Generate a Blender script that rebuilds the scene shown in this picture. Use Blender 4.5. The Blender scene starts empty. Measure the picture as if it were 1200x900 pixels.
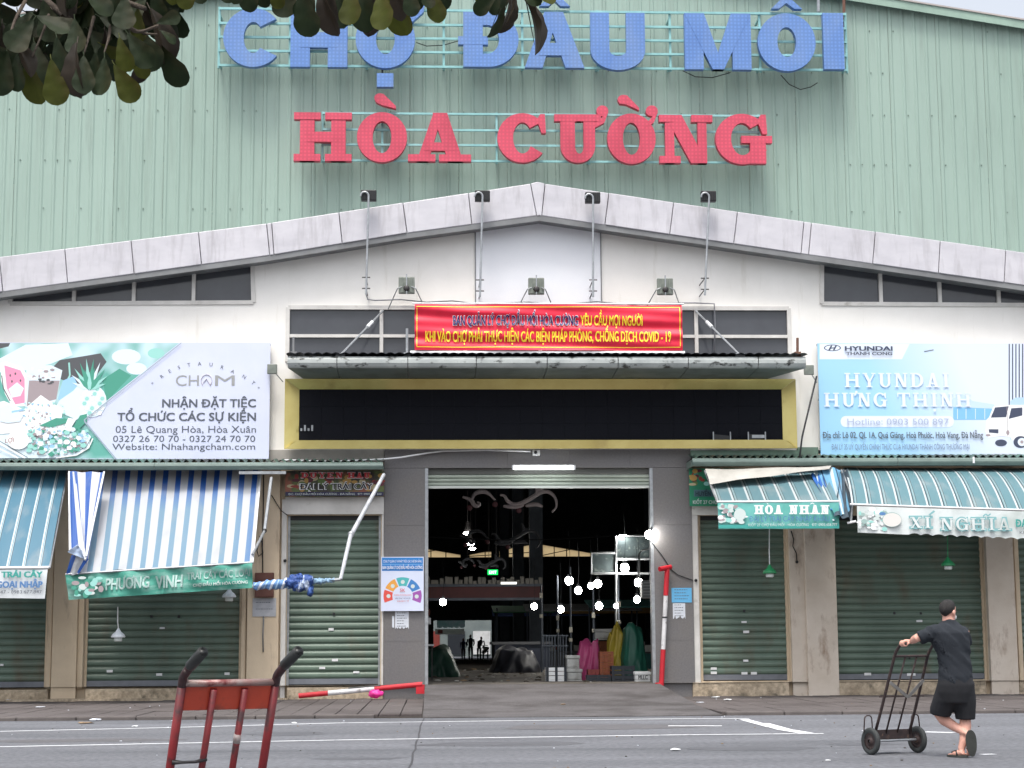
import bpy, math, random, unicodedata
from mathutils import Vector, Matrix, geometry, noise
random.seed(7)
SC = bpy.context.scene
COL = SC.collection
R = math.radians

# ------------------------------------------------------------------ camera
F_PX = 2107.0
CAM = Vector((0, 0, 1.27))
CM = Matrix.Rotation(R(-2.53), 3, 'Z') @ Matrix.Rotation(R(90 + 8.157), 3, 'X') @ Matrix.Rotation(-0.006, 3, 'Z')
cd = bpy.data.cameras.new('camera'); cam = bpy.data.objects.new('camera', cd); COL.objects.link(cam)
cd.sensor_width = 36; cd.lens = F_PX / 1200 * 36; cd.clip_end = 2000; cd.clip_start = 0.1
cam.matrix_world = Matrix.Translation(CAM) @ CM.to_4x4()
SC.camera = cam

# ------------------------------------------------------------------ light
SUN_EL, SUN_AZ = 67, 195        # azimuth measured clockwise from +Y
w = bpy.data.worlds.new('World'); SC.world = w; w.use_nodes = True
nt = w.node_tree; bg = nt.nodes['Background']
sky = nt.nodes.new('ShaderNodeTexSky'); sky.sky_type = 'NISHITA'; sky.sun_disc = False
sky.sun_elevation = R(SUN_EL); sky.sun_rotation = R(SUN_AZ); sky.air_density = 1.0; sky.dust_density = 5.0; sky.ozone_density = 1.0
hs = nt.nodes.new('ShaderNodeHueSaturation'); hs.inputs['Saturation'].default_value = 0.34; hs.inputs['Value'].default_value = 1.0
nt.links.new(sky.outputs[0], hs.inputs['Color']); nt.links.new(hs.outputs[0], bg.inputs[0]); bg.inputs[1].default_value = 0.15
sl = bpy.data.lights.new('sun', 'SUN'); so = bpy.data.objects.new('sun', sl); COL.objects.link(so)
sl.energy = 1.15; sl.angle = R(14); sl.color = (1.0, 0.95, 0.87)
d = Vector((math.sin(R(SUN_AZ)) * math.cos(R(SUN_EL)), math.cos(R(SUN_AZ)) * math.cos(R(SUN_EL)), math.sin(R(SUN_EL))))
so.rotation_euler = d.to_track_quat('Z', 'Y').to_euler()
SC.view_settings.view_transform = 'Standard'; SC.view_settings.look = 'None'
SC.view_settings.exposure = 0.95; SC.view_settings.gamma = 1.0
SC.cycles.max_bounces = 6; SC.cycles.use_denoising = True; SC.cycles.sample_clamp_indirect = 8

# ------------------------------------------------------------------ helpers
def ray(px, py):
    return CM @ Vector(((px - 600) / F_PX, (450 - py) / F_PX, -1))
def P(px, py, Y):
    d = ray(px, py); t = Y / d.y
    return CAM + d * t
def PG(px, py, z=0.0):
    d = ray(px, py); t = (z - CAM.z) / d.z
    return CAM + d * t
def rect(x0, y0, x1, y1, Y):
    xm, ym = (x0 + x1) / 2, (y0 + y1) / 2
    return P(x0, ym, Y).x, P(x1, ym, Y).x, P(xm, y1, Y).z, P(xm, y0, Y).z
def S(r, g, b):
    f = lambda c: ((c / 255 + 0.055) / 1.055) ** 2.4 if c > 10 else c / 255 / 12.92
    return (f(r), f(g), f(b))

MATS = {}
def mat(name, c1, c2=None, scale=3.0, rough=0.7, metal=0.0, bump=0.0, bscale=40.0, stretch=(1, 1, 1), lo=0.35, hi=0.7,
        c3=None, s3=1.0, st3=(1, 1, 1), lo3=0.55, hi3=0.75, emit=None, estr=0.0, alpha=None, trans=0.0, spec=0.5, detail=6.0, world=False):
    if name in MATS: return MATS[name]
    m = bpy.data.materials.new(name); m.use_nodes = True; MATS[name] = m
    t = m.node_tree; n = t.nodes; L = t.links; b = n['Principled BSDF']
    b.inputs['Roughness'].default_value = rough; b.inputs['Metallic'].default_value = metal
    b.inputs['Specular IOR Level'].default_value = spec
    col = None
    tc = n.new('ShaderNodeTexCoord')
    geo = n.new('ShaderNodeNewGeometry') if world else None
    def ns(sc, st, det=detail):
        mp = n.new('ShaderNodeMapping'); mp.inputs['Scale'].default_value = st
        L.new(geo.outputs['Position'] if world else tc.outputs['Object'], mp.inputs[0])
        x = n.new('ShaderNodeTexNoise'); x.inputs['Scale'].default_value = sc; x.inputs['Detail'].default_value = det
        x.inputs['Roughness'].default_value = 0.62
        L.new(mp.outputs[0], x.inputs['Vector']); return x
    def mix(fac, a, bcol):
        mx = n.new('ShaderNodeMix'); mx.data_type = 'RGBA'
        L.new(fac, mx.inputs[0])
        if hasattr(a, 'is_linked') or isinstance(a, bpy.types.NodeSocket): L.new(a, mx.inputs[6])
        else: mx.inputs[6].default_value = (*a, 1)
        if isinstance(bcol, bpy.types.NodeSocket): L.new(bcol, mx.inputs[7])
        else: mx.inputs[7].default_value = (*bcol, 1)
        return mx.outputs[2]
    def rng(sock, lo, hi):
        r = n.new('ShaderNodeMapRange'); r.inputs[1].default_value = lo; r.inputs[2].default_value = hi
        L.new(sock, r.inputs[0]); return r.outputs[0]
    if c2 is not None:
        col = mix(rng(ns(scale, stretch).outputs[0], lo, hi), c1, c2)
    if c3 is not None:
        col = mix(rng(ns(s3, st3).outputs[0], lo3, hi3), col if col is not None else c1, c3)
    if col is not None: L.new(col, b.inputs['Base Color'])
    else: b.inputs['Base Color'].default_value = (*c1, 1)
    if bump:
        bn = n.new('ShaderNodeBump'); bn.inputs['Strength'].default_value = bump; bn.inputs['Distance'].default_value = 0.02
        L.new(ns(bscale, (1, 1, 1), 4).outputs[0], bn.inputs['Height']); L.new(bn.outputs[0], b.inputs['Normal'])
    if emit is not None:
        b.inputs['Emission Color'].default_value = (*emit, 1); b.inputs['Emission Strength'].default_value = estr
    if trans:
        tr = n.new('ShaderNodeBsdfTranslucent'); ms = n.new('ShaderNodeMixShader'); ms.inputs[0].default_value = trans
        if col is not None: L.new(col, tr.inputs[0])
        else: tr.inputs[0].default_value = (*c1, 1)
        L.new(b.outputs[0], ms.inputs[1]); L.new(tr.outputs[0], ms.inputs[2]); L.new(ms.outputs[0], n['Material Output'].inputs[0])
    return m

def org(o):
    v = Vector((0, 0, 0))
    while o is not None: v = v + o.location; o = o.parent
    return v
def tag(o, label=None, cat=None, group=None, kind=None):
    if label: o['label'] = label
    if cat: o['category'] = cat
    if group: o['group'] = group
    if kind: o['kind'] = kind
    return o
def thing(name, label, cat, loc=(0, 0, 0), group=None):
    o = bpy.data.objects.new(name, None); COL.objects.link(o); o.location = loc; o.empty_display_size = 0.1
    return tag(o, label, cat, group)
def dup(o, loc=None, parent=None, **kw):
    c = o.copy(); COL.objects.link(c)
    if parent is not None: c.parent = parent
    if loc is not None: c.location = loc
    for k, v in kw.items(): c[k] = v
    for ch in o.children: dup(ch, None, c)
    return c

class MB:
    def __init__(s): s.v = []; s.f = []; s.m = []; s.mi = 0
    def add(s, vs, fs):
        b = len(s.v); s.v += [tuple(p) for p in vs]
        for f in fs: s.f.append(tuple(i + b for i in f)); s.m.append(s.mi)
        return s
    def box(s, x0, x1, y0, y1, z0, z1):
        v = [(x, y, z) for x in (x0, x1) for y in (y0, y1) for z in (z0, z1)]
        return s.add(v, [(0, 1, 3, 2), (4, 6, 7, 5), (0, 4, 5, 1), (2, 3, 7, 6), (0, 2, 6, 4), (1, 5, 7, 3)])
    def hexa(s, a, b):
        """two quads (4 points each, same winding) joined"""
        return s.add(list(a) + list(b), [(0, 1, 2, 3), (7, 6, 5, 4)] + [(i, i + 4, (i + 1) % 4 + 4, (i + 1) % 4) for i in range(4)])
    def tube(s, pts, r, n=8, cap=True, flat=1.0):
        pts = [Vector(p) for p in pts]; rs = r if isinstance(r, (list, tuple)) else [r] * len(pts)
        vs = []; up = None
        for i, p in enumerate(pts):
            a = pts[max(i - 1, 0)]; c = pts[min(i + 1, len(pts) - 1)]
            t = (c - a); t = t.normalized() if t.length > 1e-9 else Vector((0, 0, 1))
            if up is None:
                up = t.orthogonal().normalized() if abs(t.z) > 0.9 else Vector((0, 0, 1))
            u = (up - t * up.dot(t)); u = u.normalized() if u.length > 1e-6 else t.orthogonal().normalized()
            up = u; w_ = t.cross(u)
            for k in range(n):
                an = 2 * math.pi * k / n
                vs.append(p + (w_ * math.cos(an) + u * math.sin(an) * flat) * rs[i])
        fs = []
        for i in range(len(pts) - 1):
            for k in range(n):
                fs.append((i * n + k, i * n + (k + 1) % n, (i + 1) * n + (k + 1) % n, (i + 1) * n + k))
        if cap: fs += [tuple(range(n))[::-1], tuple((len(pts) - 1) * n + k for k in range(n))]
        return s.add(vs, fs)
    def ball(s, c, rx, ry=None, rz=None, n=12, m=8):
        ry = rx if ry is None else ry; rz = rx if rz is None else rz; c = Vector(c)
        vs = [c + Vector((0, 0, -rz))]
        for i in range(1, m):
            a = -math.pi / 2 + math.pi * i / m
            for k in range(n):
                b = 2 * math.pi * k / n
                vs.append(c + Vector((rx * math.cos(a) * math.cos(b), ry * math.cos(a) * math.sin(b), rz * math.sin(a))))
        vs.append(c + Vector((0, 0, rz)))
        fs = [(0, 1 + (k + 1) % n, 1 + k) for k in range(n)]
        for i in range(m - 2):
            for k in range(n):
                fs.append((1 + i * n + k, 1 + i * n + (k + 1) % n, 1 + (i + 1) * n + (k + 1) % n, 1 + (i + 1) * n + k))
        L = len(vs) - 1
        fs += [(L, L - n + k, L - n + (k + 1) % n) for k in range(n)]
        return s.add(vs, fs)
    def grid(s, f, nu, nv):
        vs = [f(i / nu, j / nv) for j in range(nv + 1) for i in range(nu + 1)]
        fs = [(j * (nu + 1) + i, j * (nu + 1) + i + 1, (j + 1) * (nu + 1) + i + 1, (j + 1) * (nu + 1) + i) for j in range(nv) for i in range(nu)]
        return s.add(vs, fs)
    def lathe(s, prof, c=(0, 0, 0), n=20):
        c = Vector(c); vs = [c + Vector((r * math.cos(2 * math.pi * k / n), r * math.sin(2 * math.pi * k / n), z)) for r, z in prof for k in range(n)]
        fs = [(i * n + k, i * n + (k + 1) % n, (i + 1) * n + (k + 1) % n, (i + 1) * n + k) for i in range(len(prof) - 1) for k in range(n)]
        return s.add(vs, fs)
    def plate(s, outer, holes=(), y0=0.0, y1=None, warp=None):
        """polygon in the XZ plane, front at y0 (towards the camera), back at y1"""
        loops = [[Vector((x, z, 0)) for x, z in lp] for lp in [outer] + list(holes)]
        flat = [p for lp in loops for p in lp]
        tris = geometry.tessellate_polygon(loops)
        g = (lambda x, z: warp(x, z)) if warp else (lambda x, z: 0.0)
        tt = []
        for a, b, c in tris:
            A, B, C_ = flat[a], flat[b], flat[c]
            cr = (B - A).cross(C_ - A).z
            tt.append((a, b, c) if cr > 0 else (a, c, b))
        s.add([(p.x, y0 + g(p.x, p.y), p.y) for p in flat], tt)
        if y1 is not None:
            s.add([(p.x, y1, p.y) for p in flat], [t[::-1] for t in tt])
            for lp in loops:
                n = len(lp); ar = sum(lp[i].x * lp[(i + 1) % n].y - lp[(i + 1) % n].x * lp[i].y for i in range(n))
                hole = lp is not loops[0]
                vs = [(p.x, y0, p.y) for p in lp] + [(p.x, y1, p.y) for p in lp]
                fw = (ar > 0) != hole
                fs = [((i + n, (i + 1) % n + n, (i + 1) % n, i) if fw else (i, (i + 1) % n, (i + 1) % n + n, i + n)) for i in range(n)]
                # outward normals: flip so that sides face out
                fs = [f[::-1] for f in fs]
                s.add(vs, [f[::-1] for f in fs])
        return s
    def mesh(s, name, mats, o=Vector((0, 0, 0)), smooth=False):
        me = bpy.data.meshes.new(name)
        me.from_pydata([(v[0] - o.x, v[1] - o.y, v[2] - o.z) for v in s.v], [], s.f)
        mats = mats if isinstance(mats, (list, tuple)) else [mats]
        for m in mats: me.materials.append(m)
        if len(mats) > 1: me.polygons.foreach_set('material_index', s.m)
        if smooth: me.polygons.foreach_set('use_smooth', [True] * len(me.polygons))
        me.update(); return me
    def build(s, name, mats, parent=None, smooth=False, **kw):
        me = s.mesh(name, mats, org(parent) if parent else Vector((0, 0, 0)), smooth)
        o = bpy.data.objects.new(name, me); COL.objects.link(o)
        if parent is not None: o.parent = parent
        for k, v in kw.items(): o[k] = v
        return o
    def top(s, name, mats, label, cat, group=None, smooth=False, kind=None):
        """a top-level thing of one mesh, origin at the bottom centre"""
        xs = [v[0] for v in s.v]; ys = [v[1] for v in s.v]; zs = [v[2] for v in s.v]
        o0 = Vector(((min(xs) + max(xs)) / 2, (min(ys) + max(ys)) / 2, min(zs)))
        me = s.mesh(name, mats, o0, smooth); o = bpy.data.objects.new(name, me); COL.objects.link(o); o.location = o0
        return tag(o, label, cat, group, kind)
def struct(name, mb, m, smooth=False):
    return tag(mb.build(name, m, None, smooth), kind='structure')
def bevel(o, w_=0.01, seg=2):
    b = o.modifiers.new('bevel', 'BEVEL'); b.width = w_; b.segments = seg; b.limit_method = 'ANGLE'; return o

def fuse(mb, voxel, name, m_, parent, disp=None, smooth=4):
    me = mb.mesh('tmp', m_); ob = bpy.data.objects.new('tmp', me); COL.objects.link(ob)
    rm = ob.modifiers.new('r', 'REMESH'); rm.mode = 'VOXEL'; rm.voxel_size = voxel; rm.use_smooth_shade = True
    sm_ = ob.modifiers.new('s', 'SMOOTH'); sm_.factor = .5; sm_.iterations = smooth
    dg = bpy.context.evaluated_depsgraph_get(); out = bpy.data.meshes.new_from_object(ob.evaluated_get(dg)); bpy.data.objects.remove(ob)
    o = org(parent)
    for v in out.vertices:
        p = v.co
        if disp: p = p + v.normal * disp(p)
        v.co = p - o
    out.materials.clear(); out.materials.append(m_)
    for p in out.polygons: p.use_smooth = True; p.material_index = 0
    x = bpy.data.objects.new(name, out); COL.objects.link(x); x.parent = parent; return x
# text: builtin font, as flat or solid print
TCACHE = {}
def rawtext(body, bold):
    if (body, bold) in TCACHE: return TCACHE[(body, bold)]
    cu = bpy.data.curves.new('t', 'FONT'); cu.body = body; cu.offset = bold; cu.resolution_u = 3
    ob = bpy.data.objects.new('t', cu); COL.objects.link(ob)
    dg = bpy.context.evaluated_depsgraph_get()
    me = bpy.data.meshes.new_from_object(ob.evaluated_get(dg))
    vs = [v.co.copy() for v in me.vertices]; fs = [tuple(p.vertices) for p in me.polygons]
    bpy.data.objects.remove(ob); bpy.data.curves.remove(cu); bpy.data.meshes.remove(me)
    TCACHE[(body, bold)] = (vs, fs); return vs, fs
def textmesh(body, bold=0.0):
    """the crossbar of the letter D with stroke is added by hand: the font's own outline of it overlaps"""
    def unhorn(c):
        return unicodedata.normalize('NFC', unicodedata.normalize('NFD', c).replace('\u031b', ''))
    b2 = ''.join(unhorn(c) for c in body).replace('\u0110', 'D'); v0, f0 = rawtext(b2, 0.0); vs = []; fs = []
    offs = [(0, 0)] if abs(bold) < .012 else [(-bold, -bold*.5), (bold, -bold*.5), (bold, bold*.5), (-bold, bold*.5), (0, 0)]
    for k, (dx, dy) in enumerate(offs):
        n0 = len(vs); vs += [Vector((v.x + dx, v.y + dy, k*.0006)) for v in v0]; fs += [tuple(i + n0 for i in f) for f in f0]
    zt = len(offs)*.0006; bold0 = bold; bold = 0.0
    if b2 != body:
        d0, _ = rawtext('D', bold); wD = max(v.x for v in d0) - min(v.x for v in d0)
        for i, ch in enumerate(body):
            if '\u031b' in unicodedata.normalize('NFD', ch):
                p, _ = rawtext(b2[:i + 1], 0.0); r = max(v.x for v in p); h = .727 if ch.isupper() else .55; o_ = 0 if unicodedata.normalize('NFD', ch)[0] in 'uU' else -.05; n = len(vs)
                q = [(r - .06 + o_, h - .07), (r + .0 + o_*.6, h - .12), (r + .075, h - .02), (r + .085, h + .09), (r + .0, h + .09), (r + .0, h + .02)]
                vs += [Vector((x, y, zt + .0006)) for x, y in q]; fs += [(n, n+1, n+2, n+5), (n+5, n+2, n+3, n+4)]
            if ch == '\u0110':
                p, _ = rawtext(b2[:i + 1], 0.0); r = max(v.x for v in p); l = r - wD; n = len(vs); h = .045 + bold0*.5
                vs += [Vector((l - .09, .365 - h, zt)), Vector((l + wD*.48, .365 - h, zt)), Vector((l + wD*.48, .365 + h, zt)), Vector((l - .09, .365 + h, zt))]; fs.append((n, n+1, n+2, n+3))
    return vs, fs
def addtext(mb, body, x0, y0, x1, y1, Y, bold=0.0, warp=None, tilt=0.0, cap=0.727):
    """text whose capitals fill the photo-pixel box (x0,y0)-(x1,y1) of the plane at distance Y"""
    X0, X1, Z0, Z1 = rect(x0, y0, x1, y1, Y)
    vs, fs = textmesh(body, bold)
    a = min(v.x for v in vs); b = max(v.x for v in vs)
    out = []
    for v in vs:
        x = X0 + (v.x - a) / (b - a) * (X1 - X0); z = Z0 + v.y / cap * (Z1 - Z0) + tilt * (x - X0)
        out.append((x, Y - v.z*2 + (warp(x, z) if warp else 0), z))
    return mb.add(out, fs)

# capital letters drawn as overlapping pieces (outer, holes) in pixel units, z up, origin bottom left
def ell(cx, cz, rx, rz, a0=0, a1=360, n=40):
    full = abs(a1 - a0) >= 360
    k = n if not full else n - 1
    return [(cx + rx * math.cos(R(a0 + (a1 - a0) * i / n)), cz + rz * math.sin(R(a0 + (a1 - a0) * i / n))) for i in range(k + 1)]
def rc(x0, x1, z0, z1): return ([(x0, z0), (x1, z0), (x1, z1), (x0, z1)], [])
def glyph(ch, W, H, st, th, serif):
    """st heavy stroke, th light stroke; serif = serif height (0: sans)"""
    p = []; sh = serif; e = st * 0.42 if serif else 0
    def foot(cx, hw, z0, z1): p.append(([(cx - hw, z0), (cx + hw, z0), (cx + hw, z1), (cx - hw, z1)], []))
    if ch in 'OQ': p.append((ell(W/2, H/2, W/2, H/2*1.03), [ell(W/2, H/2, W/2 - st, H/2*1.03 - th)]))
    elif ch in 'CG':
        a0, a1 = (40, 322) if ch == 'C' else (42, 335)
        o = ell(W/2*1.02, H/2, W/2*1.02, H/2*1.03, a0, a1); i = ell(W/2*1.02, H/2, W/2*1.02 - st, H/2*1.03 - th, a1 + (6 if serif else -4), a0 - (0 if serif else -4))
        p.append((o + i, []))
        if serif: p.append(([(W*0.90, H*0.60), (W*0.985, H*0.60), (W*0.965, H*1.0), (W*0.87, H*1.0), (W*0.80, H*0.88)], []))
        if ch == 'G':
            p.append(rc(W - st*1.15, W - st*0.15, 0 if serif else H*0.05, H*0.46))
            if serif: p.append(rc(W - st*1.7, W + e*0.6, H*0.42, H*0.42 + sh))
            else: p.append(rc(W*0.52, W - st*0.15, H*0.36, H*0.52))
    elif ch in 'HNMUITDEFPRKLYAX\u0110':
        if ch == 'H':
            p += [rc(e, e+st, 0, H), rc(W-e-st, W-e, 0, H), rc(e+st*.5, W-e-st*.5, H*.5-th*.55, H*.5+th*.55)]
            if serif:
                for cx in (e+st/2, W-e-st/2):
                    for z in (0, H-sh): p.append(rc(cx-st/2-e, cx+st/2+e, z, z+sh))
        elif ch == 'I':
            p.append(rc(W/2-st/2, W/2+st/2, 0, H))
            if serif:
                for z in (0, H-sh): p.append(rc(W/2-st/2-e, W/2+st/2+e, z, z+sh))
        elif ch == 'T':
            p += [rc(W/2-st/2, W/2+st/2, 0, H), rc(0, W, H-max(th, sh), H)]
            if serif: p += [rc(W/2-st/2-e, W/2+st/2+e, 0, sh), rc(0, th*.8, H*.68, H), rc(W-th*.8, W, H*.68, H)]
        elif ch in 'D\u0110':
            x0 = e if ch == 'D' else e
            o = [(x0, 0), (W*.45, 0)] + ell(W*.45, H/2, W*.55, H/2, -90, 90, 24) + [(x0, H)]
            i = [(x0+st, th), (W*.43, th)] + ell(W*.43, H/2, W*.57-st, H/2-th, -90, 90, 24) + [(x0+st, H-th)]
            p.append((o, [i]))
            if serif: p += [rc(0, st, 0, sh), rc(0, st, H-sh, H)]
            if ch == '\u0110': p.append(rc(-st*.28, W*.42, H*.42, H*.58))
        elif ch == 'U':
            x0, x1 = e, W - e; s2 = st if not serif else st*.8
            zc = H*.34
            o = [(x0, H)] + ell((x0+x1)/2, zc, (x1-x0)/2, zc*1.03, 180, 360, 24) + [(x1, H), (x1-s2, H)] + ell((x0+st+x1-s2)/2, zc, (x1-s2-x0-st)/2, zc*1.03-th, 360, 180, 24) + [(x0+st, H)]
            p.append((o, []))
            if serif: p += [rc(0, st+2*e, H-sh, H), rc(W-s2-2*e, W, H-sh, H)]
        elif ch == 'N':
            s2 = st*.62 if serif else st
            p += [rc(e, e+s2, 0, H), rc(W-e-s2, W-e, 0, H), ([(e, H), (e+st*1.15, H), (W-e, 0), (W-e-st*1.1, 0)], [])]
            if serif: p += [rc(0, s2+2*e, 0, sh), rc(0, st, H-sh, H), rc(W-s2-2*e, W, H-sh, H)]
        elif ch == 'M':
            p += [rc(0, st, 0, H), rc(W-st, W, 0, H), ([(0, H), (st*1.05, H), (W/2+st*.3, 0), (W/2-st*.3, 0)], []), ([(W-st*1.05, H), (W, H), (W/2+st*.3, 0), (W/2-st*.3, 0)], [])]
        elif ch == 'A':
            s2 = st*.8 if serif else st; t = W*.5
            b = e; 
            p += [([(b, 0), (b+s2, 0), (t+s2*.25, H), (t-s2*.55, H)], []), ([(W-b-st*1.05, 0), (W-b, 0), (t+st*.5, H), (t-st*.5, H)], []), rc(W*.24, W*.76, H*.22, H*.22+th)]
            if serif: p += [rc(-e*.4, s2+e*2.2, 0, sh), rc(W-st-e*2.6, W+e*.3, 0, sh)]
        elif ch == 'Y':
            p += [rc(W/2-st/2, W/2+st/2, 0, H*.5), ([(W*.05, H), (W*.05+st, H), (W/2+st/2, H*.42), (W/2-st/2, H*.42)], []), ([(W*.95-th*1.3, H), (W*.95, H), (W/2+st/2, H*.42), (W/2, H*.42)], [])]
            if serif: p += [rc(W/2-st/2-e, W/2+st/2+e, 0, sh), rc(0, st+e, H-sh, H), rc(W-th-2.2*e, W, H-sh, H)]
        elif ch == 'X':
            p += [([(e, H), (e+st*1.1, H), (W-e, 0), (W-e-st*1.1, 0)], []), ([(W-e-th*1.2, H), (W-e, H), (e+th*1.2, 0), (e, 0)], [])]
            if serif: p += [rc(0, st+e, H-sh, H), rc(W-th-2*e, W, H-sh, H), rc(0, th+2*e, 0, sh), rc(W-st-e, W, 0, sh)]
        elif ch == 'E':
            p += [rc(e, e+st, 0, H), rc(0, W*.95, 0, th), rc(0, W*.92, H-th, H), rc(e, W*.75, H*.5-th*.5, H*.5+th*.5)]
            if serif: p += [rc(W*.85, W*.97, 0, H*.3), rc(W*.82, W*.94, H*.72, H)]
        elif ch == 'L': p += [rc(e, e+st, 0, H), rc(0, W, 0, th)]
    return p
def drop(cx, cz, L, r, ang):
    """a grave/acute stroke: round head, pointed tail"""
    c, s_ = math.cos(R(ang)), math.sin(R(ang)); o = ell(0, 0, r, r, 60, 300, 16) + [(L, -r*.35), (L, r*.1)]
    return ([(cx + x*c - z*s_, cz + x*s_ + z*c) for x, z in o], [])
def place_glyph(mb, pieces, px, py, Y, depth=None, step=0.0015, warp=None, sc=1.0, rot=0.0, start=0):
    """px,py: photo pixel of the glyph's bottom-left corner"""
    o = P(px, py, Y); k = (P(px + 10, py, Y).x - o.x) / 10 * sc; c, s_ = math.cos(R(rot)), math.sin(R(rot))
    for i, (out, holes) in enumerate(pieces):
        f = lambda lp: [(o.x + (x*c - z*s_)*k, o.z + (x*s_ + z*c)*k) for x, z in lp]
        mb.plate(f(out), [f(h) for h in holes], Y - step*(i + start), None if depth is None else Y + depth, warp)
    return mb
def word(mb, s, x0, x1, y0, y1, Y, st, th, sh, warp=None, gap=0.16, depth=None):
    """capitals spread over the pixel box"""
    wd = {'I': .5, 'M': 1.15, ' ': .45, '.': .3, 'H': 1.05}
    ws = [wd.get(c, .9) for c in s]; tot = sum(ws) + gap*(len(s)-1); k = (x1-x0)/tot; x = x0
    for c, w_ in zip(s, ws):
        if c != ' ': place_glyph(mb, glyph(c, w_*k, y1-y0, st, th, sh), x, y1, Y, depth, .001, warp)
        x += (w_+gap)*k
    return mb

# ------------------------------------------------------------------ materials
GREEN = mat('green_cladding', S(150, 172, 162), S(140, 162, 152), 0.5, 0.5, bump=0.05, stretch=(1, 1, .25), c3=S(130, 148, 139), s3=2.0, st3=(2.5, 1, .16), lo3=.52, hi3=.8)
WHITEW = mat('white_render', S(238, 236, 232), S(226, 224, 219), 0.6, 0.85, bump=0.15, c3=S(204, 200, 190), s3=1.3, st3=(3, 1, .35), lo3=.58, hi3=.85)
WHITEB = mat('white_bay', S(232, 234, 238), S(222, 225, 231), 0.6, 0.85, bump=0.12, c3=S(176, 180, 188), s3=1.3, st3=(3, 1, .35), lo3=.6, hi3=.85)
FASC = mat('fascia_sheet', S(188, 187, 193), S(172, 171, 178), 1.2, 0.4, 0.0, bump=0.05, stretch=(1, 1, 2), c3=S(148, 145, 150), s3=1.2, st3=(5, 1, .8), lo3=.5, hi3=.85)
FLASH = mat('grey_flashing', S(128, 130, 132), S(105, 106, 108), 1.5, 0.5)
BEIGE = mat('beige_render', S(214, 196, 170), S(198, 180, 156), 1.2, 0.85, bump=0.2, c3=S(140, 122, 104), s3=1.5, st3=(2.5, 1, .5), lo3=.56, hi3=.78)
PALEP = mat('pale_pillar', S(216, 205, 192), S(200, 187, 172), 1.4, 0.8, bump=0.2, c3=S(150, 128, 110), s3=1.7, st3=(2, 1, .8), lo3=.56, hi3=.75)
PLINTH = mat('plinth_stain', S(192, 176, 154), S(146, 132, 112), 2.2, 0.9, bump=0.5, bscale=25, c3=S(96, 90, 78), s3=3.0, lo3=.55, hi3=.72)
FRAMEW = mat('white_trim', S(212, 210, 206), S(190, 188, 184), 2.0, 0.6, c3=S(150, 146, 138), s3=3, lo3=.6, hi3=.8)
GRANITE = mat('grey_granite', S(112, 110, 111), S(98, 97, 99), 60.0, 0.5, bump=0.03, c3=S(112, 108, 104), s3=0.8, lo3=.45, hi3=.8)
SHUT = mat('shutter_green', S(98, 117, 104), S(82, 99, 88), 1.1, 0.45, bump=0.03, stretch=(1, 1, .5), c3=S(98, 92, 76), s3=.8, st3=(1.6, 1, .7), lo3=.52, hi3=.74, world=True)
SHUTB = mat('shutter_bar', S(118, 122, 130), S(96, 100, 108), 2, 0.5)
DARKSTEEL = mat('dark_steel', S(60, 58, 58), S(42, 40, 42), 6, 0.5, 0.3)
BLACK = mat('black_plastic', S(26, 28, 32), rough=0.5)
GALV = mat('galvanised', S(170, 174, 178), S(140, 144, 148), 8, 0.4, 0.5)
WHITEP = mat('white_paint', S(228, 230, 232), S(205, 207, 208), 3, 0.5)
GLASS = mat('dark_glass', S(74, 77, 83), S(64, 66, 72), 0.8, 0.12, spec=0.5)
CONC = mat('concrete', S(128, 126, 126), S(104, 102, 102), 1.6, 0.9, bump=0.3, bscale=30, c3=S(84, 80, 78), s3=0.7, lo3=.5, hi3=.75)
TEALM = mat('teal_frame', S(140, 190, 190), S(120, 170, 172), 4, 0.45)

Dw = 40.0          # front wall of the porch block
Gw = 42.5          # green gable behind it
# ------------------------------------------------------------------ ground
asphalt = mat('asphalt', S(98, 100, 105), S(82, 84, 89), 0.45, 0.9, bump=0.35, bscale=60, stretch=(.35, 1.6, 1), c3=S(112, 114, 120), s3=.3, st3=(.3, 1.8, 1), lo3=.42, hi3=.72)
# fine aggregate
def speckle(m, amt=0.5, sc=90):
    t = m.node_tree; n = t.nodes; L = t.links; b = n['Principled BSDF']; s = b.inputs['Base Color'].links[0].from_socket
    tc = n.new('ShaderNodeTexCoord'); x = n.new('ShaderNodeTexNoise'); x.inputs['Scale'].default_value = sc; x.inputs['Detail'].default_value = 3
    L.new(tc.outputs['Object'], x.inputs[0]); r = n.new('ShaderNodeMapRange'); r.inputs[1].default_value = .3; r.inputs[2].default_value = .7
    r.inputs[3].default_value = 1 - amt; r.inputs[4].default_value = 1 + amt * .8; L.new(x.outputs[0], r.inputs[0])
    v = n.new('ShaderNodeVectorMath'); v.operation = 'SCALE'; L.new(s, v.inputs[0]); L.new(r.outputs[0], v.inputs['Scale']); L.new(v.outputs[0], b.inputs['Base Color'])
speckle(asphalt, .32, 14)
speckle(GRANITE, .1, 25); speckle(CONC, .25, 30); speckle(PLINTH, .3, 14)
m = MB().box(-600, 600, -300, 900, -1.5, -0.03); struct('ground', m, mat('earth', S(120, 118, 112), S(100, 100, 96), .2, .95))
m = MB().grid(lambda u, v: (-150 + 300*u, -60 + v*(31 + 60), 0), 30, 10); road = struct('road', m, asphalt)
KY = 31.0            # kerb line
PZ = 0.06
rampx0, rampx1 = P(497, 815, 36).x, P(800, 815, 36).x
m = MB().box(-60, 60, KY + .2, Dw + .3, -.2, PZ - .045); pave = struct('pavement', m, mat('joint_sand', S(80, 74, 70), S(62, 58, 55), 4, .95))
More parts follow.
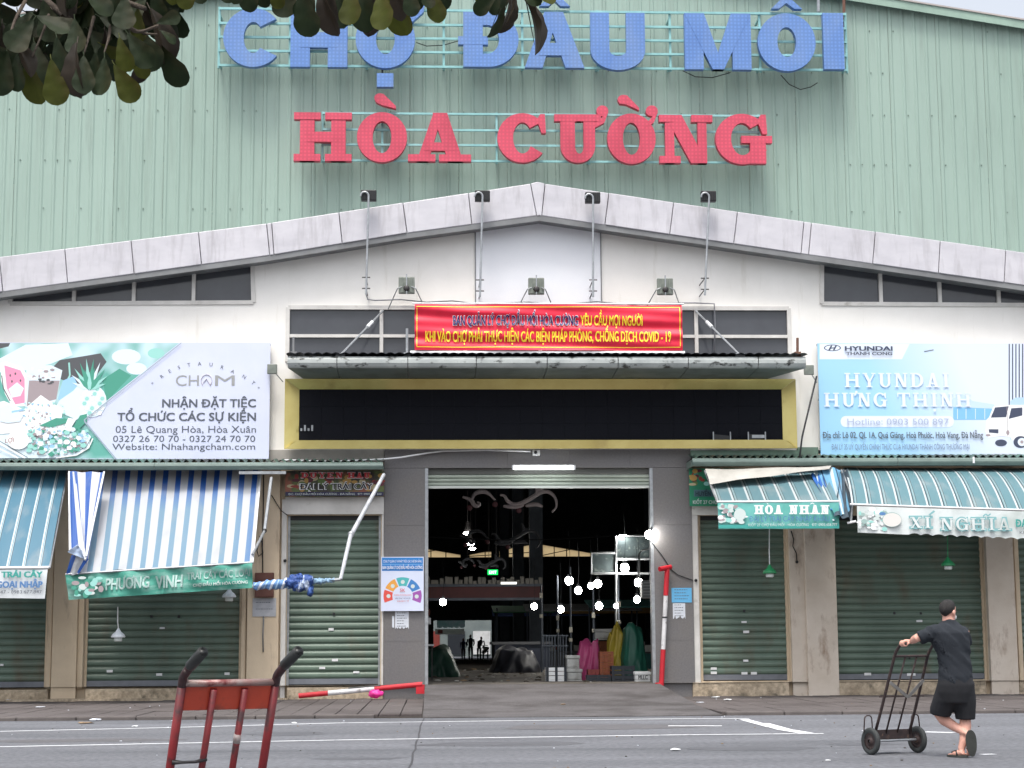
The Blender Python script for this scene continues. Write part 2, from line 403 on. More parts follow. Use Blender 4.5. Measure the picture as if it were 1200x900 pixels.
slab_m = mat('paving_slab', S(90, 84, 83), S(78, 72, 71), .5, .9, bump=.25, bscale=35, c3=S(64, 57, 56), s3=.5, lo3=.5, hi3=.75, world=True); speckle(slab_m, .22, 30)
sw, sd = 0.375, 2.15
sl_me = None
cols = [rampx0 - .006 - (k + 1) * sw for k in range(37)] + [rampx1 + .006 + k * sw for k in range(26)]
for r_ in range(4):
    for x in cols:
        y = KY + .22 + r_ * sd
        if sl_me is None:
            mb = MB().box(.008, sw - .008, .01, sd - .01, -.06, 0)
            o = mb.build('slab', slab_m, pave); bevel(o, .008, 1); sl_me = o.data; o.location = (x, y, PZ)
        else:
            o = bpy.data.objects.new('slab', sl_me); COL.objects.link(o); o.parent = pave; bevel(o, .008, 1)
            o.location = (x, y, PZ + random.uniform(-.006, .005)); o.rotation_euler = (random.uniform(-.002, .002), random.uniform(-.003, .003), 0)
# the pavement carries on beyond the slabs that can be told apart
for a, b in ((-60, min(cols)), (max(cols) + sw, 60)):
    MB().box(a, b, KY + .22, Dw, -.1, PZ - .01).build('slab_field', slab_m, pave, kind='stuff')
kerb = MB()
x = -30.0
kb = thing('kerb', 'low worn concrete kerb along the edge of the road in front of the market', 'kerb', (0, KY, 0))
kerb_m = mat('kerb_stone', S(98, 92, 90), S(80, 75, 74), 1.3, .9, bump=.3, c3=S(70, 66, 66), s3=1, lo3=.5, hi3=.7, world=True)
while x < 30:
    if not (x + 1.0 > rampx0 and x < rampx1):
        o = MB().box(x + .006, x + .994, KY, KY + .2, -.05, PZ + .004).build('kerb_stone', kerb_m, kb); bevel(o, .02, 2)
    x += 1.0
# ramp up to the entrance
HZ = 0.35
m = MB()
ex0, ex1 = rampx0, rampx1
m.add([(ex0, KY - .1, -.05), (ex1, KY - .1, -.05), (ex1, KY - .1, 0.012), (ex0, KY - .1, 0.012), (ex0, Dw - .2, HZ), (ex1, Dw - .2, HZ), (ex1, Dw - .2, -.05), (ex0, Dw - .2, -.05),
       (ex0, KY + 3, .07), (ex1, KY + 3, .07)],
      [(0, 1, 2, 3), (3, 2, 9, 8), (8, 9, 5, 4), (4, 5, 6, 7), (0, 3, 8, 4, 7), (1, 6, 5, 9, 2)])
ramp_m = mat('ramp_concrete', S(94, 91, 92), S(76, 73, 74), .9, .9, bump=.35, bscale=30, stretch=(1, 1, 1), c3=S(56, 52, 51), s3=.7, st3=(1, .8, 1), lo3=.46, hi3=.68); speckle(ramp_m, .25, 30)
struct('ramp', m, ramp_m)
# painted lines
paint = mat('road_paint', S(222, 224, 228), S(176, 178, 184), 2.5, .8, lo=.5, hi=.8, c3=S(104, 106, 113), s3=9, lo3=.58, hi3=.7)
def line(pts, wd, z=.004):
    mb = MB(); q = [PG(x, y, z) for x, y in pts]
    for a, b in zip(q, q[1:]):
        t = (b - a).normalized(); n_ = Vector((-t.y, t.x, 0)) * wd / 2; k = max(2, int((b - a).length / 1.0))
        mb.grid(lambda u, v: tuple(a.lerp(b, u) + n_ * (2*v - 1) + Vector((0, 0, 0))), k, 1)
    return struct('road_marking', mb, paint)
line([(-60, 858), (0, 857), (200, 852.5), (400, 847), (800, 842), (878, 842)], .13)
line([(-60, 876), (0, 875), (400, 867), (800, 861), (965, 859.5)], .12)
line([(872, 843), (905, 852)], .16, .006); line([(893, 847.5), (920, 855), (945, 859)], .22, .008)
line([(783, 850.5), (846, 850.5)], .16); line([(1083, 857.5), (1118, 858.5)], .2); line([(1150, 884), (1165, 883.5)], .12)
line([(1010, 856), (1022, 856)], .12)
def patch(px, py, rx, ry, m_, seed, nm='road_patch', z=.002):
    c = PG(px, py, 0); n_ = 40; vs = [(c.x, c.y, z)]
    for k in range(n_):
        a = 2*math.pi*k/n_; r_ = 1 + .35*noise.noise((math.cos(a)*1.5, math.sin(a)*1.5, seed)); vs.append((c.x + math.cos(a)*rx*r_, c.y + math.sin(a)*ry*r_, z))
    return struct(nm, MB().add(vs, [(0, k + 1, (k + 1) % n_ + 1) for k in range(n_)]), m_)
stain = mat('oil_stain', S(78, 79, 84), S(90, 92, 97), 3, .7, bump=.3, bscale=60); tar = mat('old_repair', S(86, 85, 88), S(100, 99, 102), 5, .95, bump=.6, bscale=40)
patch(590, 872, 1.1, .5, stain, 1); patch(420, 889, .5, .25, stain, 2); patch(880, 877, .8, .4, stain, 3); patch(90, 868, 1.2, .45, tar, 4, z=.0025); patch(700, 852, 1.6, .8, tar, 5, z=.0025); patch(340, 860, .6, .5, stain, 6); patch(1010, 872, .5, .3, stain, 8)
# a long crack down the road
crk = MB(); pts = [PG(497 - 17 * t + random.uniform(-1.2, 1.2), 838 + 62 * t, .003) for t in [i / 14 for i in range(22)]]
crk.tube(pts, .012, 4, True, .1); struct('road_crack', crk, mat('crack', S(62, 62, 66), rough=.95))

# ------------------------------------------------------------------ the market building
def interp(tab, x):
    for (a, ya), (b, yb) in zip(tab, tab[1:]):
        if x <= b: return ya + (yb - ya) * (x - a) / (b - a)
    return tab[-1][1]
FT = [(-80, 310), (0, 300), (312, 261), (470, 237), (630, 213), (945, 259), (1200, 295), (1290, 308)]
FB = [(-80, 353), (0, 342), (315, 299), (475, 273), (632, 252), (940, 297), (1200, 334), (1290, 347)]
BLD = thing('market_building', 'large green metal clad market hall with arched white porch and open entrance', 'building', (0, Dw, 0))
# upper white wall with window openings
def wl(px, py, Y=None):
    p = P(px, py, Y or Dw); return (p.x, p.z)
base_z = P(630, 532, Dw).z
fbz = lambda px: wl(px, interp(FB, px) - 8)
outer = [(wl(-80, 500)[0], base_z)] + [fbz(x) for x in (-80, 0, 315, 475, 632, 940, 1200, 1290)] + [(wl(1290, 500)[0], base_z)]
wl_left = [wl(12, 356), wl(297, 354.5), wl(296, 309), wl(157, 327), wl(13, 346)]
wl_right = [wl(963, 356), wl(1285, 358), wl(1285, 351), wl(1100, 326), wl(963, 308)]
cx0, cx1, cz0, cz1 = rect(337, 361, 925, 424, Dw)
wl_mid = [(cx0, cz0), (cx1, cz0), (cx1, cz1), (cx0, cz1)]
MB().plate(outer, [wl_left, wl_right, wl_mid], Dw, Dw + .3).build('upper_wall', WHITEW, BLD)
bx0, bx1 = P(557, 300, Dw).x, P(704, 300, Dw).x
MB().plate([(bx0, rect(557, 340, 704, 358, Dw)[2]), (bx1, rect(557, 340, 704, 358, Dw)[2]), wl(704, interp(FB, 704) - 4), wl(632, 248), wl(557, interp(FB, 557) - 4)], [], Dw - .03, Dw).build('centre_bay', WHITEB, BLD)
for px in (557, 704):
    a = P(px, 300, Dw).x; MB().box(a - .012, a + .012, Dw - .042, Dw - .03, P(px, 356, Dw).z, P(px, interp(FB, px) - 4, Dw).z).build('bay_joint', FLASH, BLD)
def frame_bar(mb, a, b, wd, Y, dp=.06):
    a = Vector((a[0], 0, a[1])); b = Vector((b[0], 0, b[1])); t = (b - a).normalized(); n_ = Vector((-t.z, 0, t.x)) * wd / 2
    q = [a - n_, b - n_, b + n_, a + n_]
    mb.hexa([(p.x, Y, p.z) for p in q], [(p.x, Y + dp, p.z) for p in q])
def strip_window(poly, mulls, Y, cross=None):
    win = MB()
    n = len(poly)
    for i in range(n): frame_bar(win, poly[i], poly[(i + 1) % n], .09, Y - .035 - .002*i, .12)
    w_ = win.build('window', FRAMEW, BLD)
    zb = min(p[1] for p in poly)
    def top_at(x):
        best = -1e9
        for i in range(n):
            (ax, az), (bx, bz) = poly[i], poly[(i + 1) % n]
            if (ax - x) * (bx - x) <= 0 and abs(ax - bx) > 1e-6: best = max(best, az + (bz - az) * (x - ax) / (bx - ax))
        return best
    xs = [min(p[0] for p in poly)] + list(mulls) + [max(p[0] for p in poly)]
    for x in mulls:
        m_ = MB(); frame_bar(m_, (x, zb), (x, top_at(x)), .08, Y - .028, .1); m_.build('mullion', FRAMEW, w_)
    for a, b in zip(xs, xs[1:]):
        a += .04; b -= .04; rows = [(zb, None)]
        if cross: rows = [(zb, cross - .02), (cross + .02, None)]
        for lo, hi in rows:
            ta = top_at(a + .001) if hi is None else hi; tb = top_at(b - .001) if hi is None else hi
            if ta < lo + .02: ta = lo + .02
            MB().plate([(a, lo), (b, lo), (b, tb), (a, ta)], [], Y + .05, Y + .06).build('pane', GLASS, w_)
    if cross:
        m_ = MB(); frame_bar(m_, (xs[0], cross), (xs[-1], cross), .07, Y - .024, .09); m_.build('transom', FRAMEW, w_)
strip_window(wl_left, [P(x, 340, Dw).x for x in (87, 157, 227)], Dw)
strip_window(wl_right, [P(x, 340, Dw).x for x in (1032, 1101, 1170, 1240)], Dw)
strip_window(wl_mid, [P(x, 390, Dw).x for x in (447, 545, 633, 722, 816)], Dw, P(630, 394, Dw).z)
MB().box(cx0 - 1, cx1 + 1, Dw + 1.6, Dw + 1.7, cz0 - .5, cz1 + 1).build('inner_partition', mat('dim_board', S(120, 120, 122), rough=.9), BLD)

# fascia panels
Yf = Dw - .5
seamL = [(-77, -72), (-2, 3), (75, 79), (153, 157), (232, 236), (312, 316), (318, 321), (397, 401), (472, 477), (549, 553), (622, 629)]
seamR = [(639, 635), (714, 709), (790, 785), (865, 860), (943, 939), (952, 948), (1027, 1023), (1103, 1100), (1180, 1177), (1260, 1257), (1290, 1287)]
seams = seamL + seamR
for (ta, ba), (tb, bb) in zip(seams, seams[1:]):
    g = .35
    q = [P(ba + g, interp(FB, ba), Yf), P(bb - g, interp(FB, bb), Yf), P(tb - g, interp(FT, tb), Yf), P(ta + g, interp(FT, ta), Yf)]
    if ta < 630 < tb: q = [P(ba + g, 253, Yf), P(632, 252, Yf), P(bb - g, 253, Yf), P(tb - g, 214, Yf), P(630, 212, Yf), P(ta + g, 214, Yf)]
    j = random.uniform(0, .02)
    n = len(q); mb = MB().add([(p.x, p.y + j + (.0 if i < n // 2 else .06), p.z) for i, p in enumerate(q)] + [(p.x, p.y + .12, p.z) for p in q],
        [tuple(range(n)), tuple(range(2*n-1, n-1, -1))] + [(i, i + n, (i + 1) % n + n, (i + 1) % n) for i in range(n)])
    o = mb.build('fascia_panel', FASC, BLD); bevel(o, .015, 2)
# grey drip edge under the fascia, the sheet behind and the porch roof
for lo, hi in ((-80, 632), (632, 1290)):
    xs = [x for x, _ in FB if lo <= x <= hi]
    ed = MB(); sf = MB(); rf = MB()
    for a, b in zip(xs, xs[1:]):
        A = P(a, interp(FB, a), Yf + .03); B = P(b, interp(FB, b), Yf + .03); dz = .13
        ed.hexa([(A.x, A.y, A.z - dz), (B.x, B.y, B.z - dz), (B.x, B.y, B.z + .02), (A.x, A.y, A.z + .02)], [(A.x, A.y + .05, A.z - dz), (B.x, B.y + .05, B.z - dz), (B.x, B.y + .05, B.z + .02), (A.x, A.y + .05, A.z + .02)])
        sf.hexa([(A.x, A.y + .05, A.z - .1), (B.x, B.y + .05, B.z - .1), (B.x, B.y + .05, B.z - .06), (A.x, A.y + .05, A.z - .06)], [(A.x, Dw + .1, A.z - .1), (B.x, Dw + .1, B.z - .1), (B.x, Dw + .1, B.z - .06), (A.x, Dw + .1, A.z - .06)])
        A = P(a, interp(FT, a), Yf); B = P(b, interp(FT, b), Yf)
        rf.hexa([(A.x, Yf + .1, A.z - .05), (B.x, Yf + .1, B.z - .05), (B.x, Yf + .1, B.z - .01), (A.x, Yf + .1, A.z - .01)], [(A.x, Gw + .05, A.z - .05), (B.x, Gw + .05, B.z - .05), (B.x, Gw + .05, B.z - .01), (A.x, Gw + .05, A.z - .01)])
    ed.build('drip_edge', FLASH, BLD); sf.build('soffit', FLASH, BLD); rf.build('porch_roof', FLASH, BLD)

# green gable: sheets with ribs
peak = P(630, -62, Gw); slope = .158
def roofz(x): return peak.z - slope * abs(x - peak.x)
gz0 = P(630, 345, Gw).z
pw = 1.185; ribs = 4
x = peak.x - 30 * pw + .4
rib_cols = []
gm = [GREEN, mat('green_cladding_worn', S(147, 169, 159), S(136, 158, 148), 0.7, 0.5, stretch=(1, 1, .25), c3=S(126, 144, 134), s3=2.0, st3=(2.5, 1, .16), lo3=.5, hi3=.8)]
k = 0
while x < peak.x + 30 * pw:
    pr = []; rp = pw / ribs
    for i in range(ribs):
        a = x + i * rp
        pr += [(a, 0), (a + .035, -.024), (a + .07, -.024), (a + .105, 0)]
        pr += [(a + .19, 0), (a + .2, -.003), (a + .21, 0)]
    pr.append((x + pw - .006, 0))
    vs = []; yo = random.uniform(0, .008)
    for a, dy in pr: vs += [(a, Gw + dy + yo, gz0), (a, Gw + dy + yo, roofz(a))]
    vis = x > -13 and x < 17
    MB().add(vs, [(2*i, 2*i+2, 2*i+3, 2*i+1) for i in range(len(pr)-1)]).build('cladding_sheet', gm[(k * 7 // 3) % 2], BLD, **({'kind': 'stuff'} if not vis else {}))
    x += pw; k += 1
scr = MB()
for zz in (P(300, 80, Gw).z, P(300, 130, Gw).z, P(300, 189, Gw).z, P(300, 245, Gw).z, P(300, 30, Gw).z):
    a = peak.x - 14 * pw + .4 + .13
    while a < peak.x + 12 * pw:
        if random.random() < .28 and zz < roofz(a) - .2: scr.box(a - .011, a + .011, Gw - .02, Gw + .01, zz - .014 + random.uniform(-.01, .01), zz + .014)
        a += pw / ribs
scr.build('screw', mat('rusty_screw', S(110, 124, 116), rough=.8), BLD, kind='stuff')
HX0, HX1 = peak.x - 30 * pw, peak.x + 30 * pw
for s_ in (-1, 1):
    a, b = (HX0 - .2, peak.x) if s_ < 0 else (peak.x, HX1 + .2)
    MB().hexa([(a, Gw - .22, roofz(a) - .16), (b, Gw - .22, roofz(b) - .16), (b, Gw - .22, roofz(b) + .05), (a, Gw - .22, roofz(a) + .05)],
              [(a, Gw - .19, roofz(a) - .16), (b, Gw - .19, roofz(b) - .16), (b, Gw - .19, roofz(b) + .05), (a, Gw - .19, roofz(a) + .05)]).build('verge_flashing', mat('verge_green', S(146, 172, 158), S(130, 154, 142), 1.5, .5), BLD)
    MB().hexa([(a, Gw - .25, roofz(a) + .05), (b, Gw - .25, roofz(b) + .05), (b, Gw - .25, roofz(b) + .09), (a, Gw - .25, roofz(a) + .09)],
              [(a, 145, roofz(a) + .05), (b, 145, roofz(b) + .05), (b, 145, roofz(b) + .09), (a, 145, roofz(a) + .09)]).build('roof', mat('roof_metal', S(176, 168, 164), S(150, 146, 144), .5, .5), BLD)
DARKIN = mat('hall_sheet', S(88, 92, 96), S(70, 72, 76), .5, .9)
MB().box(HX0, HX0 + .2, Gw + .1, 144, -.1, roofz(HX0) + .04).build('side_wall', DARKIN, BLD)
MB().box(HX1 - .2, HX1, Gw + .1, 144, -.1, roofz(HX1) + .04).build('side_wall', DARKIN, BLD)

# ground floor: stone portal, wall with openings
gfz1 = P(630, 528, Dw).z
def hole(px0, py0, px1, py1, Y=Dw):
    a, b, c, d_ = rect(px0, py0, px1, py1, Y); return [(a, c), (b, c), (b, d_), (a, d_)]
ENT = rect(498, 549, 766, 800, Dw); ENT = (ENT[0], ENT[1], HZ, ENT[3])
SH = [(-90, 600, 56, 807), (100, 600, 283, 805), (336, 604, 446, 803), (820.5, 604, 924, 798), (979, 604, 1154.5, 797), (1195, 604, 1290, 797)]
SHR = [rect(*s, Dw) for s in SH]
holes = [[(a, c), (b, c), (b, d_), (a, d_)] for a, b, c, d_ in SHR] + [[(ENT[0], -.3), (ENT[1], -.3), (ENT[1], ENT[3]), (ENT[0], ENT[3])]]
gx0, gx1 = P(-92, 600, Dw).x, P(1292, 600, Dw).x
holes2 = holes[:-1]
# split at the entrance so that the opening reaches the floor
def side_wall(xa, xb, hs):
    MB().plate([(xa, -.2), (xb, -.2), (xb, gfz1), (xa, gfz1)], hs, Dw, Dw + .3).build('shop_wall', BEIGE, BLD)
side_wall(gx0, P(450, 600, Dw).x, holes2[:3]); side_wall(P(811, 600, Dw).x, gx1, holes2[3:])
px_l0, px_l1 = P(450, 680, Dw).x, ENT[0]; px_r0, px_r1 = ENT[1], P(811.5, 680, Dw).x
def stone(a, b, z0, z1, nm='stone_pier', y0=-.12):
    o = MB().box(a, b, Dw + y0, Dw + .3, z0, z1).build(nm, GRANITE, BLD); return o
# granite-look slabs, recessed joints
def stone_field(a, b, z0, z1, cols, rows):
    MB().box(a + .01, b - .01, Dw - .09, Dw + .3, z0, z1).build('pier_core', CONC, BLD)
    for i in range(cols):
        for j in range(rows):
            u0 = a + (b-a)*i/cols; u1 = a + (b-a)*(i+1)/cols; v0 = z0 + (z1-z0)*j/rows; v1 = z0 + (z1-z0)*(j+1)/rows
            o = MB().box(u0 + .002, u1 - .002, Dw - .12, Dw - .088, v0 + .002, v1 - .002).build('stone_slab', GRANITE, BLD)
topz = P(630, 527, Dw).z; linz = ENT[3] + .0
stone_field(px_l0, px_l1, PZ - .05, linz, 1, 4); stone_field(px_r0, px_r1, PZ - .05, linz, 1, 4)
stone_field(px_l0, px_r1, linz + .004, topz, 5, 1)
# corner beads and the edge of the opening
for a in (ENT[0], ENT[1]):
    s_ = 1 if a == ENT[0] else -1
    MB().box(min(a, a + .07*s_), max(a, a + .07*s_), Dw - .13, Dw + .15, HZ - .2, linz - .003).build('door_guide', GALV, BLD)
# beige pillars, proud of the wall
def pillar(px0, px1, m_, pr=.12, top=548, name='pillar', zb=PZ - .06):
    a, b, c, d_ = rect(px0, top, px1, 815, Dw - pr)
    o = MB().box(a, b, Dw - pr, Dw + .02, zb, d_).build(name, m_, BLD); bevel(o, .012, 2)
pillar(63, 92, BEIGE, .16); pillar(290, 327, BEIGE, .16); pillar(944, 980, PALEP, .2); pillar(1157, 1189, PALEP, .16)
pillar(926, 943.5, PALEP, .1)
for a, b in ((57, 62.5), (93, 99.5), (283.5, 289), (1190, 1195)): pillar(a, b, BEIGE, .07, name='door_jamb', zb=.3)
for a, b in ((447, 449.6), (812, 819.5), (329, 335)): pillar(a, b, FRAMEW, .1, 585, 'door_jamb', PZ)
a, b, c, d_ = rect(336, 583, 450, 603, Dw); MB().box(a - .02, b, Dw - .115, Dw, c, d_).build('lintel', FRAMEW, BLD)
a, b, c, d_ = rect(808, 592, 842, 604, Dw); MB().box(a + .05, b, Dw - .125, Dw, c, d_).build('lintel', FRAMEW, BLD)
# plinth steps
def plinth(px0, px1, ytop):
    a, b, c, d_ = rect(px0, ytop, px1, 815, Dw - .18)
    z1 = P((px0 + px1) / 2, ytop, Dw - .18).z
    n = 14
    mb = MB(); mb.box(a, b, Dw - .18, Dw + .01, PZ - .06, z1)
    o = mb.build('plinth', PLINTH, BLD); bevel(o, .02, 2)
plinth(-90, 56, 808.5); plinth(100, 283, 806.5); plinth(336, 449, 805); plinth(812, 925, 799.5); plinth(981, 1156, 798.5); plinth(1195, 1290, 798)
# soiled mortar lip at the foot of the left shops
mb = MB()
for i in range(90):
    t = i / 90; x = P(-60, 815, Dw).x + (P(335, 815, Dw).x - P(-60, 815, Dw).x) * t
    r_ = .06 + .05 * noise.noise((x * 1.3, 3, 1)) + .02
    mb.box(x, x + .16, Dw - .2 - 2.2 * max(r_, .02), Dw - .17, PZ - .03, PZ + .5 * max(r_, .02))
mb.build('mortar_fillet', PLINTH, BLD, kind='stuff')
# strip of wall between billboard and shop roof
a, b, c, d_ = rect(316, 527, 450, 541, Dw - .06); MB().box(a, b, Dw - .06, Dw, c, d_).build('wall_band', mat('band_grey', S(168, 164, 158), S(140, 138, 134), 1.5, .8), BLD)

# ------------------------------------------------------------------ roller shutters
def shutter(i, label, stickers=(), cat='roller shutter'):
    a, b, c, d_ = SHR[i]; Y = Dw + .16
    t = thing('roller_shutter', label, cat, ((a + b) / 2, Y, c), 'closed green roller shutters of the shops')
    pit = .1535; n = int((d_ - c) / pit)
    me = None; W2 = (b - a) / 2 - .03
    prof = [(0, 0), (-.012, .012), (-.03, .035), (-.036, .07), (-.03, .105), (-.012, .13), (0, .14), (0, pit)]
    for k in range(n):
        if me is None:
            mb = MB(); vs = []
            for y, z in prof: vs += [(-W2, y, z), (W2, y, z)]
            mb.add(vs, [(2*j, 2*j+1, 2*j+3, 2*j+2) for j in range(len(prof)-1)])
            me = mb.mesh('slat', SHUT)
        o = bpy.data.objects.new('slat', me); COL.objects.link(o); o.parent = t; o.location = (0, random.uniform(-.002, .002), .14 + k * pit)
    MB().box(a + .03, b - .03, Y - .03, Y + .01, c + .02, c + .14).build('bottom_bar', SHUTB, t)
    for x in (a, b - .05): MB().box(x, x + .05, Y - .06, Y + .03, c, d_).build('guide_rail', GALV if i in (2,) else BEIGE, t)
    MB().box(a, b, Y + .25, Y + .3, c, d_).build('backing', BLACK, t)
    MB().box(a + .03, b - .03, Y - .045, Y + .2, d_ - .1 , d_ ).build('head_box', BLACK, t)
    for (x0, y0, x1, y1) in stickers:
        q = rect(x0, y0, x1, y1, Y - .05)
        MB().box(q[0], q[1], Y - .046, Y - .038, q[2], q[3]).build('sticker' if y1 - y0 > 2.2 or x1 - x0 > 3.5 else 'lock_hole', WHITEP if x1 - x0 > 3.2 else BLACK, t)
    return t
shutter(0, 'green roller shutter at the far left under the teal awning', [(0, 778, 4, 780.5)])
shutter(1, 'wide green roller shutter below the blue and white striped awning', [(125, 785, 132, 788), (183, 789, 190, 792), (263, 788, 269, 791), (176, 721, 179, 724), (208, 721, 211, 724), (187, 735, 193, 737)])
shutter(2, 'narrow green roller shutter beside the five colour safety poster', [(385, 736, 391, 739), (389, 772, 396, 775), (374, 781.5, 381, 784), (414, 786.5, 421, 789), (390, 718, 392.5, 721)])
shutter(3, 'narrow green roller shutter right of the entrance with seven small white stickers', [(869, 727.8, 875, 730), (871, 739, 878, 742), (871, 773, 877, 775.5), (833, 782, 840, 785), (833, 787, 840, 790), (869, 787.5, 876, 790.5), (880, 787.5, 887, 790.5), (871, 714.5, 873.5, 717.5)])
shutter(4, 'wide green roller shutter behind the man with the hand truck', [(1013, 788.5, 1021, 791.5), (1063, 789, 1073, 792), (1074, 726.5, 1081, 729), (1047, 717, 1049.5, 720), (1078, 717.5, 1080.5, 720), (1065, 770, 1067, 772)])
shutter(5, 'green roller shutter cut off by the right edge of the photo')

# entrance shutter rolled up
a, b = ENT[0] + .07, ENT[1] - .07
et = thing('rolled_shutter', 'rolled up pale green entrance shutter under the lit tube light', 'roller shutter', ((a + b) / 2, Dw, ENT[3] - .4))
z = ENT[3]
MB().box(a, b, Dw + .02, Dw + .3, z - .12, z - .004).build('shutter_housing', mat('housing', S(96, 98, 94), rough=.6), et)
sm = mat('pale_slat', S(168, 178, 166), S(150, 160, 148), 2, .5)
for k in range(3):
    zz = z - .13 - .085 * k
    mb = MB(); vs = []
    for y, q in [(0, 0), (-.03, -.02), (-.04, -.045), (-.03, -.07), (0, -.08)]: vs += [(a, Dw + .05 + y, zz + q), (b, Dw + .05 + y, zz + q)]
    mb.add(vs, [(2*j+2, 2*j+3, 2*j+1, 2*j) for j in range(4)]).build('slat', sm, et)
MB().box(a, b, Dw + .0, Dw + .09, z - .44, z - .385).build('bottom_bar', mat('pale_bar', S(196, 202, 196), rough=.4), et)

# ------------------------------------------------------------------ inside the hall
FAR = 140.0
hfloor = mat('hall_floor', S(112, 106, 98), S(78, 73, 68), .8, .85, bump=.2, c3=S(56, 53, 50), s3=.6, lo3=.45, hi3=.7)
mb = MB(); ys = [Dw - .2, Dw + 3, 50, 60, 68, 76, 90, 110, 128, FAR + .5]; zs = [HZ, HZ, HZ, HZ, .2, 0.02, 0.02, 0.02, 0.02, 0.02]
mb.add([(x, y, z + .004) for y, z in zip(ys, zs) for x in (HX0 + .1, HX1 - .1)], [(2*i, 2*i+1, 2*i+3, 2*i+2) for i in range(len(ys)-1)])
struct('hall_floor', mb, hfloor)
MB().box(HX0, HX1, FAR + 1, FAR + 60, -.2, .004)
struct('back_street', MB().box(HX0, HX1, FAR + .5, FAR + 60, -.4, .0), asphalt)
# front inner walls beside the entrance hall
for a, b in ((HX0, gx0 - .0), (gx1, HX1)):
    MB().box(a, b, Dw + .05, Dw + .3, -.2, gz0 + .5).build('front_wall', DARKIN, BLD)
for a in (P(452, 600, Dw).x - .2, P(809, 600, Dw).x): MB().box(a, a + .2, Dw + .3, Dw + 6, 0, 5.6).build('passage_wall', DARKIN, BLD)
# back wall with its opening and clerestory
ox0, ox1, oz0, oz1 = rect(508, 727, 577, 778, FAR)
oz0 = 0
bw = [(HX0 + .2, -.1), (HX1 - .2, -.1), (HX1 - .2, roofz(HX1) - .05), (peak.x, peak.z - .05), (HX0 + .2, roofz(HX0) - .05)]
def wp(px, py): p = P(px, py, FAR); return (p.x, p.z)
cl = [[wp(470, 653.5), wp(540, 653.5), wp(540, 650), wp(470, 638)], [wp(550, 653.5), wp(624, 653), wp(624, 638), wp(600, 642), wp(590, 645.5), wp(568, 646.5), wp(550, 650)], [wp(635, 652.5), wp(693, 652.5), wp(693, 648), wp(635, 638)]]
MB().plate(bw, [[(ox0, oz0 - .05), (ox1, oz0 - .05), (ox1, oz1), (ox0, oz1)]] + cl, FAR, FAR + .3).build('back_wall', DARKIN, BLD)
cream = mat('daylight_glow_pane', S(255, 236, 200), trans=.97, rough=.6, emit=S(255, 236, 205), estr=1.2)  # emission stands in for daylight coming through the panes
for i, c in enumerate(cl):
    wn = MB()
    for j in range(len(c)): frame_bar(wn, c[j], c[(j + 1) % len(c)], .05, FAR - .05 - .003*j, .1)
    w_ = wn.build('window', DARKSTEEL, BLD)
    MB().plate(c, [], FAR + .1, FAR + .12).build('pane', cream, w_)
    x0_, x1_ = min(q[0] for q in c), max(q[0] for q in c)
    for k in range(1, 4):
        xx = x0_ + (x1_ - x0_) * k / 4; m_ = MB(); frame_bar(m_, (xx, c[0][1]), (xx, c[0][1] + .95), .07, FAR - .03, .08); m_.build('mullion', DARKSTEEL, w_)
    m_ = MB(); frame_bar(m_, (x0_, c[0][1] + .1), (x1_, c[0][1] + (.9 if i != 1 else .4)), .06, FAR - .02, .08); m_.build('brace', DARKSTEEL, w_)
# steel frames of the hall: columns and trusses
stl = mat('hall_steel', S(84, 92, 104), S(66, 72, 84), 2, .7)
for Y in (50, 62, 76, 92, 110, 126):
    mb = MB()
    for s_ in (-1, 1):
        for q in range(10):
            a, b = peak.x + s_*q*3, peak.x + s_*(q+1)*3
            za, zb = roofz(a) - .3, roofz(b) - .3
            mb.tube([(a, Y, za), (b, Y, zb)], .09, 6, False); mb.tube([(a, Y, za - 1.5), (b, Y, zb - 1.5)], .09, 6, False)
            mb.tube([(a, Y, za - 1.5), ((a+b)/2, Y, (za+zb)/2), (b, Y, zb - 1.5)], .05, 5, False)
    mb.build('roof_truss', stl, BLD)
    for px in (628,):
        xx = P(628, 640, 76).x
        if Y in (76, 92, 110, 126): MB().box(xx - .28, xx + .28, Y - .25, Y + .25, 0, roofz(xx) - .3).build('column', stl, BLD)
    for xx in (-13, 15): MB().box(xx - .2, xx + .2, Y - .2, Y + .2, 0, roofz(xx) - .3).build('column', stl, BLD)

def hp(px, py, Y): return P(px, py, Y)
bulb_m = mat('bulb_glow', (1, 1, 1), emit=(1.0, .97, .9), estr=60.0)
cord_m = mat('cord', S(30, 32, 36), rough=.9)
where = {0: 'left of the back doorway', 1: 'between the dark rafters and the railing'}
bulbs = [(519, 705.5, 62, 4.2, 'lit bulb hanging alone on the left above the back doorway'),
         (626, 710.5, 66, 3.8, 'lit bulb hanging left of the stall poles, second from the left'),
         (657, 714, 58, 4.2, 'lit bulb lowest in the row behind the pink tarp'),
         (667, 680.5, 54, 5.2, 'large lit bulb at the top of the leftmost stall pole'),
         (677.5, 692, 56, 4.6, 'lit bulb just below and right of the large left bulb'),
         (692.5, 686.5, 58, 3.8, 'dimmer lit bulb touching its brighter neighbour on the left'),
         (700.5, 684, 55, 4.8, 'bright lit bulb, right one of the touching pair'),
         (702, 710, 54, 4.6, 'lit bulb directly below the touching pair of bulbs'),
         (732, 665.5, 50, 5.4, 'bright bulb under the framed board near the top'),
         (748, 682.5, 49, 5.0, 'lit bulb under the curved pipe beside the air conditioner'),
         (746.5, 702.5, 50, 4.2, 'lit bulb above the dark green tarp'),
         (722, 710, 56, 3.2, 'smallest lit bulb, above the yellow cloth')]
gb = 'lit bulbs hanging over the stalls'
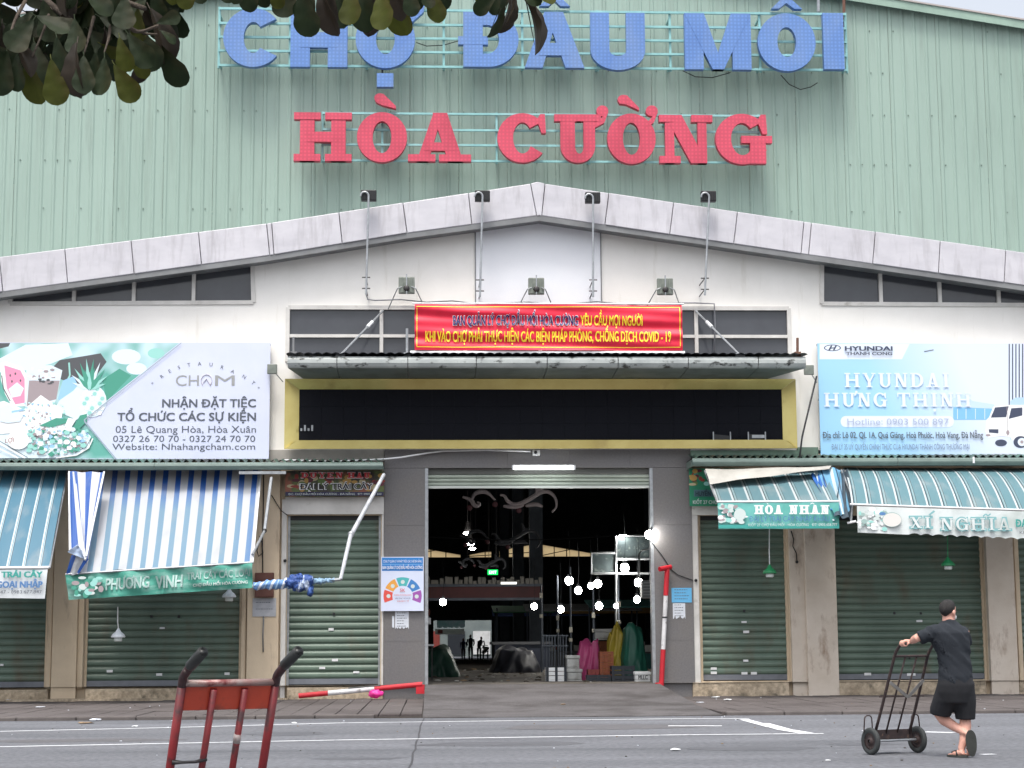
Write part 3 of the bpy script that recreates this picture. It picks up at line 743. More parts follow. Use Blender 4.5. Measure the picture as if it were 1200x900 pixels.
for px, py, Y, r_, lab in bulbs:
    c = hp(px, py, Y); rr = r_ / F_PX * Y * .95
    t = thing('hanging_bulb', lab, 'light bulb', (c.x, c.y, c.z - rr), gb)
    MB().ball(c, rr * .96, rz=rr * 1.02, n=14, m=9).build('bulb', bulb_m, t, True)
    MB().lathe([(rr*.42, rr*.7), (rr*.42, rr*1.5), (rr*.25, rr*1.7)], c, 10).build('socket', BLACK, t)
    MB().tube([c + Vector((0, 0, rr*1.6)), c + Vector((.03, 0, rr*1.6 + .5)), c + Vector((0, 0, rr*1.6 + 1.3))], .008, 4).build('cord', cord_m, t)
c = hp(760, 627, Dw - .1); rr = .095
t = thing('pier_bulb', 'bare lit bulb fixed at the inner corner of the right stone pier', 'light bulb', (c.x, c.y - .12, c.z - rr))
MB().ball((c.x, c.y - .15, c.z), rr, n=14, m=9).build('bulb', bulb_m, t, True)
MB().tube([(c.x + .03, c.y - .15, c.z + rr*.8), (c.x + .05, c.y - .15, c.z + rr*1.5), (c.x + .07, c.y + .02, c.z + rr*1.5)], .03, 8).build('socket', BLACK, t)
# high lamps under the roof
for i, (px, py, L_) in enumerate(((548, 625, 10), (551.5, 637.5, 8.5), (553.5, 643, 7.5))):
    Y = 66 + i * 14; c = hp(px, py, Y); k = Y / F_PX
    t = thing('roof_lamp', ['nearest and brightest slanted lamp under the hall roof', 'middle one of the three slanted roof lamps', 'farthest and smallest of the three slanted roof lamps'][i], 'lamp', tuple(c), 'bright lamps under the hall roof')
    MB().ball(c, L_ * .5 * k, .25, 1.6 * k, 14, 6).build('lens', bulb_m, t, True)
    MB().lathe([(L_*.5*k, .04), (L_*.3*k, .3), (.08, .42)], c, 14).build('reflector', DARKSTEEL, t)
    MB().tube([c + Vector((0, 0, .4)), (c.x, c.y, roofz(c.x) - .1)], .02, 5).build('stem', DARKSTEEL, t)
# exit sign and lit label
q = rect(571.5, 667.5, 583.5, 673.5, 70)
t = thing('exit_sign', 'small glowing green exit sign deep inside the hall', 'exit sign', ((q[0]+q[1])/2, 70, q[2]))
MB().box(q[0], q[1], 70, 70.1, q[2], q[3]).build('sign_box', mat('exit_green', S(6, 120, 50), emit=S(10, 200, 80), estr=1.3), t)
mb = MB(); addtext(mb, 'EXIT', 573.2, 668.7, 582, 672.3, 69.985, .02); mb.build('lettering', mat('exit_white', S(220, 255, 230), emit=S(200, 255, 220), estr=1.6), t)
for xx in (q[0] + .05, q[1] - .05): MB().tube([(xx, 70.05, q[3]), (xx, 70.05, q[3] + 5)], .01, 4).build('hanger', DARKSTEEL, t)
q = rect(587, 682, 605.5, 684.6, 68)
t = thing('lit_sign', 'thin white lit stall sign on top of the dark red banner', 'sign', ((q[0]+q[1])/2, 68, q[2]))
MB().box(q[0], q[1], 68, 68.08, q[2], q[3]).build('sign_box', mat('dimwhite', S(200, 200, 190), emit=(1, 1, .92), estr=.8), t)
# dark red stall header
q = rect(492, 687.5, 636, 700.5, 69)
t = thing('stall_header', 'long dark red stall header running across the hall', 'stall sign', ((q[0]+q[1])/2, 69, q[2]))
MB().box(q[0], q[1], 69, 69.15, q[2], q[3]).build('board', mat('dark_red', S(84, 48, 50), S(66, 42, 44), 1, .8), t)
MB().box(q[0], q[1], 68.95, 69.2, q[3] + .003, q[3] + .1).build('trim', stl, t); MB().box(q[0], q[1], 68.95, 69.2, q[2] - .1, q[2] - .003).build('trim', stl, t)
MB().box(q[1] - .1, q[1], 68.95, 69.1, .02, q[2] - .1).build('post', stl, t); MB().box(q[0] , q[0]+.1, 68.95, 69.1, .02, q[2] - .1).build('post', stl, t)
mb = MB(); 
for k in range(26):
    a = q[0] + (q[1]-q[0]) * (k + random.uniform(.1, .4)) / 26; b_ = random.uniform(.1, .3)
    mb.box(a, a + .14, 68.9, 69.1, q[3] + .1, q[3] + .1 + b_)
mb.build('bundle', mat('bundle_grey', S(110, 108, 104), rough=.9), t, kind='stuff')
# stall frames with boards at the upper right
def pipes(mb, pts, Y, r_=.035): mb.tube([hp(x, y, Y) for x, y in pts], r_, 6)
t = thing('display_rack', 'pipe rack holding two dark picture boards above the right stalls', 'frame', tuple(hp(725, 780, 50)))
for a in ([(722, 800), (722, 628), (761, 628)], [(693, 672), (693, 648), (722, 648)], [(693, 672), (761, 672)], [(722, 655), (761, 655)]):
    mb = MB(); pipes(mb, a, 50.2); mb.build('pipe', GALV, t)
mb = MB(); pipes(mb, [(749, 676), (749, 650), (752, 645), (762, 643)], 49.0, .03); mb.build('curved_pipe', GALV, t)
board = mat('picture_board', S(70, 82, 84), S(40, 50, 56), 3.5, .5, c3=S(120, 130, 126), s3=7, lo3=.55, hi3=.7)
for x0, y0, x1, y1 in ((694, 649, 721, 671), (723, 629.5, 761, 654)):
    q = rect(x0, y0, x1, y1, 50.25); MB().box(q[0], q[1], 50.25, 50.3, q[2], q[3]).build('picture_board', board, t)
q = rect(726, 626.5, 734, 628.3, 50); MB().box(q[0], q[1], 50.0, 50.15, q[2], q[3]).build('tube_lamp', bulb_m, t)
for i, (x, y0, y1, lab) in enumerate(((668, 664, 756, 'left'), (653, 674, 745, 'short thin'), (695, 690, 745, 'middle'), (725, 672, 735, 'right'), (634, 686, 728, 'far'))):
    Y = 52 + (i % 2) * 2
    mb = MB(); mb.tube([(hp(x, y0, Y).x, Y, .4), hp(x, y0, Y)], .03, 6)
    t2 = thing('stall_pole', {'left': 'tall stall pole under the large left bulb', 'short thin': 'thin pole standing farthest left of the stall poles near the railing', 'middle': 'stall pole below the touching pair of bulbs', 'right': 'stall pole rising out of the yellow cloth', 'far': 'dim pole at the end of the dark red header'}[lab], 'pole', (hp(x, y0, Y).x, Y, .4))
    mb.build('pole', stl, t2)
    for k in range(2):
        zz = hp(x, y1 - 4 - k * (11 + 3 * i), Y).z; MB().box(t2.location.x - .05, t2.location.x + .04, Y - .1, Y - .045, zz, zz + .1 + .05 * k).build('socket_box', mat('ivory', S(200, 196, 184), rough=.5), t2)
q = rect(752.5, 680, 760.5, 701, 47.5); t = thing('air_conditioner', 'white air conditioner unit hanging just inside the right pier', 'air conditioner', ((q[0]+q[1])/2, 47.5, q[2]))
bevel(MB().box(q[0], q[1] + .3, 47.5, 48.0, q[2], q[3]).build('casing', WHITEP, t), .03)
for k in range(6):
    zz = q[2] + (q[3]-q[2]) * (k + .5) / 6; MB().box(q[0] + .03, q[1] + .27, 47.48, 47.5, zz, zz + .03).build('grille_bar', GALV, t)
# iron scrolls hanging across the entrance passage
def scroll(px, py, s_, Y, label, mirror=1, dim=1):
    c = hp(px, py, Y); k = s_ * Y / F_PX
    t = thing('iron_scroll', label, 'ornament', tuple(c), 'wrought iron scrolls in the entrance')
    def sp(pts, r_=.04):
        mb = MB(); q = [Vector((c.x + mirror*x*k, Y, c.z + y*k)) for x, y in pts]
        # smooth the path
        out = []
        for i in range(len(q) - 1):
            p0, p1, p2, p3 = q[max(i-1, 0)], q[i], q[i+1], q[min(i+2, len(q)-1)]
            for u in (0, .25, .5, .75):
                out.append(.5 * ((2*p1) + (p2-p0)*u + (2*p0-5*p1+4*p2-p3)*u*u + (3*p1-p0-3*p2+p3)*u**3))
        out.append(q[-1]); n = len(out)
        mb.tube(out, [r_ * (.6 + .8 * math.sin(math.pi * min(1, (i + .5) / n * 1.1))) for i in range(n)], 7); mb.build('scroll_bar', mat('scroll_grey', S(188, 176, 176), S(158, 150, 152), 3, .5) if dim == 1 else mat('scroll_shaded', S(74, 76, 82), rough=.8), t)  # deeper scrolls get a darker copy of the grey: hall dimness painted in
    sp([(-58, 8), (-52, 6), (-47, 3), (-45, -1), (-41, -3), (-38, 0), (-41, 2)]); sp([(-47, 4), (-44, 11), (-36, 14), (-28, 12), (-20, 4)])
    sp([(-14, 10), (-9, 9), (-5, 3), (2, -1), (10, 0), (22, 6), (34, 13), (44, 13), (51, 6), (52, -4), (47, -10)]); sp([(-10, -3), (4, -4), (14, -2)]); sp([(16, -3), (28, -1), (36, -4)])
    sp([(28, 10), (30, 18), (27, 24)], .035); sp([(29, 14), (34, 16), (38, 15)], .03)
    for x, y in ((-20, -1), (-50, -5), (8, -8)):
        mb = MB(); mb.ball((c.x + mirror*x*k, Y, c.z + y*k), 3.4*k, .03, 3.4*k, 10, 6); mb.build('flower', mat('scroll_flower', S(96, 60, 66), rough=.7), t, True)
    for x in (-36, 30): MB().tube([(c.x + mirror*x*k, Y, c.z + 14*k), (c.x + mirror*x*k, Y, c.z + 60*k)], .01, 4).build('hanger', DARKSTEEL, t)
scroll(600, 590, 1.0, 43.0, 'nearest grey iron scroll with dark flowers hanging at the top of the entrance')
scroll(588, 634, .85, 52.0, 'dim middle iron scroll hanging in front of the lit far windows', 1, 2)
scroll(566, 662, .5, 62.0, 'faintest iron scroll hanging lowest and farthest in the hall', 1, 2)
# sagging string of wire
mb = MB(); mb.tube([hp(498 + 10*i, 629 + 6*math.sin(math.pi*i/27) - i*.2, 46) for i in range(28)], .012, 4)
mb.top('overhead_wire', cord_m, 'thin dark wire sagging across the inside of the entrance', 'wire')

# ---- goods and stalls
def lumps(name, mats, label, cat, px0, py0, px1, py1, Y, dp, seed=0, peak_=.5, wob=.12, part='tarp', group=None):
    """a tarpaulin thrown over goods: draped closed shell with folds"""
    a, b, c, d_ = rect(px0, py0, px1, py1, Y); fl = interp([(Dw, HZ), (60, HZ), (76, 0.02), (150, 0.02)], Y); c = fl
    t = thing(name, label, cat, ((a + b) / 2, Y + dp / 2, c), group); cx, cy = (a + b) / 2, Y + dp / 2; h = d_ - c
    def f(u, v):
        an = 2 * math.pi * u; sv = min(1.0, v / .72); tv = max(0.0, (v - .72) / .28); hh = sv * (1 - .0 * tv)
        ca, sa = math.cos(an), math.sin(an); m_ = max(abs(ca), abs(sa)); sq = (1 / m_) ** .6
        nz = noise.noise((ca * 1.6 + seed * 3, sa * 1.6, 2.0 + hh)); nz2 = noise.noise((ca * 4 + seed, sa * 4, hh * 2.5))
        r_ = (1 + wob * (nz * 1.6 + nz2) + .05 * math.sin(an * 9 + seed + 3 * nz) * (1 - hh)) * (1.02 - .34 * hh ** 1.5) * (1 - tv)
        top = .86 + .28 * noise.noise((ca * r_ * 1.3 + seed, sa * r_ * 1.3, 5.0)) + .1 * tv
        return (cx + ca * sq * (b - a) / 2 * r_ + (peak_ - .5) * (b - a) * hh, cy + sa * sq * dp / 2 * r_, c + h * hh * top)
    MB().grid(f, 56, 26).build(part, mats, t, True); return t
gt = mat('green_tarp', S(38, 104, 86), S(28, 82, 70), 2, .5, bump=.3, bscale=6); dg_ = mat('dark_green_tarp', S(30, 70, 56), S(22, 54, 46), 2, .5, bump=.3, bscale=6)
pk = mat('pink_tarp', S(176, 66, 116), S(150, 52, 98), 2, .5, bump=.3, bscale=6); yl = mat('yellow_tarp', S(190, 170, 60), S(160, 140, 50), 2, .5, bump=.3, bscale=6)
lumps('covered_goods', gt, 'tall green tarpaulin thrown over goods beside the right pier', 'covered goods', 728, 731, 761, 790, 43.8, .9, 1)
lumps('covered_goods', pk, 'pink tarpaulin bundle between grey box stack and orange crates', 'covered goods', 674, 747, 706, 797, 43.4, .7, 2, .55, .2)
lumps('yellow_cloth', yl, 'yellow plastic sheet hanging down from a stall pole', 'sheet', 708, 730, 730, 770, 44.2, .4, 3, .75, .3)
lumps('covered_goods', dg_, 'dark green tarpaulin heap left of the lit back doorway', 'covered goods', 492, 756, 540, 790, 48, 2.2, 4, .4)
blk = mat('black_tarp', S(40, 42, 52), S(30, 32, 40), 2, .5, bump=.3, bscale=6)
lumps('covered_stall', blk, 'low dark covered stall right of the lit back doorway', 'stall', 576, 757, 634, 790, 54, 3, 5, .5, .08)
def slab_box(name, label, cat, px0, py0, px1, py1, Y, dp, m_, group=None, rails=0, m2=None, open_=True):
    """a crate or box: walls, rim, slats or lid band"""
    a, b, c, d_ = rect(px0, py0, px1, py1, Y); c = HZ + .005 if py1 > 794 else c; t = thing(name, label, cat, ((a+b)/2, Y + dp/2, c), group)
    w2 = .02
    MB().box(a, b, Y, Y + dp, c, c + .03).build('base', m_, t)
    if rails:
        h = (d_ - c - .03) / rails
        for k in range(rails):
            z0 = c + .03 + k*h + h*.12; z1 = c + .03 + (k+1)*h - h*.12
            MB().box(a, b, Y, Y + w2, z0, z1).build('slat', m_, t); MB().box(a, b, Y + dp - w2, Y + dp, z0, z1).build('slat', m_, t)
            for x in (a, b - w2): MB().box(x, x + w2, Y + w2 + .002, Y + dp - w2 - .002, z0, z1).build('slat', m_, t)
        for x in (a, (a+b)/2 - .03, b - .06): MB().box(x, x + .06, Y - .015, Y, c, d_).build('post', m2 or m_, t)
    else:
        o = MB().box(a, b, Y, Y + dp, c + .032, d_ - .08).build('body', m_, t); bevel(o, .02)
        o = MB().box(a - .015, b + .015, Y - .015, Y + dp + .015, d_ - .078, d_).build('lid', m2 or m_, t); bevel(o, .015)
    return t
foam = mat('grey_foam', S(176, 178, 176), S(150, 152, 150), 4, .7, c3=S(120, 118, 112), s3=3, lo3=.5, hi3=.7); org_ = mat('orange_crate', S(168, 96, 62), S(140, 76, 50), 2, .6); blkc = mat('black_crate', S(34, 40, 48), rough=.6); redc = mat('red_crate', S(130, 56, 50), rough=.6)
slab_box('plastic_crate', 'white crate with dark slots standing left of the grey box stack', 'crate', 640, 782, 664, 798.5, 42.2, .5, WHITEP, None, 3, blkc)
slab_box('foam_box', 'lower grey foam box of the stack left of the pink tarp', 'box', 664.5, 784, 682, 798, 42.4, .5, foam, 'grey foam boxes')
slab_box('foam_box', 'upper grey foam box on top of the stack left of the pink tarp', 'box', 664.5, 768, 679, 783.6, 42.4, .5, foam, 'grey foam boxes')
slab_box('foam_box', 'beige flat box leaning behind the yellow cloth', 'box', 697, 737, 718, 750, 44.8, .2, foam)
y0 = 796.5
for k, lab in enumerate(('bottom orange crate of the stack under the yellow cloth', 'second orange crate from the bottom under the yellow cloth', 'third orange crate from the bottom under the yellow cloth', 'fourth orange crate from the bottom under the yellow cloth', 'top orange crate of the stack under the yellow cloth')):
    slab_box('orange_crate', lab, 'crate', 703, y0 - 6.6*(k+1), 719, y0 - 6.6*k - .3, 43.0, .45, org_, 'stacked orange crates', 2)
slab_box('red_crate', 'lower dark red crate in front of the pink tarp', 'crate', 689, 791, 702, 797.2, 42.6, .4, redc, 'dark red crates', 2)
slab_box('red_crate', 'upper dark red crate in front of the pink tarp', 'crate', 689, 784.5, 702, 790.6, 42.6, .4, redc, 'dark red crates', 2)
slab_box('black_crate', 'black crate on the floor left of the dark blue crate', 'crate', 688, 791, 716, 799, 41.8, .45, blkc, 'black crates on the hall floor', 2)
slab_box('black_crate', 'large black crate in front of the green tarpaulin', 'crate', 717, 780, 744, 799, 41.7, .5, blkc, 'black crates on the hall floor', 3)
t = slab_box('white_tub', 'white tub with dark writing at the foot of the right pier', 'tub', 744.5, 787, 762, 800, 41.4, .4, WHITEP)
mb = MB(); addtext(mb, 'MLLC', 748, 791, 759, 796, 41.38, .02); mb.build('lettering', blkc, t)
# railing and stall block at the centre
t = thing('stall_railing', 'dark upright bar railing behind the white crate', 'railing', tuple(hp(650, 797, 60)))
for k in range(9):
    x = 637 + k * 3.3; MB().tube([(hp(x, 780, 60).x, 60, .35), hp(x, 745, 60)], .02, 5).build('bar', stl, t)
for y in (745, 757): MB().tube([hp(635, y, 60), hp(666, y, 60)], .025, 5).build('rail', stl, t)
t = thing('market_stall', 'dark stall block with a pale counter edge behind the railing', 'stall', tuple(hp(620, 790, 66)))
q = rect(580, 752, 645, 790, 67); MB().box(q[0], q[1], 67, 70, .02, q[3] - .1).build('cabinet', mat('cab', S(70, 76, 92), rough=.8), t); MB().box(q[0] - .1, q[1] + .1, 66.9, 70.1, q[3] - .098, q[3]).build('counter_top', mat('counter', S(96, 98, 104), rough=.6), t)
q = rect(498, 724, 505, 731.5, 44); t = thing('meter_box', 'small white switch box just inside the left pier', 'box', ((q[0]+q[1])/2, 44, q[2]))
bevel(MB().box(q[0] - .3, q[1], 44, 44.15, q[2], q[3]).build('case', WHITEP, t), .01); MB().box(q[0] - .2, q[1] - .05, 43.99, 44, q[2] + .03, q[3] - .03).build('cover', WHITEP, t)
q = rect(490, 755, 508.5, 757, 44); t = thing('side_table', 'narrow white table edge just inside the left pier', 'table', ((q[0]+q[1])/2, 44, HZ))
MB().box(q[0], q[1], 43.9, 44.5, q[2], q[3]).build('table_top', WHITEP, t)
for x in (q[0] + .03, q[1] - .06):
    for y in (43.95, 44.42): MB().box(x, x + .03, y, y + .03, HZ, q[2] - .002).build('leg', DARKSTEEL, t)
# rubbish on the hall floor
deb = [mat('debris_brown', S(140, 120, 96), rough=.9), mat('debris_grey', S(170, 168, 162), rough=.9), mat('debris_dark', S(64, 58, 50), rough=.9)]
mb = MB()
for k in range(170):
    x, y = random.uniform(-1.2, 6.0), random.uniform(Dw + 1, 62); s_ = random.uniform(.02, .09); mb.mi = random.choice((0, 1, 2, 2))
    mb.ball((x, y, HZ + s_*.2), s_, s_*.8, s_*.35, 6, 4)
tag(mb.build('floor_litter', deb), 'scattered scraps and peelings over the hall floor', 'litter', None, 'stuff')

for i, (px, Y, wd_, m_, lab) in enumerate(((486, 96, 1.2, 'red_awn', 'far stall with a dull red canopy at the left of the hall'), (614, 88, 2.6, 'green_awn', 'far stall with a dull green canopy right of the back doorway'), (640, 100, 5.5, 'blue_awn', 'far stall with a blue canopy behind the railing'),
                                      (684, 84, 5, 'grey_awn', 'far stall with a grey canopy behind the pink tarp'), (722, 92, 5.5, 'ochre_awn', 'far stall with an ochre canopy behind the yellow cloth'), (752, 76, 4, 'teal_awn', 'far stall with a teal canopy behind the tall green tarp'))):
    c = P(px, 752, Y).x; t = thing('far_stall', lab, 'market stall', (c, Y, .02), 'dim stalls deep in the hall'); am = mat(m_, *[(S(130, 70, 66),), (S(60, 110, 80),), (S(70, 90, 140),), (S(120, 122, 126),), (S(150, 120, 70),), (S(60, 120, 120),)][i], rough=.8)
    for sx in (-1, 1):
        for yy in (0, 2.2): MB().tube([(c + sx*wd_/2, Y + yy, .02), (c + sx*wd_/2, Y + yy, 2.9)], .04, 6).build('post', stl, t)
    MB().hexa([(c - wd_/2 - .2, Y - .5, 2.65), (c + wd_/2 + .2, Y - .5, 2.65), (c + wd_/2 + .2, Y - .5, 2.7), (c - wd_/2 - .2, Y - .5, 2.7)], [(c - wd_/2 - .2, Y + 2.4, 3.0), (c + wd_/2 + .2, Y + 2.4, 3.0), (c + wd_/2 + .2, Y + 2.4, 3.05), (c - wd_/2 - .2, Y + 2.4, 3.05)]).build('canopy', am, t)
    MB().box(c - wd_/2, c + wd_/2, Y, Y + 1.1, .75, .82).build('counter_top', mat('counter', (0, 0, 0)), t); MB().box(c - wd_/2 + .1, c + wd_/2 - .1, Y + .05, Y + 1.0, .02, .745).build('counter_base', am, t)
    for k in range(7):
        a = c - wd_/2 + .15 + k*(wd_ - .5)/7; h_ = random.uniform(.15, .5)
        bevel(MB().box(a, a + random.uniform(.35, .55), Y + .15, Y + .75, .822, .822 + h_).build('goods_box', random.choice([foam, org_, WHITEP, redc, blkc, foam]), t), .015)
# ---- beyond the back doorway
q = rect(512, 726.5, 545, 736, 146)
t = thing('scalloped_awning', 'small green and white scalloped awning seen through the back doorway', 'awning', ((q[0]+q[1])/2, 146, q[2]))
mb = MB()
for k in range(5):
    a = q[0] + (q[1]-q[0])*k/5; wdt = (q[1]-q[0])/5
    MB().plate([(a, q[3]), (a, q[2] + wdt*.35)] + ell(a + wdt/2, q[2] + wdt*.35, wdt/2, wdt*.35, 180, 360, 10) + [(a + wdt - .01, q[3])], [], 146, 146.05).build('scallop', [mat('mint_cloth', S(150, 206, 190), S(224, 234, 230), 1.2, .7)], t)
MB().box(q[0], q[1], 146.06, 148, q[3] - .1, q[3]).build('canopy', mat('mint_cloth'  , (0, 0, 0)), t)
q = rect(510, 737, 544, 743.5, 147); t = thing('shop_signboard', 'pale shop signboard with a red emblem beyond the back doorway', 'sign', ((q[0]+q[1])/2, 147, q[2]))
MB().box(q[0], q[1], 147, 147.1, q[2], q[3]).build('board', mat('cream_board', S(222, 212, 196), rough=.7), t); MB().box(q[0] + .2, q[0] + .6, 146.98, 147, q[2] + .08, q[3] - .08).build('emblem', redc, t)
q = rect(495, 726, 600, 776, 158); t = thing('street_house', 'pale shop house across the back street', 'building', ((q[0]+q[1])/2, 158, 0))
MB().box(q[0] - 6, q[1] + 6, 158, 164, 0, 7).build('wall', mat('pale_house', S(128, 138, 138), S(104, 116, 118), .5, .8), t)
for k in range(4):
    a = q[0] + k * 2.2; MB().box(a, a + 1.5, 157.9, 157.98, .2, 2.2).build('shopfront', [redc, blkc, WHITEP, mat('teal_front', S(90, 140, 130), rough=.7)][k], t)
def far_person(px, py0, Y, h, shirt, legs, label, lean=0):
    c = hp(px, py0, Y); x = c.x; t = thing('person', label, 'person', (x, Y, .02)); k = h / 1.7
    q = lambda dx, dy, z: (x + dx*k, Y + dy*k, .02 + z*k)
    for s_ in (-1, 1): MB().tube([q(.09*s_, 0, .03), q(.1*s_, .02, .48), q(.09*s_, 0, .88)], [.055*k, .065*k, .09*k], 8).build('leg', legs, t, True)
    MB().tube([q(0, 0, .82), q(0, 0, 1.0), q(lean*.3, .02, 1.25), q(lean*.5, .03, 1.42), q(lean*.5, .03, 1.5)], [.15*k, .15*k, .19*k, .17*k, .06*k], 12, True, .65).build('torso', shirt, t, True)
    for s_ in (-1, 1): MB().tube([q(.2*s_ + lean*.5, .02, 1.4), q(.25*s_ + lean*.5, -.04, 1.12), q(.2*s_ + lean*.3, -.2, .98)], [.055*k, .045*k, .035*k], 8).build('arm', shirt, t, True)
    MB().ball(q(lean*.55, .02, 1.6), .085*k, .1*k, .12*k, 10, 8).build('head', mat('skin', S(190, 140, 116), S(170, 120, 98), 6, .6), t, True)
blue_s = mat('blue_shirt', S(70, 84, 140), rough=.8)
far_person(551.5, 775, 128, 1.75, mat('dark_shirt', S(30, 32, 40), rough=.8), blkc, 'person in dark clothes standing in the back doorway')
far_person(543, 775, 131, 1.5, blue_s, mat('light_trousers', S(150, 140, 130), rough=.8), 'shorter person in a blue shirt left of the dark figure')
far_person(561.5, 775, 127, 1.6, mat('dark_shirt', (0, 0, 0)), blkc, 'person in black leaning at the right of the back doorway', .3)
c = hp(569, 776, 134); t = thing('motorbike', 'pale motorbike parked in the back doorway', 'motorbike', (c.x, 134, .02))
for dy in (-.6, .6):
    mb = MB(); mb.tube([(c.x + .3 * dy, 134 + dy + .3*math.cos(a*math.pi/8), .34 + .3*math.sin(a*math.pi/8)) for a in range(17)], .05, 6); mb.build('wheel', BLACK, t, True)
MB().tube([(c.x - .18, 133.5, .5), (c.x - .05, 133.8, .62), (c.x + .02, 134.1, .78), (c.x + .2, 134.6, .8)], [.14, .16, .16, .1], 10).build('body', WHITEP, t, True)
MB().tube([(c.x - .45, 133.6, 1.02), (c.x - .15, 133.45, 1.0), (c.x + .15, 133.5, 1.02)], .025, 6).build('handlebar', BLACK, t)
MB().ball((c.x - .15, 133.4, .88), .12, .1, .12, 10, 6).build('headlight', WHITEP, t, True)

# ------------------------------------------------------------------ the two big name signs
def dotface(name, c, c2, edge):
    """LED studded sheet face: fine horizontal rows"""
    m = mat(name, c, c2, .8, .45, c3=edge, s3=1.4, st3=(1, 1, .5), lo3=.46, hi3=.78)
    t = m.node_tree; n = t.nodes; L = t.links; b = n['Principled BSDF']; s = b.inputs['Base Color'].links[0].from_socket
    tc = n.new('ShaderNodeTexCoord'); v = n.new('ShaderNodeTexVoronoi'); v.inputs['Scale'].default_value = 11; v.inputs['Randomness'].default_value = .08
    L.new(tc.outputs['Object'], v.inputs[0]); r = n.new('ShaderNodeMapRange'); r.inputs[1].default_value = .1; r.inputs[2].default_value = .45; r.inputs[3].default_value = 1.12; r.inputs[4].default_value = .86
    L.new(v.outputs['Distance'], r.inputs[0]); k = n.new('ShaderNodeVectorMath'); k.operation = 'SCALE'; L.new(s, k.inputs[0]); L.new(r.outputs[0], k.inputs['Scale']); L.new(k.outputs[0], b.inputs['Base Color'])
    return m
BLUEL = dotface('blue_letter', S(98, 136, 196), S(86, 124, 186), S(112, 140, 186)); REDL = dotface('red_letter', S(206, 74, 98), S(194, 64, 88), S(166, 50, 72))
Ys = Gw - .55
def grid_frame(name, parent, xs, ys, Y, wd=.055, x0=None, x1=None):
    x0 = x0 or xs[0]; x1 = x1 or xs[-1]
    X0, X1 = P(x0, ys[0], Y).x, P(x1, ys[0], Y).x
    for y in ys:
        z = P((x0 + x1) / 2, y, Y).z; MB().box(X0, X1, Y, Y + wd, z - wd/2, z + wd/2).build(name, TEALM, parent)
    z0, z1 = P((x0+x1)/2, ys[-1], Y).z, P((x0+x1)/2, ys[0], Y).z
    for x in xs:
        a = P(x, ys[0], Y).x; MB().box(a - wd/2, a + wd/2, Y + wd, Y + 2*wd, z0 - wd, z1 + wd).build(name, TEALM, parent)
        for z in (z0 + .1, z1 - .1): MB().box(a - .02, a + .02, Y + 2*wd, Gw, z - .02, z + .02).build('bracket', TEALM, parent)
def letter(parent, pieces, px, py, m_, name='letter', Y=None, depth=.16, rot=0, lift=0):
    mb = MB(); Y = (Y or Ys) - depth - .01 - lift; place_glyph(mb, pieces, px, py, Y, depth, .003, rot=rot); return mb.build(name, m_, parent)
ts = thing('blue_market_sign', 'big blue block letters on a teal frame along the top of the green gable', 'sign', tuple(P(625, 79, Ys)))
grid_frame('frame_bar', ts, [257, 340, 430, 520, 612, 700, 785, 890, 991], [13, 30, 46, 62, 79], Ys)
def rcw(x0, x1, z0, z1): return [([(x0, z0), (x1, z0), (x1, z1), (x0, z1)], [])]
letter(ts, glyph('C', 69, 70, 24, 17, 0), 261, 77, BLUEL)
letter(ts, glyph('H', 67, 66, 23, 17, 0), 340, 78, BLUEL)
letter(ts, glyph('O', 70, 69, 24, 17, 0), 416.5, 78.5, BLUEL)
letter(ts, [([(62, 58), (67, 56), (80, 68), (82, 84), (66, 84), (68, 72)], [])], 416.5, 78.5, BLUEL, 'letter_mark')
letter(ts, rcw(0, 19.5, 0, 16.5), 441.5, 101.5, BLUEL, 'letter_mark')
a = P(448, 90, Ys).x; MB().box(a - .02, a + .02, Ys, Ys + .04, P(448, 101, Ys).z, P(448, 79, Ys).z).build('bracket', DARKSTEEL, ts)
g = glyph('D', 65, 67, 23, 16, 0); letter(ts, g + [rc(-6, 29, 27, 37)], 543, 78, BLUEL)
letter(ts, glyph('A', 70, 68, 21, 15, 0), 615, 79, BLUEL)
letter(ts, [([(0, 0), (11, 0), (18, 7), (25, 0), (36, 0), (22, 14), (14, 14)], [])], 632, 7, BLUEL, 'letter_mark')
letter(ts, [([(12, 0), (22, 0), (12, 12), (0, 12)], [])], 664, -8, BLUEL, 'letter_mark')
letter(ts, glyph('U', 64, 69, 22, 17, 0), 692.5, 81, BLUEL)
letter(ts, glyph('M', 78, 68, 22, 16, 0), 803, 81, BLUEL)
letter(ts, glyph('O', 68, 68, 23, 17, 0), 889, 82, BLUEL)
letter(ts, [([(0, 0), (9, 0), (17.5, 7), (27, 0), (36, 0), (22, 13), (13, 13)], [])], 904, 10, BLUEL, 'letter_mark')
letter(ts, [([(0, 0), (10, 0), (22, 12), (12, 12)], [])], 926, -8, BLUEL, 'letter_mark')
letter(ts, rcw(0, 24, 0, 68), 966, 81, BLUEL)
tr_ = thing('red_market_sign', 'red serif letters on a teal frame below the blue letters', 'sign', tuple(P(625, 190, Ys)))
grid_frame('frame_bar', tr_, [378, 448, 582, 690, 780, 889], [134, 153, 170.5, 189], Ys, .05, 378, 893)
a = P(448, 118, Ys).x
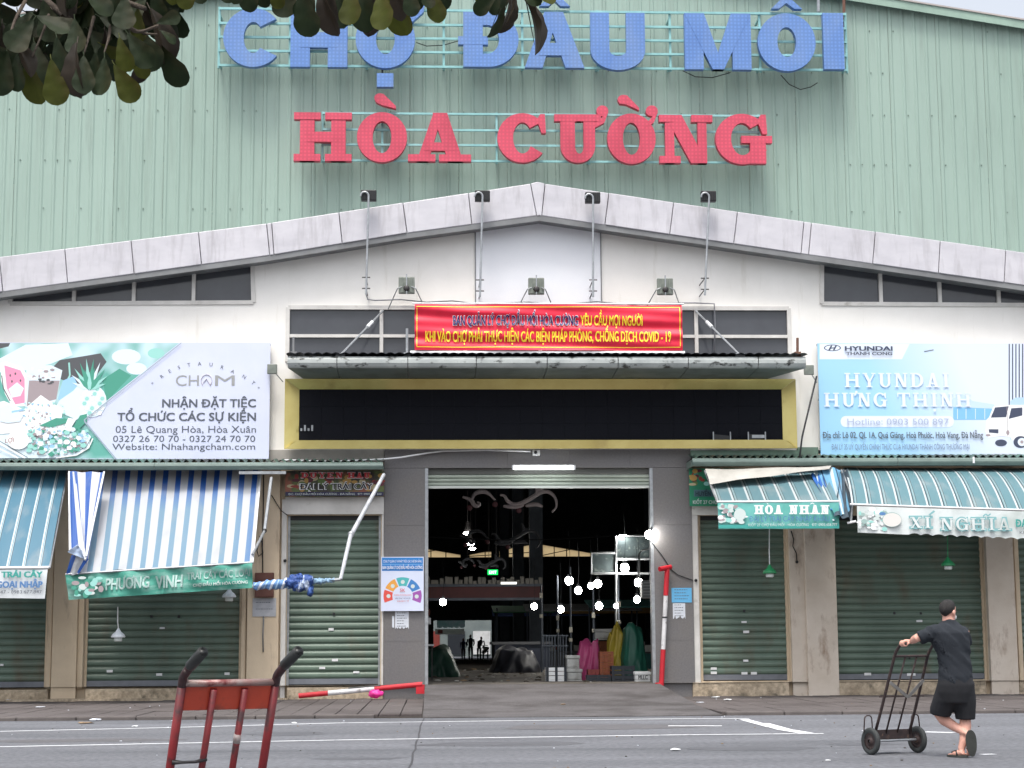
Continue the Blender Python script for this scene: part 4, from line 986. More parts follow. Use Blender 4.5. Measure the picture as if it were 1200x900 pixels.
for px, nm in ((344, 'H'), (418, 'O'), (481, 'A'), (583, 'C'), (650, 'U'), (712, 'O'), (773, 'N'), (839, 'G')):
    dims = {344: (68, 59), 418: (59, 59), 481: (69, 59), 583: (58, 58), 650: (55, 58), 712: (57, 59), 773: (63, 58), 839: (62, 59)}[px]
    base = {344: 188.5, 418: 189, 481: 189, 583: 189.5, 650: 190, 712: 191, 773: 191, 839: 191.5}[px]
    stt = 19 if nm != 'N' else 17
    letter(tr_, glyph(nm, dims[0], dims[1], 18.5 if nm in 'OCG' else 17, 11 if nm in 'OCG' else (10 if nm == 'A' else 11), 8.5), px, base, REDL)
letter(tr_, [(ell(5, 15, 6.5, 5.5, 0, 360, 18), []), ([(0.5, 18), (9, 20), (24, 5), (24, 2), (8, 6), (0, 10)], [])], 440, 129, REDL, 'letter_mark')
letter(tr_, [(ell(6, 14, 7, 5.5, 0, 360, 18), []), ([(0.5, 17.5), (10, 19), (24, 4), (24, 1), (9, 8), (1, 9)], [])], 725, 130, REDL, 'letter_mark')
for px in (699, 757):
    letter(tr_, [(ell(7, 8.5, 7, 6.5, 0, 360, 18), []), ([(9, 4), (14, 7), (9, -6), (-2, -12), (-3, -6), (4, -3)], [])], px, 138, REDL, 'letter_mark')
# loose wires below the signs
for pts, lab in (([(800, 83), (815, 90), (835, 91), (856, 85)], 'loose dark wire drooping under the letter M of the blue sign'), ([(915, 88), (925, 99), (938, 105), (950, 102), (958, 97)], 'frayed wire end hanging below the last letters of the blue sign'),
                 ([(488, 50), (500, 54), (520, 53), (537, 48)], 'thin wire looping between the two words of the blue sign')):
    mb = MB(); mb.tube([P(x, y, Gw - .2) for x, y in pts], .012, 5); mb.top('sign_wire', cord_m, lab, 'wire')
mb = MB(); mb.tube([P(989, -5, Gw - .3), P(989, 34, Gw - .3)], .04, 6)
mb.top('rusty_pipe', mat('rust', S(104, 74, 62), rough=.8), 'short rusty brown pipe at the right end of the blue sign', 'pipe')
mb = MB(); mb.tube([P(959, -2, Gw - .3), P(959, 14, Gw - .3)], .04, 6)
mb.top('vent_pipe', GALV, 'short pale pipe above the last letters of the blue sign', 'pipe')

# ------------------------------------------------------------------ flood lights
for i, (pxh, pyh, pxb, pyb, lab) in enumerate(((432, 229, 429, 345, 'leftmost of the four tall pole floodlights above the white wall'), (565.5, 229.5, 562.5, 348, 'second tall pole floodlight from the left, left of the arch peak'),
                                   (695, 231.5, 695, 348, 'third tall pole floodlight from the left, right of the arch peak'), (831, 230, 826, 346, 'rightmost of the four tall pole floodlights above the white wall'))):
    Y = Yf - .35; b_ = P(pxb, pyb, Y); h_ = P(pxh, pyh, Y); t = thing('pole_floodlight', lab, 'floodlight', tuple(b_), 'floodlights on tall poles')
    mb = MB(); mb.tube([b_, Vector((h_.x, h_.y, h_.z - .02))], .024, 8); mb.build('pole', GALV, t)
    mb = MB(); pts = [Vector((h_.x, h_.y, h_.z - .04))] + [Vector((h_.x - .09 + .09*math.cos(a), h_.y, h_.z - .02 + .1*math.sin(a))) for a in [math.pi * k / 7 for k in range(8)]]
    mb.tube(pts, .024, 8); mb.build('hook', GALV, t)
    mb = MB(); o = mb.box(h_.x - .17, h_.x + .17, Y + .04, Y + .2, h_.z - .1, h_.z + .14).build('lamp_head', BLACK, t); bevel(o, .015)
    for k in range(7): MB().box(h_.x - .15 + k*.045, h_.x - .14 + k*.045, Y + .02, Y + .04, h_.z - .08, h_.z + .12).build('cooling_fin', BLACK, t)
    for dy in (7, 20):
        q = P(pxb, pyb - dy, Y); MB().tube([(q.x - .09, Y, q.z), (q.x + .09, Y, q.z)], .014, 6).build('clamp', DARKSTEEL, t)
        MB().tube([(q.x, Y, q.z), (q.x, Dw - .02, q.z)], .014, 6).build('standoff', DARKSTEEL, t)
back_m = mat('lamp_back', S(128, 134, 126), S(96, 104, 98), 5, .5)
for px, py, lab in ((476.5, 334, 'small grey floodlight braced to the wall above the left end of the red banner'), (628.5, 335, 'small grey floodlight braced to the wall above the middle of the red banner'), (779.5, 335.5, 'small grey floodlight braced to the wall above the right end of the red banner')):
    Y = Dw - .5; c = P(px, py, Y); t = thing('wall_floodlight', lab, 'floodlight', tuple(c - Vector((0, 0, .19))), 'small wall floodlights')
    bevel(MB().box(c.x - .18, c.x + .18, Y, Y + .1, c.z - .19, c.z + .19).build('lamp_head', back_m, t), .02)
    for x in (-.1, .1): MB().box(c.x + x - .015, c.x + x + .015, Y - .03, Y, c.z - .17, c.z + .17).build('cooling_fin', back_m, t)
    MB().box(c.x - .012, c.x + .012, Y - .05, Y - .02, c.z - .21, c.z + .24).build('bracket', GALV, t)
    MB().ball((c.x, Y - .04, c.z - .08), .07, .03, .07, 10, 6).build('driver_box', DARKSTEEL, t, True)
    for s_ in (-1, 1):
        MB().tube([(c.x + s_*.1, Y - .03, c.z - .04), (c.x + s_*.2, Y - .02, c.z - .08), (c.x + s_*.42, Dw - .05, c.z - .46)], .012, 6).build('brace', GALV, t)
mb = MB(); mb.tube([P(x, y, Dw - .1) for x, y in ((429, 345), (431, 351), (440, 352), (470, 351), (500, 354), (530, 352.5), (560, 356), (620, 354), (650, 357), (700, 353.5), (740, 357), (800, 355), (815, 355), (837, 356), (838, 380), (837, 418))], .016, 6)
mb.top('power_cable', mat('grey_cable', S(120, 122, 128), rough=.6), 'grey cable snaking along the wall above the red banner', 'cable', smooth=True)

# ------------------------------------------------------------------ red banner
Yb = Dw - .95
fw = lambda x, z: .022 * math.sin(z * 13 + .8 * math.sin(x * 1.7) + x * .4) + .014 * math.sin(z * 24 + x * 1.3 + 1) + .02 * math.sin(x * 3.1)
banner_m = mat('banner_red', S(226, 32, 66), S(206, 26, 56), 1.5, .5)
q = rect(486, 357, 799.5, 410.5, Yb); t = thing('red_banner', 'red cloth banner with yellow and navy words above the entrance canopy', 'banner', ((q[0]+q[1])/2, Yb, q[2]))
f = lambda u, v: (q[0] + (q[1]-q[0])*u, Yb + fw(q[0] + (q[1]-q[0])*u, q[2] + (q[3]-q[2])*v), q[2] + (q[3]-q[2])*v)
MB().grid(f, 120, 60).build('cloth', banner_m, t, True)
yel = mat('banner_yellow', S(250, 226, 60), rough=.5); navy = mat('banner_navy', S(40, 44, 110), rough=.5); whi = mat('print_white', S(236, 238, 240), rough=.5)
w3 = lambda d_: (lambda x, z: fw(x, z) - d_)
def sub(mb, body, x0, x1, y0, y1, bold, d_): addtext(mb, body, x0, y0, x1, y1, Yb, bold, w3(d_))
mb = MB(); sub(mb, 'BAN QUẢN LÝ CHỢ ĐẦU MỐI HÒA CƯỜNG', 530.6, 677.6, 369.6, 381.4, .05, .03); mb.build('lettering', whi, t)
mb = MB(); sub(mb, 'BAN QUẢN LÝ CHỢ ĐẦU MỐI HÒA CƯỜNG', 531, 677, 370, 381, .024, .045); mb.build('lettering', navy, t)
mb = MB(); sub(mb, 'YÊU CẦU MỌI NGƯỜI', 680, 753, 369.8, 381.3, .03, .03); mb.build('lettering', yel, t)
mb = MB(); sub(mb, 'KHI VÀO CHỢ PHẢI THỰC HIỆN CÁC BIỆN PHÁP PHÒNG, CHỐNG DỊCH COVID - 19', 498.5, 786, 388.2, 400.5, .03, .03); mb.build('lettering', yel, t)
def strip(x0, y0, x1, y1, d_, m_):
    a, b, c, e = rect(x0, y0, x1, y1, Yb); n1 = max(2, int((b-a)/.05)); n2 = max(2, int((e-c)/.05))
    MB().grid(lambda u, v: (a+(b-a)*u, Yb - d_ + fw(a+(b-a)*u, c+(e-c)*v), c+(e-c)*v), n1, n2).build('border', m_, t)
strip(488, 359.5, 797, 360.3, .012, yel); strip(488, 406.5, 797, 407.3, .012, yel); strip(488.2, 361, 489, 406, .014, yel); strip(796.3, 361, 797.1, 406, .014, yel)
MB().tube([(q[0] - .1, Yb + .04, q[2] - .05), (q[1] + .05, Yb + .04, q[2] - .05)], .045, 8).build('batten', WHITEP, t)
MB().tube([(q[0] - .05, Yb + .05, q[3] + .03), (q[1] + .05, Yb + .05, q[3] + .03)], .02, 8).build('batten', WHITEP, t)
for px in (487, 560, 640, 720, 799):
    a = P(px, 400, Yb).x; MB().tube([(a, Yb + .08, q[3] + .03), (a, Yb + .08, P(px, 421, Yb).z)], .018, 6).build('post', GALV, t)

# ------------------------------------------------------------------ entrance canopy
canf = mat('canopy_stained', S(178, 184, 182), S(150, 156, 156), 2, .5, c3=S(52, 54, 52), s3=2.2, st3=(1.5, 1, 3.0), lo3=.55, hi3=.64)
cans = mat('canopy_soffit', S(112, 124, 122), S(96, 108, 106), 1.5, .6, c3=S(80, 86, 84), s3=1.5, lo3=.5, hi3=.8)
Yc = 38.25
cx_0, cx_1 = P(337, 424, Yc).x, P(944, 422, Yc).x; zt, zb_ = P(640, 417.5, Yc).z, P(640, 431.5, Yc).z
CAN = thing('entrance_canopy', 'stained grey metal canopy above the black display panel, hung on tie rods', 'canopy', ((cx_0 + cx_1)/2, Dw, zb_))
div = [337, 395, 478, 558, 641, 724, 806, 888, 944]; sdiv = [P(x, 424, Yc).x for x in div]
for k, (a, b) in enumerate(zip(sdiv, sdiv[1:])):
    a += .008; b -= .008; mb = MB(); prof = [(0, zb_ + .0), (-.05, zb_ + .03), (-.09, zb_ + .1), (-.09, zt - .08), (-.05, zt - .02), (.03, zt)]
    mb.add([p for y, z in prof for p in ((a, Yc + y, z), (b, Yc + y, z))], [(2*i, 2*i+1, 2*i+3, 2*i+2) for i in range(5)]); mb.build('gutter_panel', canf, CAN)
    ia = a + (.28 if k == 0 else 0); ib = b - (.7 if k == len(sdiv) - 2 else 0)
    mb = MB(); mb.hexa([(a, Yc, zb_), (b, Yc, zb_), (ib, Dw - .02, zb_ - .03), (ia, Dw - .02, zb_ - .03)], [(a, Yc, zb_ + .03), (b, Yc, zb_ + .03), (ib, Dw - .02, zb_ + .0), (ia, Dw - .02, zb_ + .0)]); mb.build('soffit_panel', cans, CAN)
mb = MB(); nx = 320
mb.grid(lambda u, v: (cx_0 - .03 + (cx_1 - cx_0 + .06)*u, Yc - .12 + (Dw - Yc + .1)*v, zt + .03 + .035*abs(math.sin(u*math.pi*58)) + .12*v), nx, 3)
mb.build('roof_sheet', mat('canopy_tile', S(86, 90, 94), S(60, 62, 66), 2, .7), CAN)
for x0, x1_, y0_ in ((395, 449, 364), (870, 815, 364)):
    A = P(x0 + (4 if x0 < 600 else -3), 416, Yc + .2); B = P(x1_, y0_, Dw - .05); C = A.lerp(B, .62); D = A.lerp(B, .74)
    MB().tube([A, B], .022, 6).build('tie_rod', GALV, CAN); MB().tube([C, D], .042, 8).build('turnbuckle', WHITEP, CAN); MB().box(A.x - .1, A.x + .1, A.y - .05, A.y + .05, A.z - .04, A.z + .03).build('anchor_plate', GALV, CAN)
for px, y0_, y1_, r_, m_, lab in ((477, 385, 419, .03, GALV, 'short grey pipe standing on the canopy left of the red banner'), (934.5, 396, 418, .03, mat('rust', (0, 0, 0)), 'short rusty pipe standing at the right end of the canopy'), (344, 395, 418, .025, FLASH, 'thin conduit stub standing on the left end of the canopy')):
    a, b = P(px, y0_, Yc + .3), P(px, y1_, Yc + .3); mb = MB(); mb.tube([b, a], r_, 7); mb.box(b.x - .07, b.x + .07, b.y - .07, b.y + .07, b.z, b.z + .1); mb.top('pipe_stub', m_, lab, 'pipe')

# ------------------------------------------------------------------ display panel with brass frame
brass = mat('brass_sheet', S(228, 212, 140), S(208, 190, 118), 1.4, 0.2, .45, bump=.05, bscale=2, c3=S(176, 156, 100), s3=1.2, lo3=.6, hi3=.8)
o_ = rect(334, 445, 932, 526.5, Dw - .3); i_ = rect(350.5, 456, 917, 516.5, Dw - .3)
t = thing('led_display', 'long black display panel in a shiny brass frame above the entrance', 'display', ((o_[0]+o_[1])/2, Dw - .3, o_[2]))
MB().box(i_[0] - .02, i_[1] + .02, Dw - .2, Dw - .02, i_[2] - .02, i_[3] + .02).build('casing', BLACK, t)
led = mat('led_modules', S(16, 18, 26), S(22, 24, 32), 30, .8, spec=.2); n1, n2 = 22, 3
for i in range(n1):
    for j in range(n2):
        a = i_[0] + (i_[1]-i_[0])*i/n1; b = i_[0] + (i_[1]-i_[0])*(i+1)/n1; c = i_[2] + (i_[3]-i_[2])*j/n2; e = i_[2] + (i_[3]-i_[2])*(j+1)/n2
        MB().box(a + .002, b - .002, Dw - .24 + random.uniform(-.003, .003), Dw - .203, c + .002, e - .002).build('led_module', led, t)
def fr(pts0, pts1):  # frame face between outer and inner edge
    return MB().hexa([(p[0], p[2], p[1]) for p in pts0 + pts1], [(p[0], p[2] + .05, p[1]) for p in pts0 + pts1])
yo, yi = Dw - .44, Dw - .26
fr([(o_[0], o_[2], yo), (o_[1], o_[2], yo)], [(i_[1], i_[2], yo - .01), (i_[0], i_[2], yo - .01)]).build('brass_strip', brass, t)
fr([(i_[0], i_[3], yi), (i_[1], i_[3], yi)], [(o_[1], o_[3], yo), (o_[0], o_[3], yo)]).build('brass_strip', brass, t)
fr([(o_[0], o_[2] + .003, yo + .002), (i_[0] - .003, i_[2], yi + .002)], [(i_[0] - .003, i_[3], yi + .002), (o_[0], o_[3] - .003, yo + .002)]).build('brass_strip', brass, t)
fr([(i_[1] + .003, i_[2], yi + .002), (o_[1], o_[2] + .003, yo + .002)], [(o_[1], o_[3] - .003, yo + .002), (i_[1] + .003, i_[3], yi + .002)]).build('brass_strip', brass, t)
for x0, tilt_, lab in ((836, 0, 0), (877, .12, 0)):
    a, b, c, e = rect(x0, 506, x0 + 20, 516.5 if not tilt_ else 519, Dw - .4)
    mb = MB(); mb.hexa([(a, Dw - .4, c), (b, Dw - .4, c + tilt_), (b, Dw - .4, e - .09 + tilt_*.2), (a, Dw - .4, e - .05)], [(a, Dw - .35, c), (b, Dw - .35, c + tilt_), (b, Dw - .35, e - .09 + tilt_*.2), (a, Dw - .35, e - .05)]); mb.build('loose_module', BLACK, t)
    for x in (a, b): MB().box(x - .012, x + .012, Dw - .41, Dw - .37, c, e).build('clip', GALV, t)
    if tilt_: MB().box(a + .08, b - .02, Dw - .412, Dw - .4, e - .14, e - .07).build('torn_foil', GALV, t)
a, b, c, e = rect(352, 499, 368, 505, Dw - .36)
for k in range(4): MB().box(a + k*.08, a + k*.08 + .04, Dw - .37, Dw - .35, c, c + .06 + .07*(k % 2)).build('clip', GALV, t)

# ------------------------------------------------------------------ items on the header
a, b, c, e = rect(600, 545.3, 674, 551, Dw - .3)
t = thing('tube_light', 'lit fluorescent tube above the rolled entrance shutter', 'tube light', ((a+b)/2, Dw - .3, c))
zc = (c+e)/2; MB().tube([(a + .04, Dw - .34, zc - .01), (b - .04, Dw - .34, zc - .01)], .035, 10).build('tube', mat('tube_glow', (1, 1, 1), emit=(.97, 1, 1), estr=6), t, True)
MB().box(a, b, Dw - .3, Dw - .22, zc + .0, zc + .06).build('fitting', WHITEP, t)
for x in (a, b - .04): MB().box(x, x + .04, Dw - .38, Dw - .3, zc - .05, zc + .05).build('end_cap', WHITEP, t)
for x in (a + .2, b - .2): MB().box(x - .015, x + .015, Dw - .24, Dw - .12, zc + .05, zc + .08).build('bracket', GALV, t)
c_ = P(628.5, 530.5, Dw - .25); t = thing('security_camera', 'small white camera box on the stone header above the entrance', 'camera', tuple(c_ - Vector((0, 0, .06))))
bevel(MB().box(c_.x - .08, c_.x + .08, Dw - .3, Dw - .121, c_.z - .06, c_.z + .06).build('box', WHITEP, t), .01); MB().lathe([(.035, 0), (.035, .02), (0, .02)], (0, 0, 0), 12).mesh('x', BLACK)
mb = MB(); mb.tube([(c_.x - .02, Dw - .35, c_.z), (c_.x - .02, Dw - .3, c_.z)], .035, 12); mb.build('lens', BLACK, t, True)
mb = MB(); pts = [(330, 539), (390, 541), (450, 538), (470, 536), (500, 531), (520, 528.5), (570, 527.5), (622, 529)]
mb.tube([P(x, y, Dw - .45 + .2*(i > 3)) for i, (x, y) in enumerate(pts)], .02, 6)
mb.top('white_cable', WHITEP, 'white cable sagging from the left shop roof to the camera box', 'cable', smooth=True)

# ------------------------------------------------------------------ billboards
class Print:
    """flat print on a board: polygons given in photo pixels, each one layer above the last"""
    def __init__(s, Y): s.Y = Y; s.mb = MB(); s.mats = []; s.l = 1
    def poly(s, pts, m_, layer=None):
        if m_ not in s.mats: s.mats.append(m_)
        s.mb.mi = s.mats.index(m_); s.l += 1
        q = [P(x, y, s.Y) for x, y in pts]
        s.mb.plate([(p.x, p.z) for p in q], [], s.Y - .00015 * s.l); return s
    def ell(s, cx, cy, rx, ry, m_, n=20, a0=0, a1=360): return s.poly([(x, y) for x, y in ell(cx, cy, rx, ry, a0, a1, n)], m_)
    def stroke(s, pts, wd, m_):
        for (a, b), (c, d_) in zip(pts, pts[1:]):
            L_ = math.hypot(c-a, d_-b); nx_, ny_ = -(d_-b)/L_*wd/2, (c-a)/L_*wd/2
            s.poly([(a-nx_, b-ny_), (c-nx_, d_-ny_), (c+nx_, d_+ny_), (a+nx_, b+ny_)], m_)
        return s
    def build(s, name, parent): return s.mb.build(name, s.mats, parent)
def pm(name, r, g, b, **k): return mat(name, S(r, g, b), rough=.5, **k)
Yl = Dw - .22
pan_w = mat('vinyl_pale', S(206, 212, 232), S(196, 204, 228), .8, .45, bump=.04, bscale=1.5)
q = rect(-46, 401.5, 316, 538, Yl)
t = thing('restaurant_billboard', 'pale vinyl restaurant billboard with fruit photo standing on the left shop roof', 'billboard', ((q[0]+q[1])/2, Yl, q[2]))
MB().box(q[0], q[1], Yl, Yl + .03, q[2], q[3]).build('vinyl_sheet', pan_w, t)
for x in [q[0] + .05 + k*(q[1]-q[0]-.1)/5 for k in range(6)]: MB().box(x - .025, x + .025, Yl + .032, Yl + .08, q[2] - .1, q[3]).build('frame_tube', GALV, t)
for z in (q[2], (q[2]+q[3])/2, q[3] - .05): MB().box(q[0], q[1], Yl + .082, Yl + .13, z, z + .05).build('frame_tube', GALV, t)
tealp = mat('print_teal', S(96, 168, 156), S(196, 222, 232), .9, .5, lo=.42, hi=.62, detail=2)
A = Print(Yl)
A.poly([(-45, 402), (210, 402), (97, 492), (134, 537.3), (-45, 537.3)], tealp)
wh, dk, pk_, mint, wht, brn, dgn, lb = pm('print_ice', 214, 230, 240), pm('print_dark', 82, 84, 88), pm('print_pink', 232, 146, 178), pm('print_mint', 150, 208, 200), mat('print_white', (0,0,0)), pm('print_taupe', 158, 146, 150), pm('print_green', 70, 150, 130), pm('print_skyblue', 150, 196, 232)
A.poly([(-45, 402), (12, 402), (10, 406), (-45, 420)], dk)
A.poly([(-45, 425), (0, 420), (30, 404), (80, 402), (85, 416), (60, 426), (30, 434), (-45, 440)], wh)
A.poly([(62, 430), (70, 422), (118, 414), (125, 424), (104, 452), (84, 450), (66, 442)], dk)
A.ell(148, 418, 17, 9, wh); A.ell(160, 432, 12, 7, wh); A.ell(183, 414, 10, 6, mint); A.poly([(120, 445), (140, 432), (154, 440), (125, 470)], dgn)
A.poly([(1, 425), (8, 424), (26, 430), (32, 440), (32, 476), (14, 476), (6, 462), (1, 445)], wht); A.poly([(5, 428), (24, 434), (29, 444), (29, 472), (18, 474), (8, 455)], pk_)
A.poly([(10, 456), (20, 448), (28, 455), (24, 464), (14, 466)], wh); A.stroke([(2, 440), (4, 455), (12, 470)], 1.2, dk)
for x, y in ((12, 440), (18, 438), (24, 446), (14, 447)): A.ell(x, y, 1, 1.6, dk, 8)
A.poly([(31, 432), (40, 428), (60, 428), (73, 434), (66, 468), (60, 478), (32, 490), (29, 470)], wh); A.poly([(34, 446), (70, 446), (66, 468), (58, 470), (48, 463), (40, 478), (31, 482)], brn)
for k in range(26): A.ell(random.uniform(34, 68), random.uniform(432, 445), random.uniform(1, 3), random.uniform(.8, 2), random.choice([wht, brn, wh]), 8)
for k in range(10): A.ell(random.uniform(44, 64), random.uniform(444, 450), random.uniform(1, 2.5), random.uniform(.8, 1.6), dk, 8)
A.stroke([(81, 425), (82, 440), (78, 448)], 2, mint)
A.poly([(68, 467), (74, 446), (86, 441), (92, 452), (84, 462), (70, 470)], lb); A.poly([(70, 469), (86, 458), (92, 451), (102, 455), (104, 480), (90, 492), (74, 485), (66, 476)], wh)
# pineapple
A.ell(108, 470, 17, 19, wh)
for r_ in range(6):
    for c_ in range(5):
        x = 96 + c_*6 + (r_ % 2)*3; y = 456 + r_*5.6
        if (x-108)**2/15**2 + (y-470)**2/18**2 < 1: A.poly([(x-2.7, y), (x-1.2, y-2.3), (x+1.6, y-2.3), (x+2.7, y), (x+1.2, y+2.3), (x-1.6, y+2.3)], wht if (r_+c_) % 3 else mint)
        if (x-108)**2/15**2 + (y-470)**2/18**2 < .8 and (r_*c_) % 4 == 1: A.ell(x + 2.9, y + 2.4, .8, .8, brn, 6)
for an, L_ in ((-70, 22), (-52, 27), (-36, 30), (-20, 33), (-6, 36), (8, 36), (22, 34), (38, 30), (54, 26), (72, 20), (-44, 20), (-14, 24), (14, 26), (44, 20), (0, 20)):
    a = R(an); tx, ty = 105 + L_*math.sin(a), 456 - L_*math.cos(a); nx_, ny_ = math.cos(a)*2.6, math.sin(a)*2.6; mx, my = 105 + L_*.35*math.sin(a), 456 - L_*.35*math.cos(a)
    A.poly([(105 - nx_*.6, 456 - ny_*.6), (mx - nx_, my - ny_), (tx, ty), (mx + nx_, my + ny_), (105 + nx_*.6, 456 + ny_*.6)], [mint, wh, dgn][int(abs(an)) % 3])
# ice cream heap
A.poly([(-45, 480), (5, 470), (28, 480), (48, 463), (58, 470), (74, 480), (72, 492), (88, 494), (78, 506), (40, 512), (12, 508), (-45, 512)], wht)
for k in range(70): A.ell(random.uniform(28, 76), random.uniform(472, 504), random.uniform(.6, 1.7), random.uniform(.5, 1.2), random.choice([mint, brn, lb, wh]), 6)
A.poly([(0, 478), (10, 474), (28, 486), (24, 494), (10, 496), (0, 494)], wh); A.stroke([(14, 483), (28, 480)], 2.2, lb)
A.poly([(46, 499), (66, 490), (82, 491), (78, 496), (60, 501)], dgn); A.poly([(80, 490), (90, 491), (82, 504), (76, 500)], wht); A.poly([(94, 487), (102, 485), (102, 494), (92, 504), (84, 505)], dgn)
# plate of salad
A.ell(40, 520, 74, 22, wht, 30, 0, 360) if False else A.poly([(-45, 512), (90, 505), (100, 504), (107, 512), (104, 524), (90, 533), (60, 537), (-45, 537)], wh)
A.stroke([(109, 514), (104, 525), (90, 533.5), (66, 536.6)], 1.4, wht); A.stroke([(107, 513), (102, 523), (88, 531)], .7, dk)
for k in range(230):
    x = random.uniform(34, 103); y = random.uniform(503, 533); r_ = random.uniform(1.2, 3.4)
    if (x-60)**2/46**2 + (y-512)**2/21**2 < 1:
        n_ = random.randint(3, 6); A.poly([(x + r_*math.cos(6.28*i/n_ + k)*1.3, y + r_*math.sin(6.28*i/n_ + k)) for i in range(n_)], random.choice([mint, dgn, wht, wh, brn, wht, mint, lb, tealp]))
A.ell(22, 516, 13, 11, wht); A.stroke([(-10, 514), (30, 537)], 1.8, wht); A.stroke([(-10, 511), (33, 536.5)], .7, dk); A.stroke([(-14, 519), (22, 537)], 1.4, wht)
A.build('printed_photo', t)
mb = MB(); addtext(mb, 'LỢI', 6, 514, 16, 519, Yl - .145, .01, None, .12); mb.build('lettering', redc, t)
mb = MB(); Z = MB()
A2 = Print(Yl - .0)
edge_m = pm('print_shadow', 150, 166, 180)
mb.plate([(P(x, y, Yl).x, P(x, y, Yl).z) for x, y in ((212, 402), (98.5, 492), (99, 495), (135.5, 538), (137, 538), (100.5, 494), (100, 492.5), (213.5, 402))], [], Yl - .03).build('print_edge', edge_m, t)
gry = pm('print_grey', 84, 90, 100); gld = pm('print_silver', 150, 152, 152)
def lt_words(par, body, x0, x1, y0, y1, m_, bold=0.0, Y=None, lift=.006):
    v, _ = rawtext(body, 0.0); a, b = min(p.x for p in v), max(p.x for p in v); ws = body.split(' '); pre = ''
    for w_ in ws:
        pre += w_; e = max(p.x for p in rawtext(pre, 0.0)[0]); q = rawtext(w_, 0.0)[0]; s0 = e - (max(p.x for p in q) - min(p.x for p in q)); pre += ' '
        k = (x1 - x0)/(b - a); lt(par, w_, x0 + (s0 - a)*k, x0 + (e - a)*k, y0, y1, m_, bold, Y or Yl, lift)
def lt(par, body, x0, x1, y0, y1, m_, bold=0.0, Y=Yl, lift=.006, tilt=0):
    mb = MB(); addtext(mb, body, x0, y0, x1, y1, Y - lift, bold, None, tilt); return mb.build('lettering', m_, par)
lt(t, 'NHẬN ĐẶT TIỆC', 190, 300, 467.3, 477, gry, .022); lt(t, 'TỔ CHỨC CÁC SỰ KIỆN', 137.5, 300, 483.2, 493, gry, .022)
lt(t, '05 Lê Quang Hòa, Hòa Xuân', 135.5, 300, 498.6, 507, gry, .008); lt_words(t, '0327 26 70 70 - 0327 24 70 70', 132.5, 299, 510, 517.7, gry, .008); lt(t, 'Website: Nhahangcham.com', 131.5, 299, 519.3, 527, gry, .008)
lt(t, 'CH', 206, 233, 439, 452, gld, -.004); lt(t, 'M', 252, 275, 439, 452, gld, -.004)
mb = MB(); r_ = P(10, 0, Yl).x - P(0, 0, Yl).x; r_ /= 10; c = P(242, 446, Yl); o = [Vector((c.x + 6.2*r_*math.cos(R(a)), Yl - .006, c.z + 7*r_*math.sin(R(a)))) for a in range(-50, 231, 14)]
mb.tube(o, .012, 4, True, .2); mb.tube([c + Vector((-4*r_, -.008, -3*r_)), c + Vector((0, -.008, 2*r_)), c + Vector((5*r_, -.008, -6*r_))], .014, 4, True, .2); mb.build('emblem', pm('print_salmon', 198, 176, 168), t)
for ch, x, y, an in zip('*RESTAURANT*', (180, 189.5, 198.5, 209, 220, 232, 245, 258, 270, 283, 294, 300), (452, 444, 437.5, 433, 430, 428.5, 429, 432, 436.5, 442, 449, 455.5), (48, 40, 30, 20, 12, 4, -4, -14, -22, -34, -42, -50)):
    vs, fs = textmesh(ch, .005); c = P(x, y, Yl); k = .115; an = R(an); mb = MB()
    mb.add([(c.x + (v.x*math.cos(an) - v.y*math.sin(an))*k, Yl - .006, c.z + (v.x*math.sin(an) + v.y*math.cos(an))*k) for v in vs], fs); mb.build('lettering', gry, t)

Yr = Dw - .22
q = rect(960, 402.5, 1300, 536, Yr)
t = thing('truck_billboard', 'light blue truck dealer billboard standing on the right shop roof', 'billboard', ((q[0]+q[1])/2, Yr, q[2]))
bb = bpy.data.materials.new('vinyl_blue'); bb.use_nodes = True; n = bb.node_tree.nodes; L_ = bb.node_tree.links
tc = n.new('ShaderNodeTexCoord'); sp_ = n.new('ShaderNodeSeparateXYZ'); L_.new(tc.outputs['Generated'], sp_.inputs[0])
rp = n.new('ShaderNodeValToRGB'); rp.color_ramp.elements[0].position = .02; rp.color_ramp.elements[0].color = (*S(150, 200, 236), 1); rp.color_ramp.elements[1].position = .62; rp.color_ramp.elements[1].color = (*S(212, 222, 240), 1)
e_ = rp.color_ramp.elements.new(.3); e_.color = (*S(160, 206, 238), 1)
ma = n.new('ShaderNodeMath'); ma.operation = 'MULTIPLY_ADD'; L_.new(sp_.outputs['Z'], ma.inputs[0]); ma.inputs[1].default_value = .16; L_.new(sp_.outputs['X'], ma.inputs[2]); L_.new(ma.outputs[0], rp.inputs[0]); L_.new(rp.outputs[0], n['Principled BSDF'].inputs['Base Color']); n['Principled BSDF'].inputs['Roughness'].default_value = .4
MB().box(q[0], q[1], Yr, Yr + .03, q[2], q[3]).build('vinyl_sheet', bb, t)
for x in [q[0] + .05 + k*(q[1]-q[0]-.1)/5 for k in range(6)]: MB().box(x - .025, x + .025, Yr + .032, Yr + .08, q[2] - .1, q[3]).build('frame_tube', GALV, t)
for z in (q[2], (q[2]+q[3])/2, q[3] - .05): MB().box(q[0], q[1], Yr + .082, Yr + .13, z, z + .05).build('frame_tube', GALV, t)
pale, navy2, lbl = pm('print_pale', 218, 228, 244), pm('print_navy', 62, 70, 92), pm('print_blue', 126, 184, 226)
A = Print(Yr)
A.poly([(960.5, 403), (1066, 403), (1057, 421), (960.5, 421)], pale)
A.ell(975.5, 407.7, 10, 3.9, navy2, 28); A.ell(975.5, 407.7, 8.7, 3.0, pale, 28)
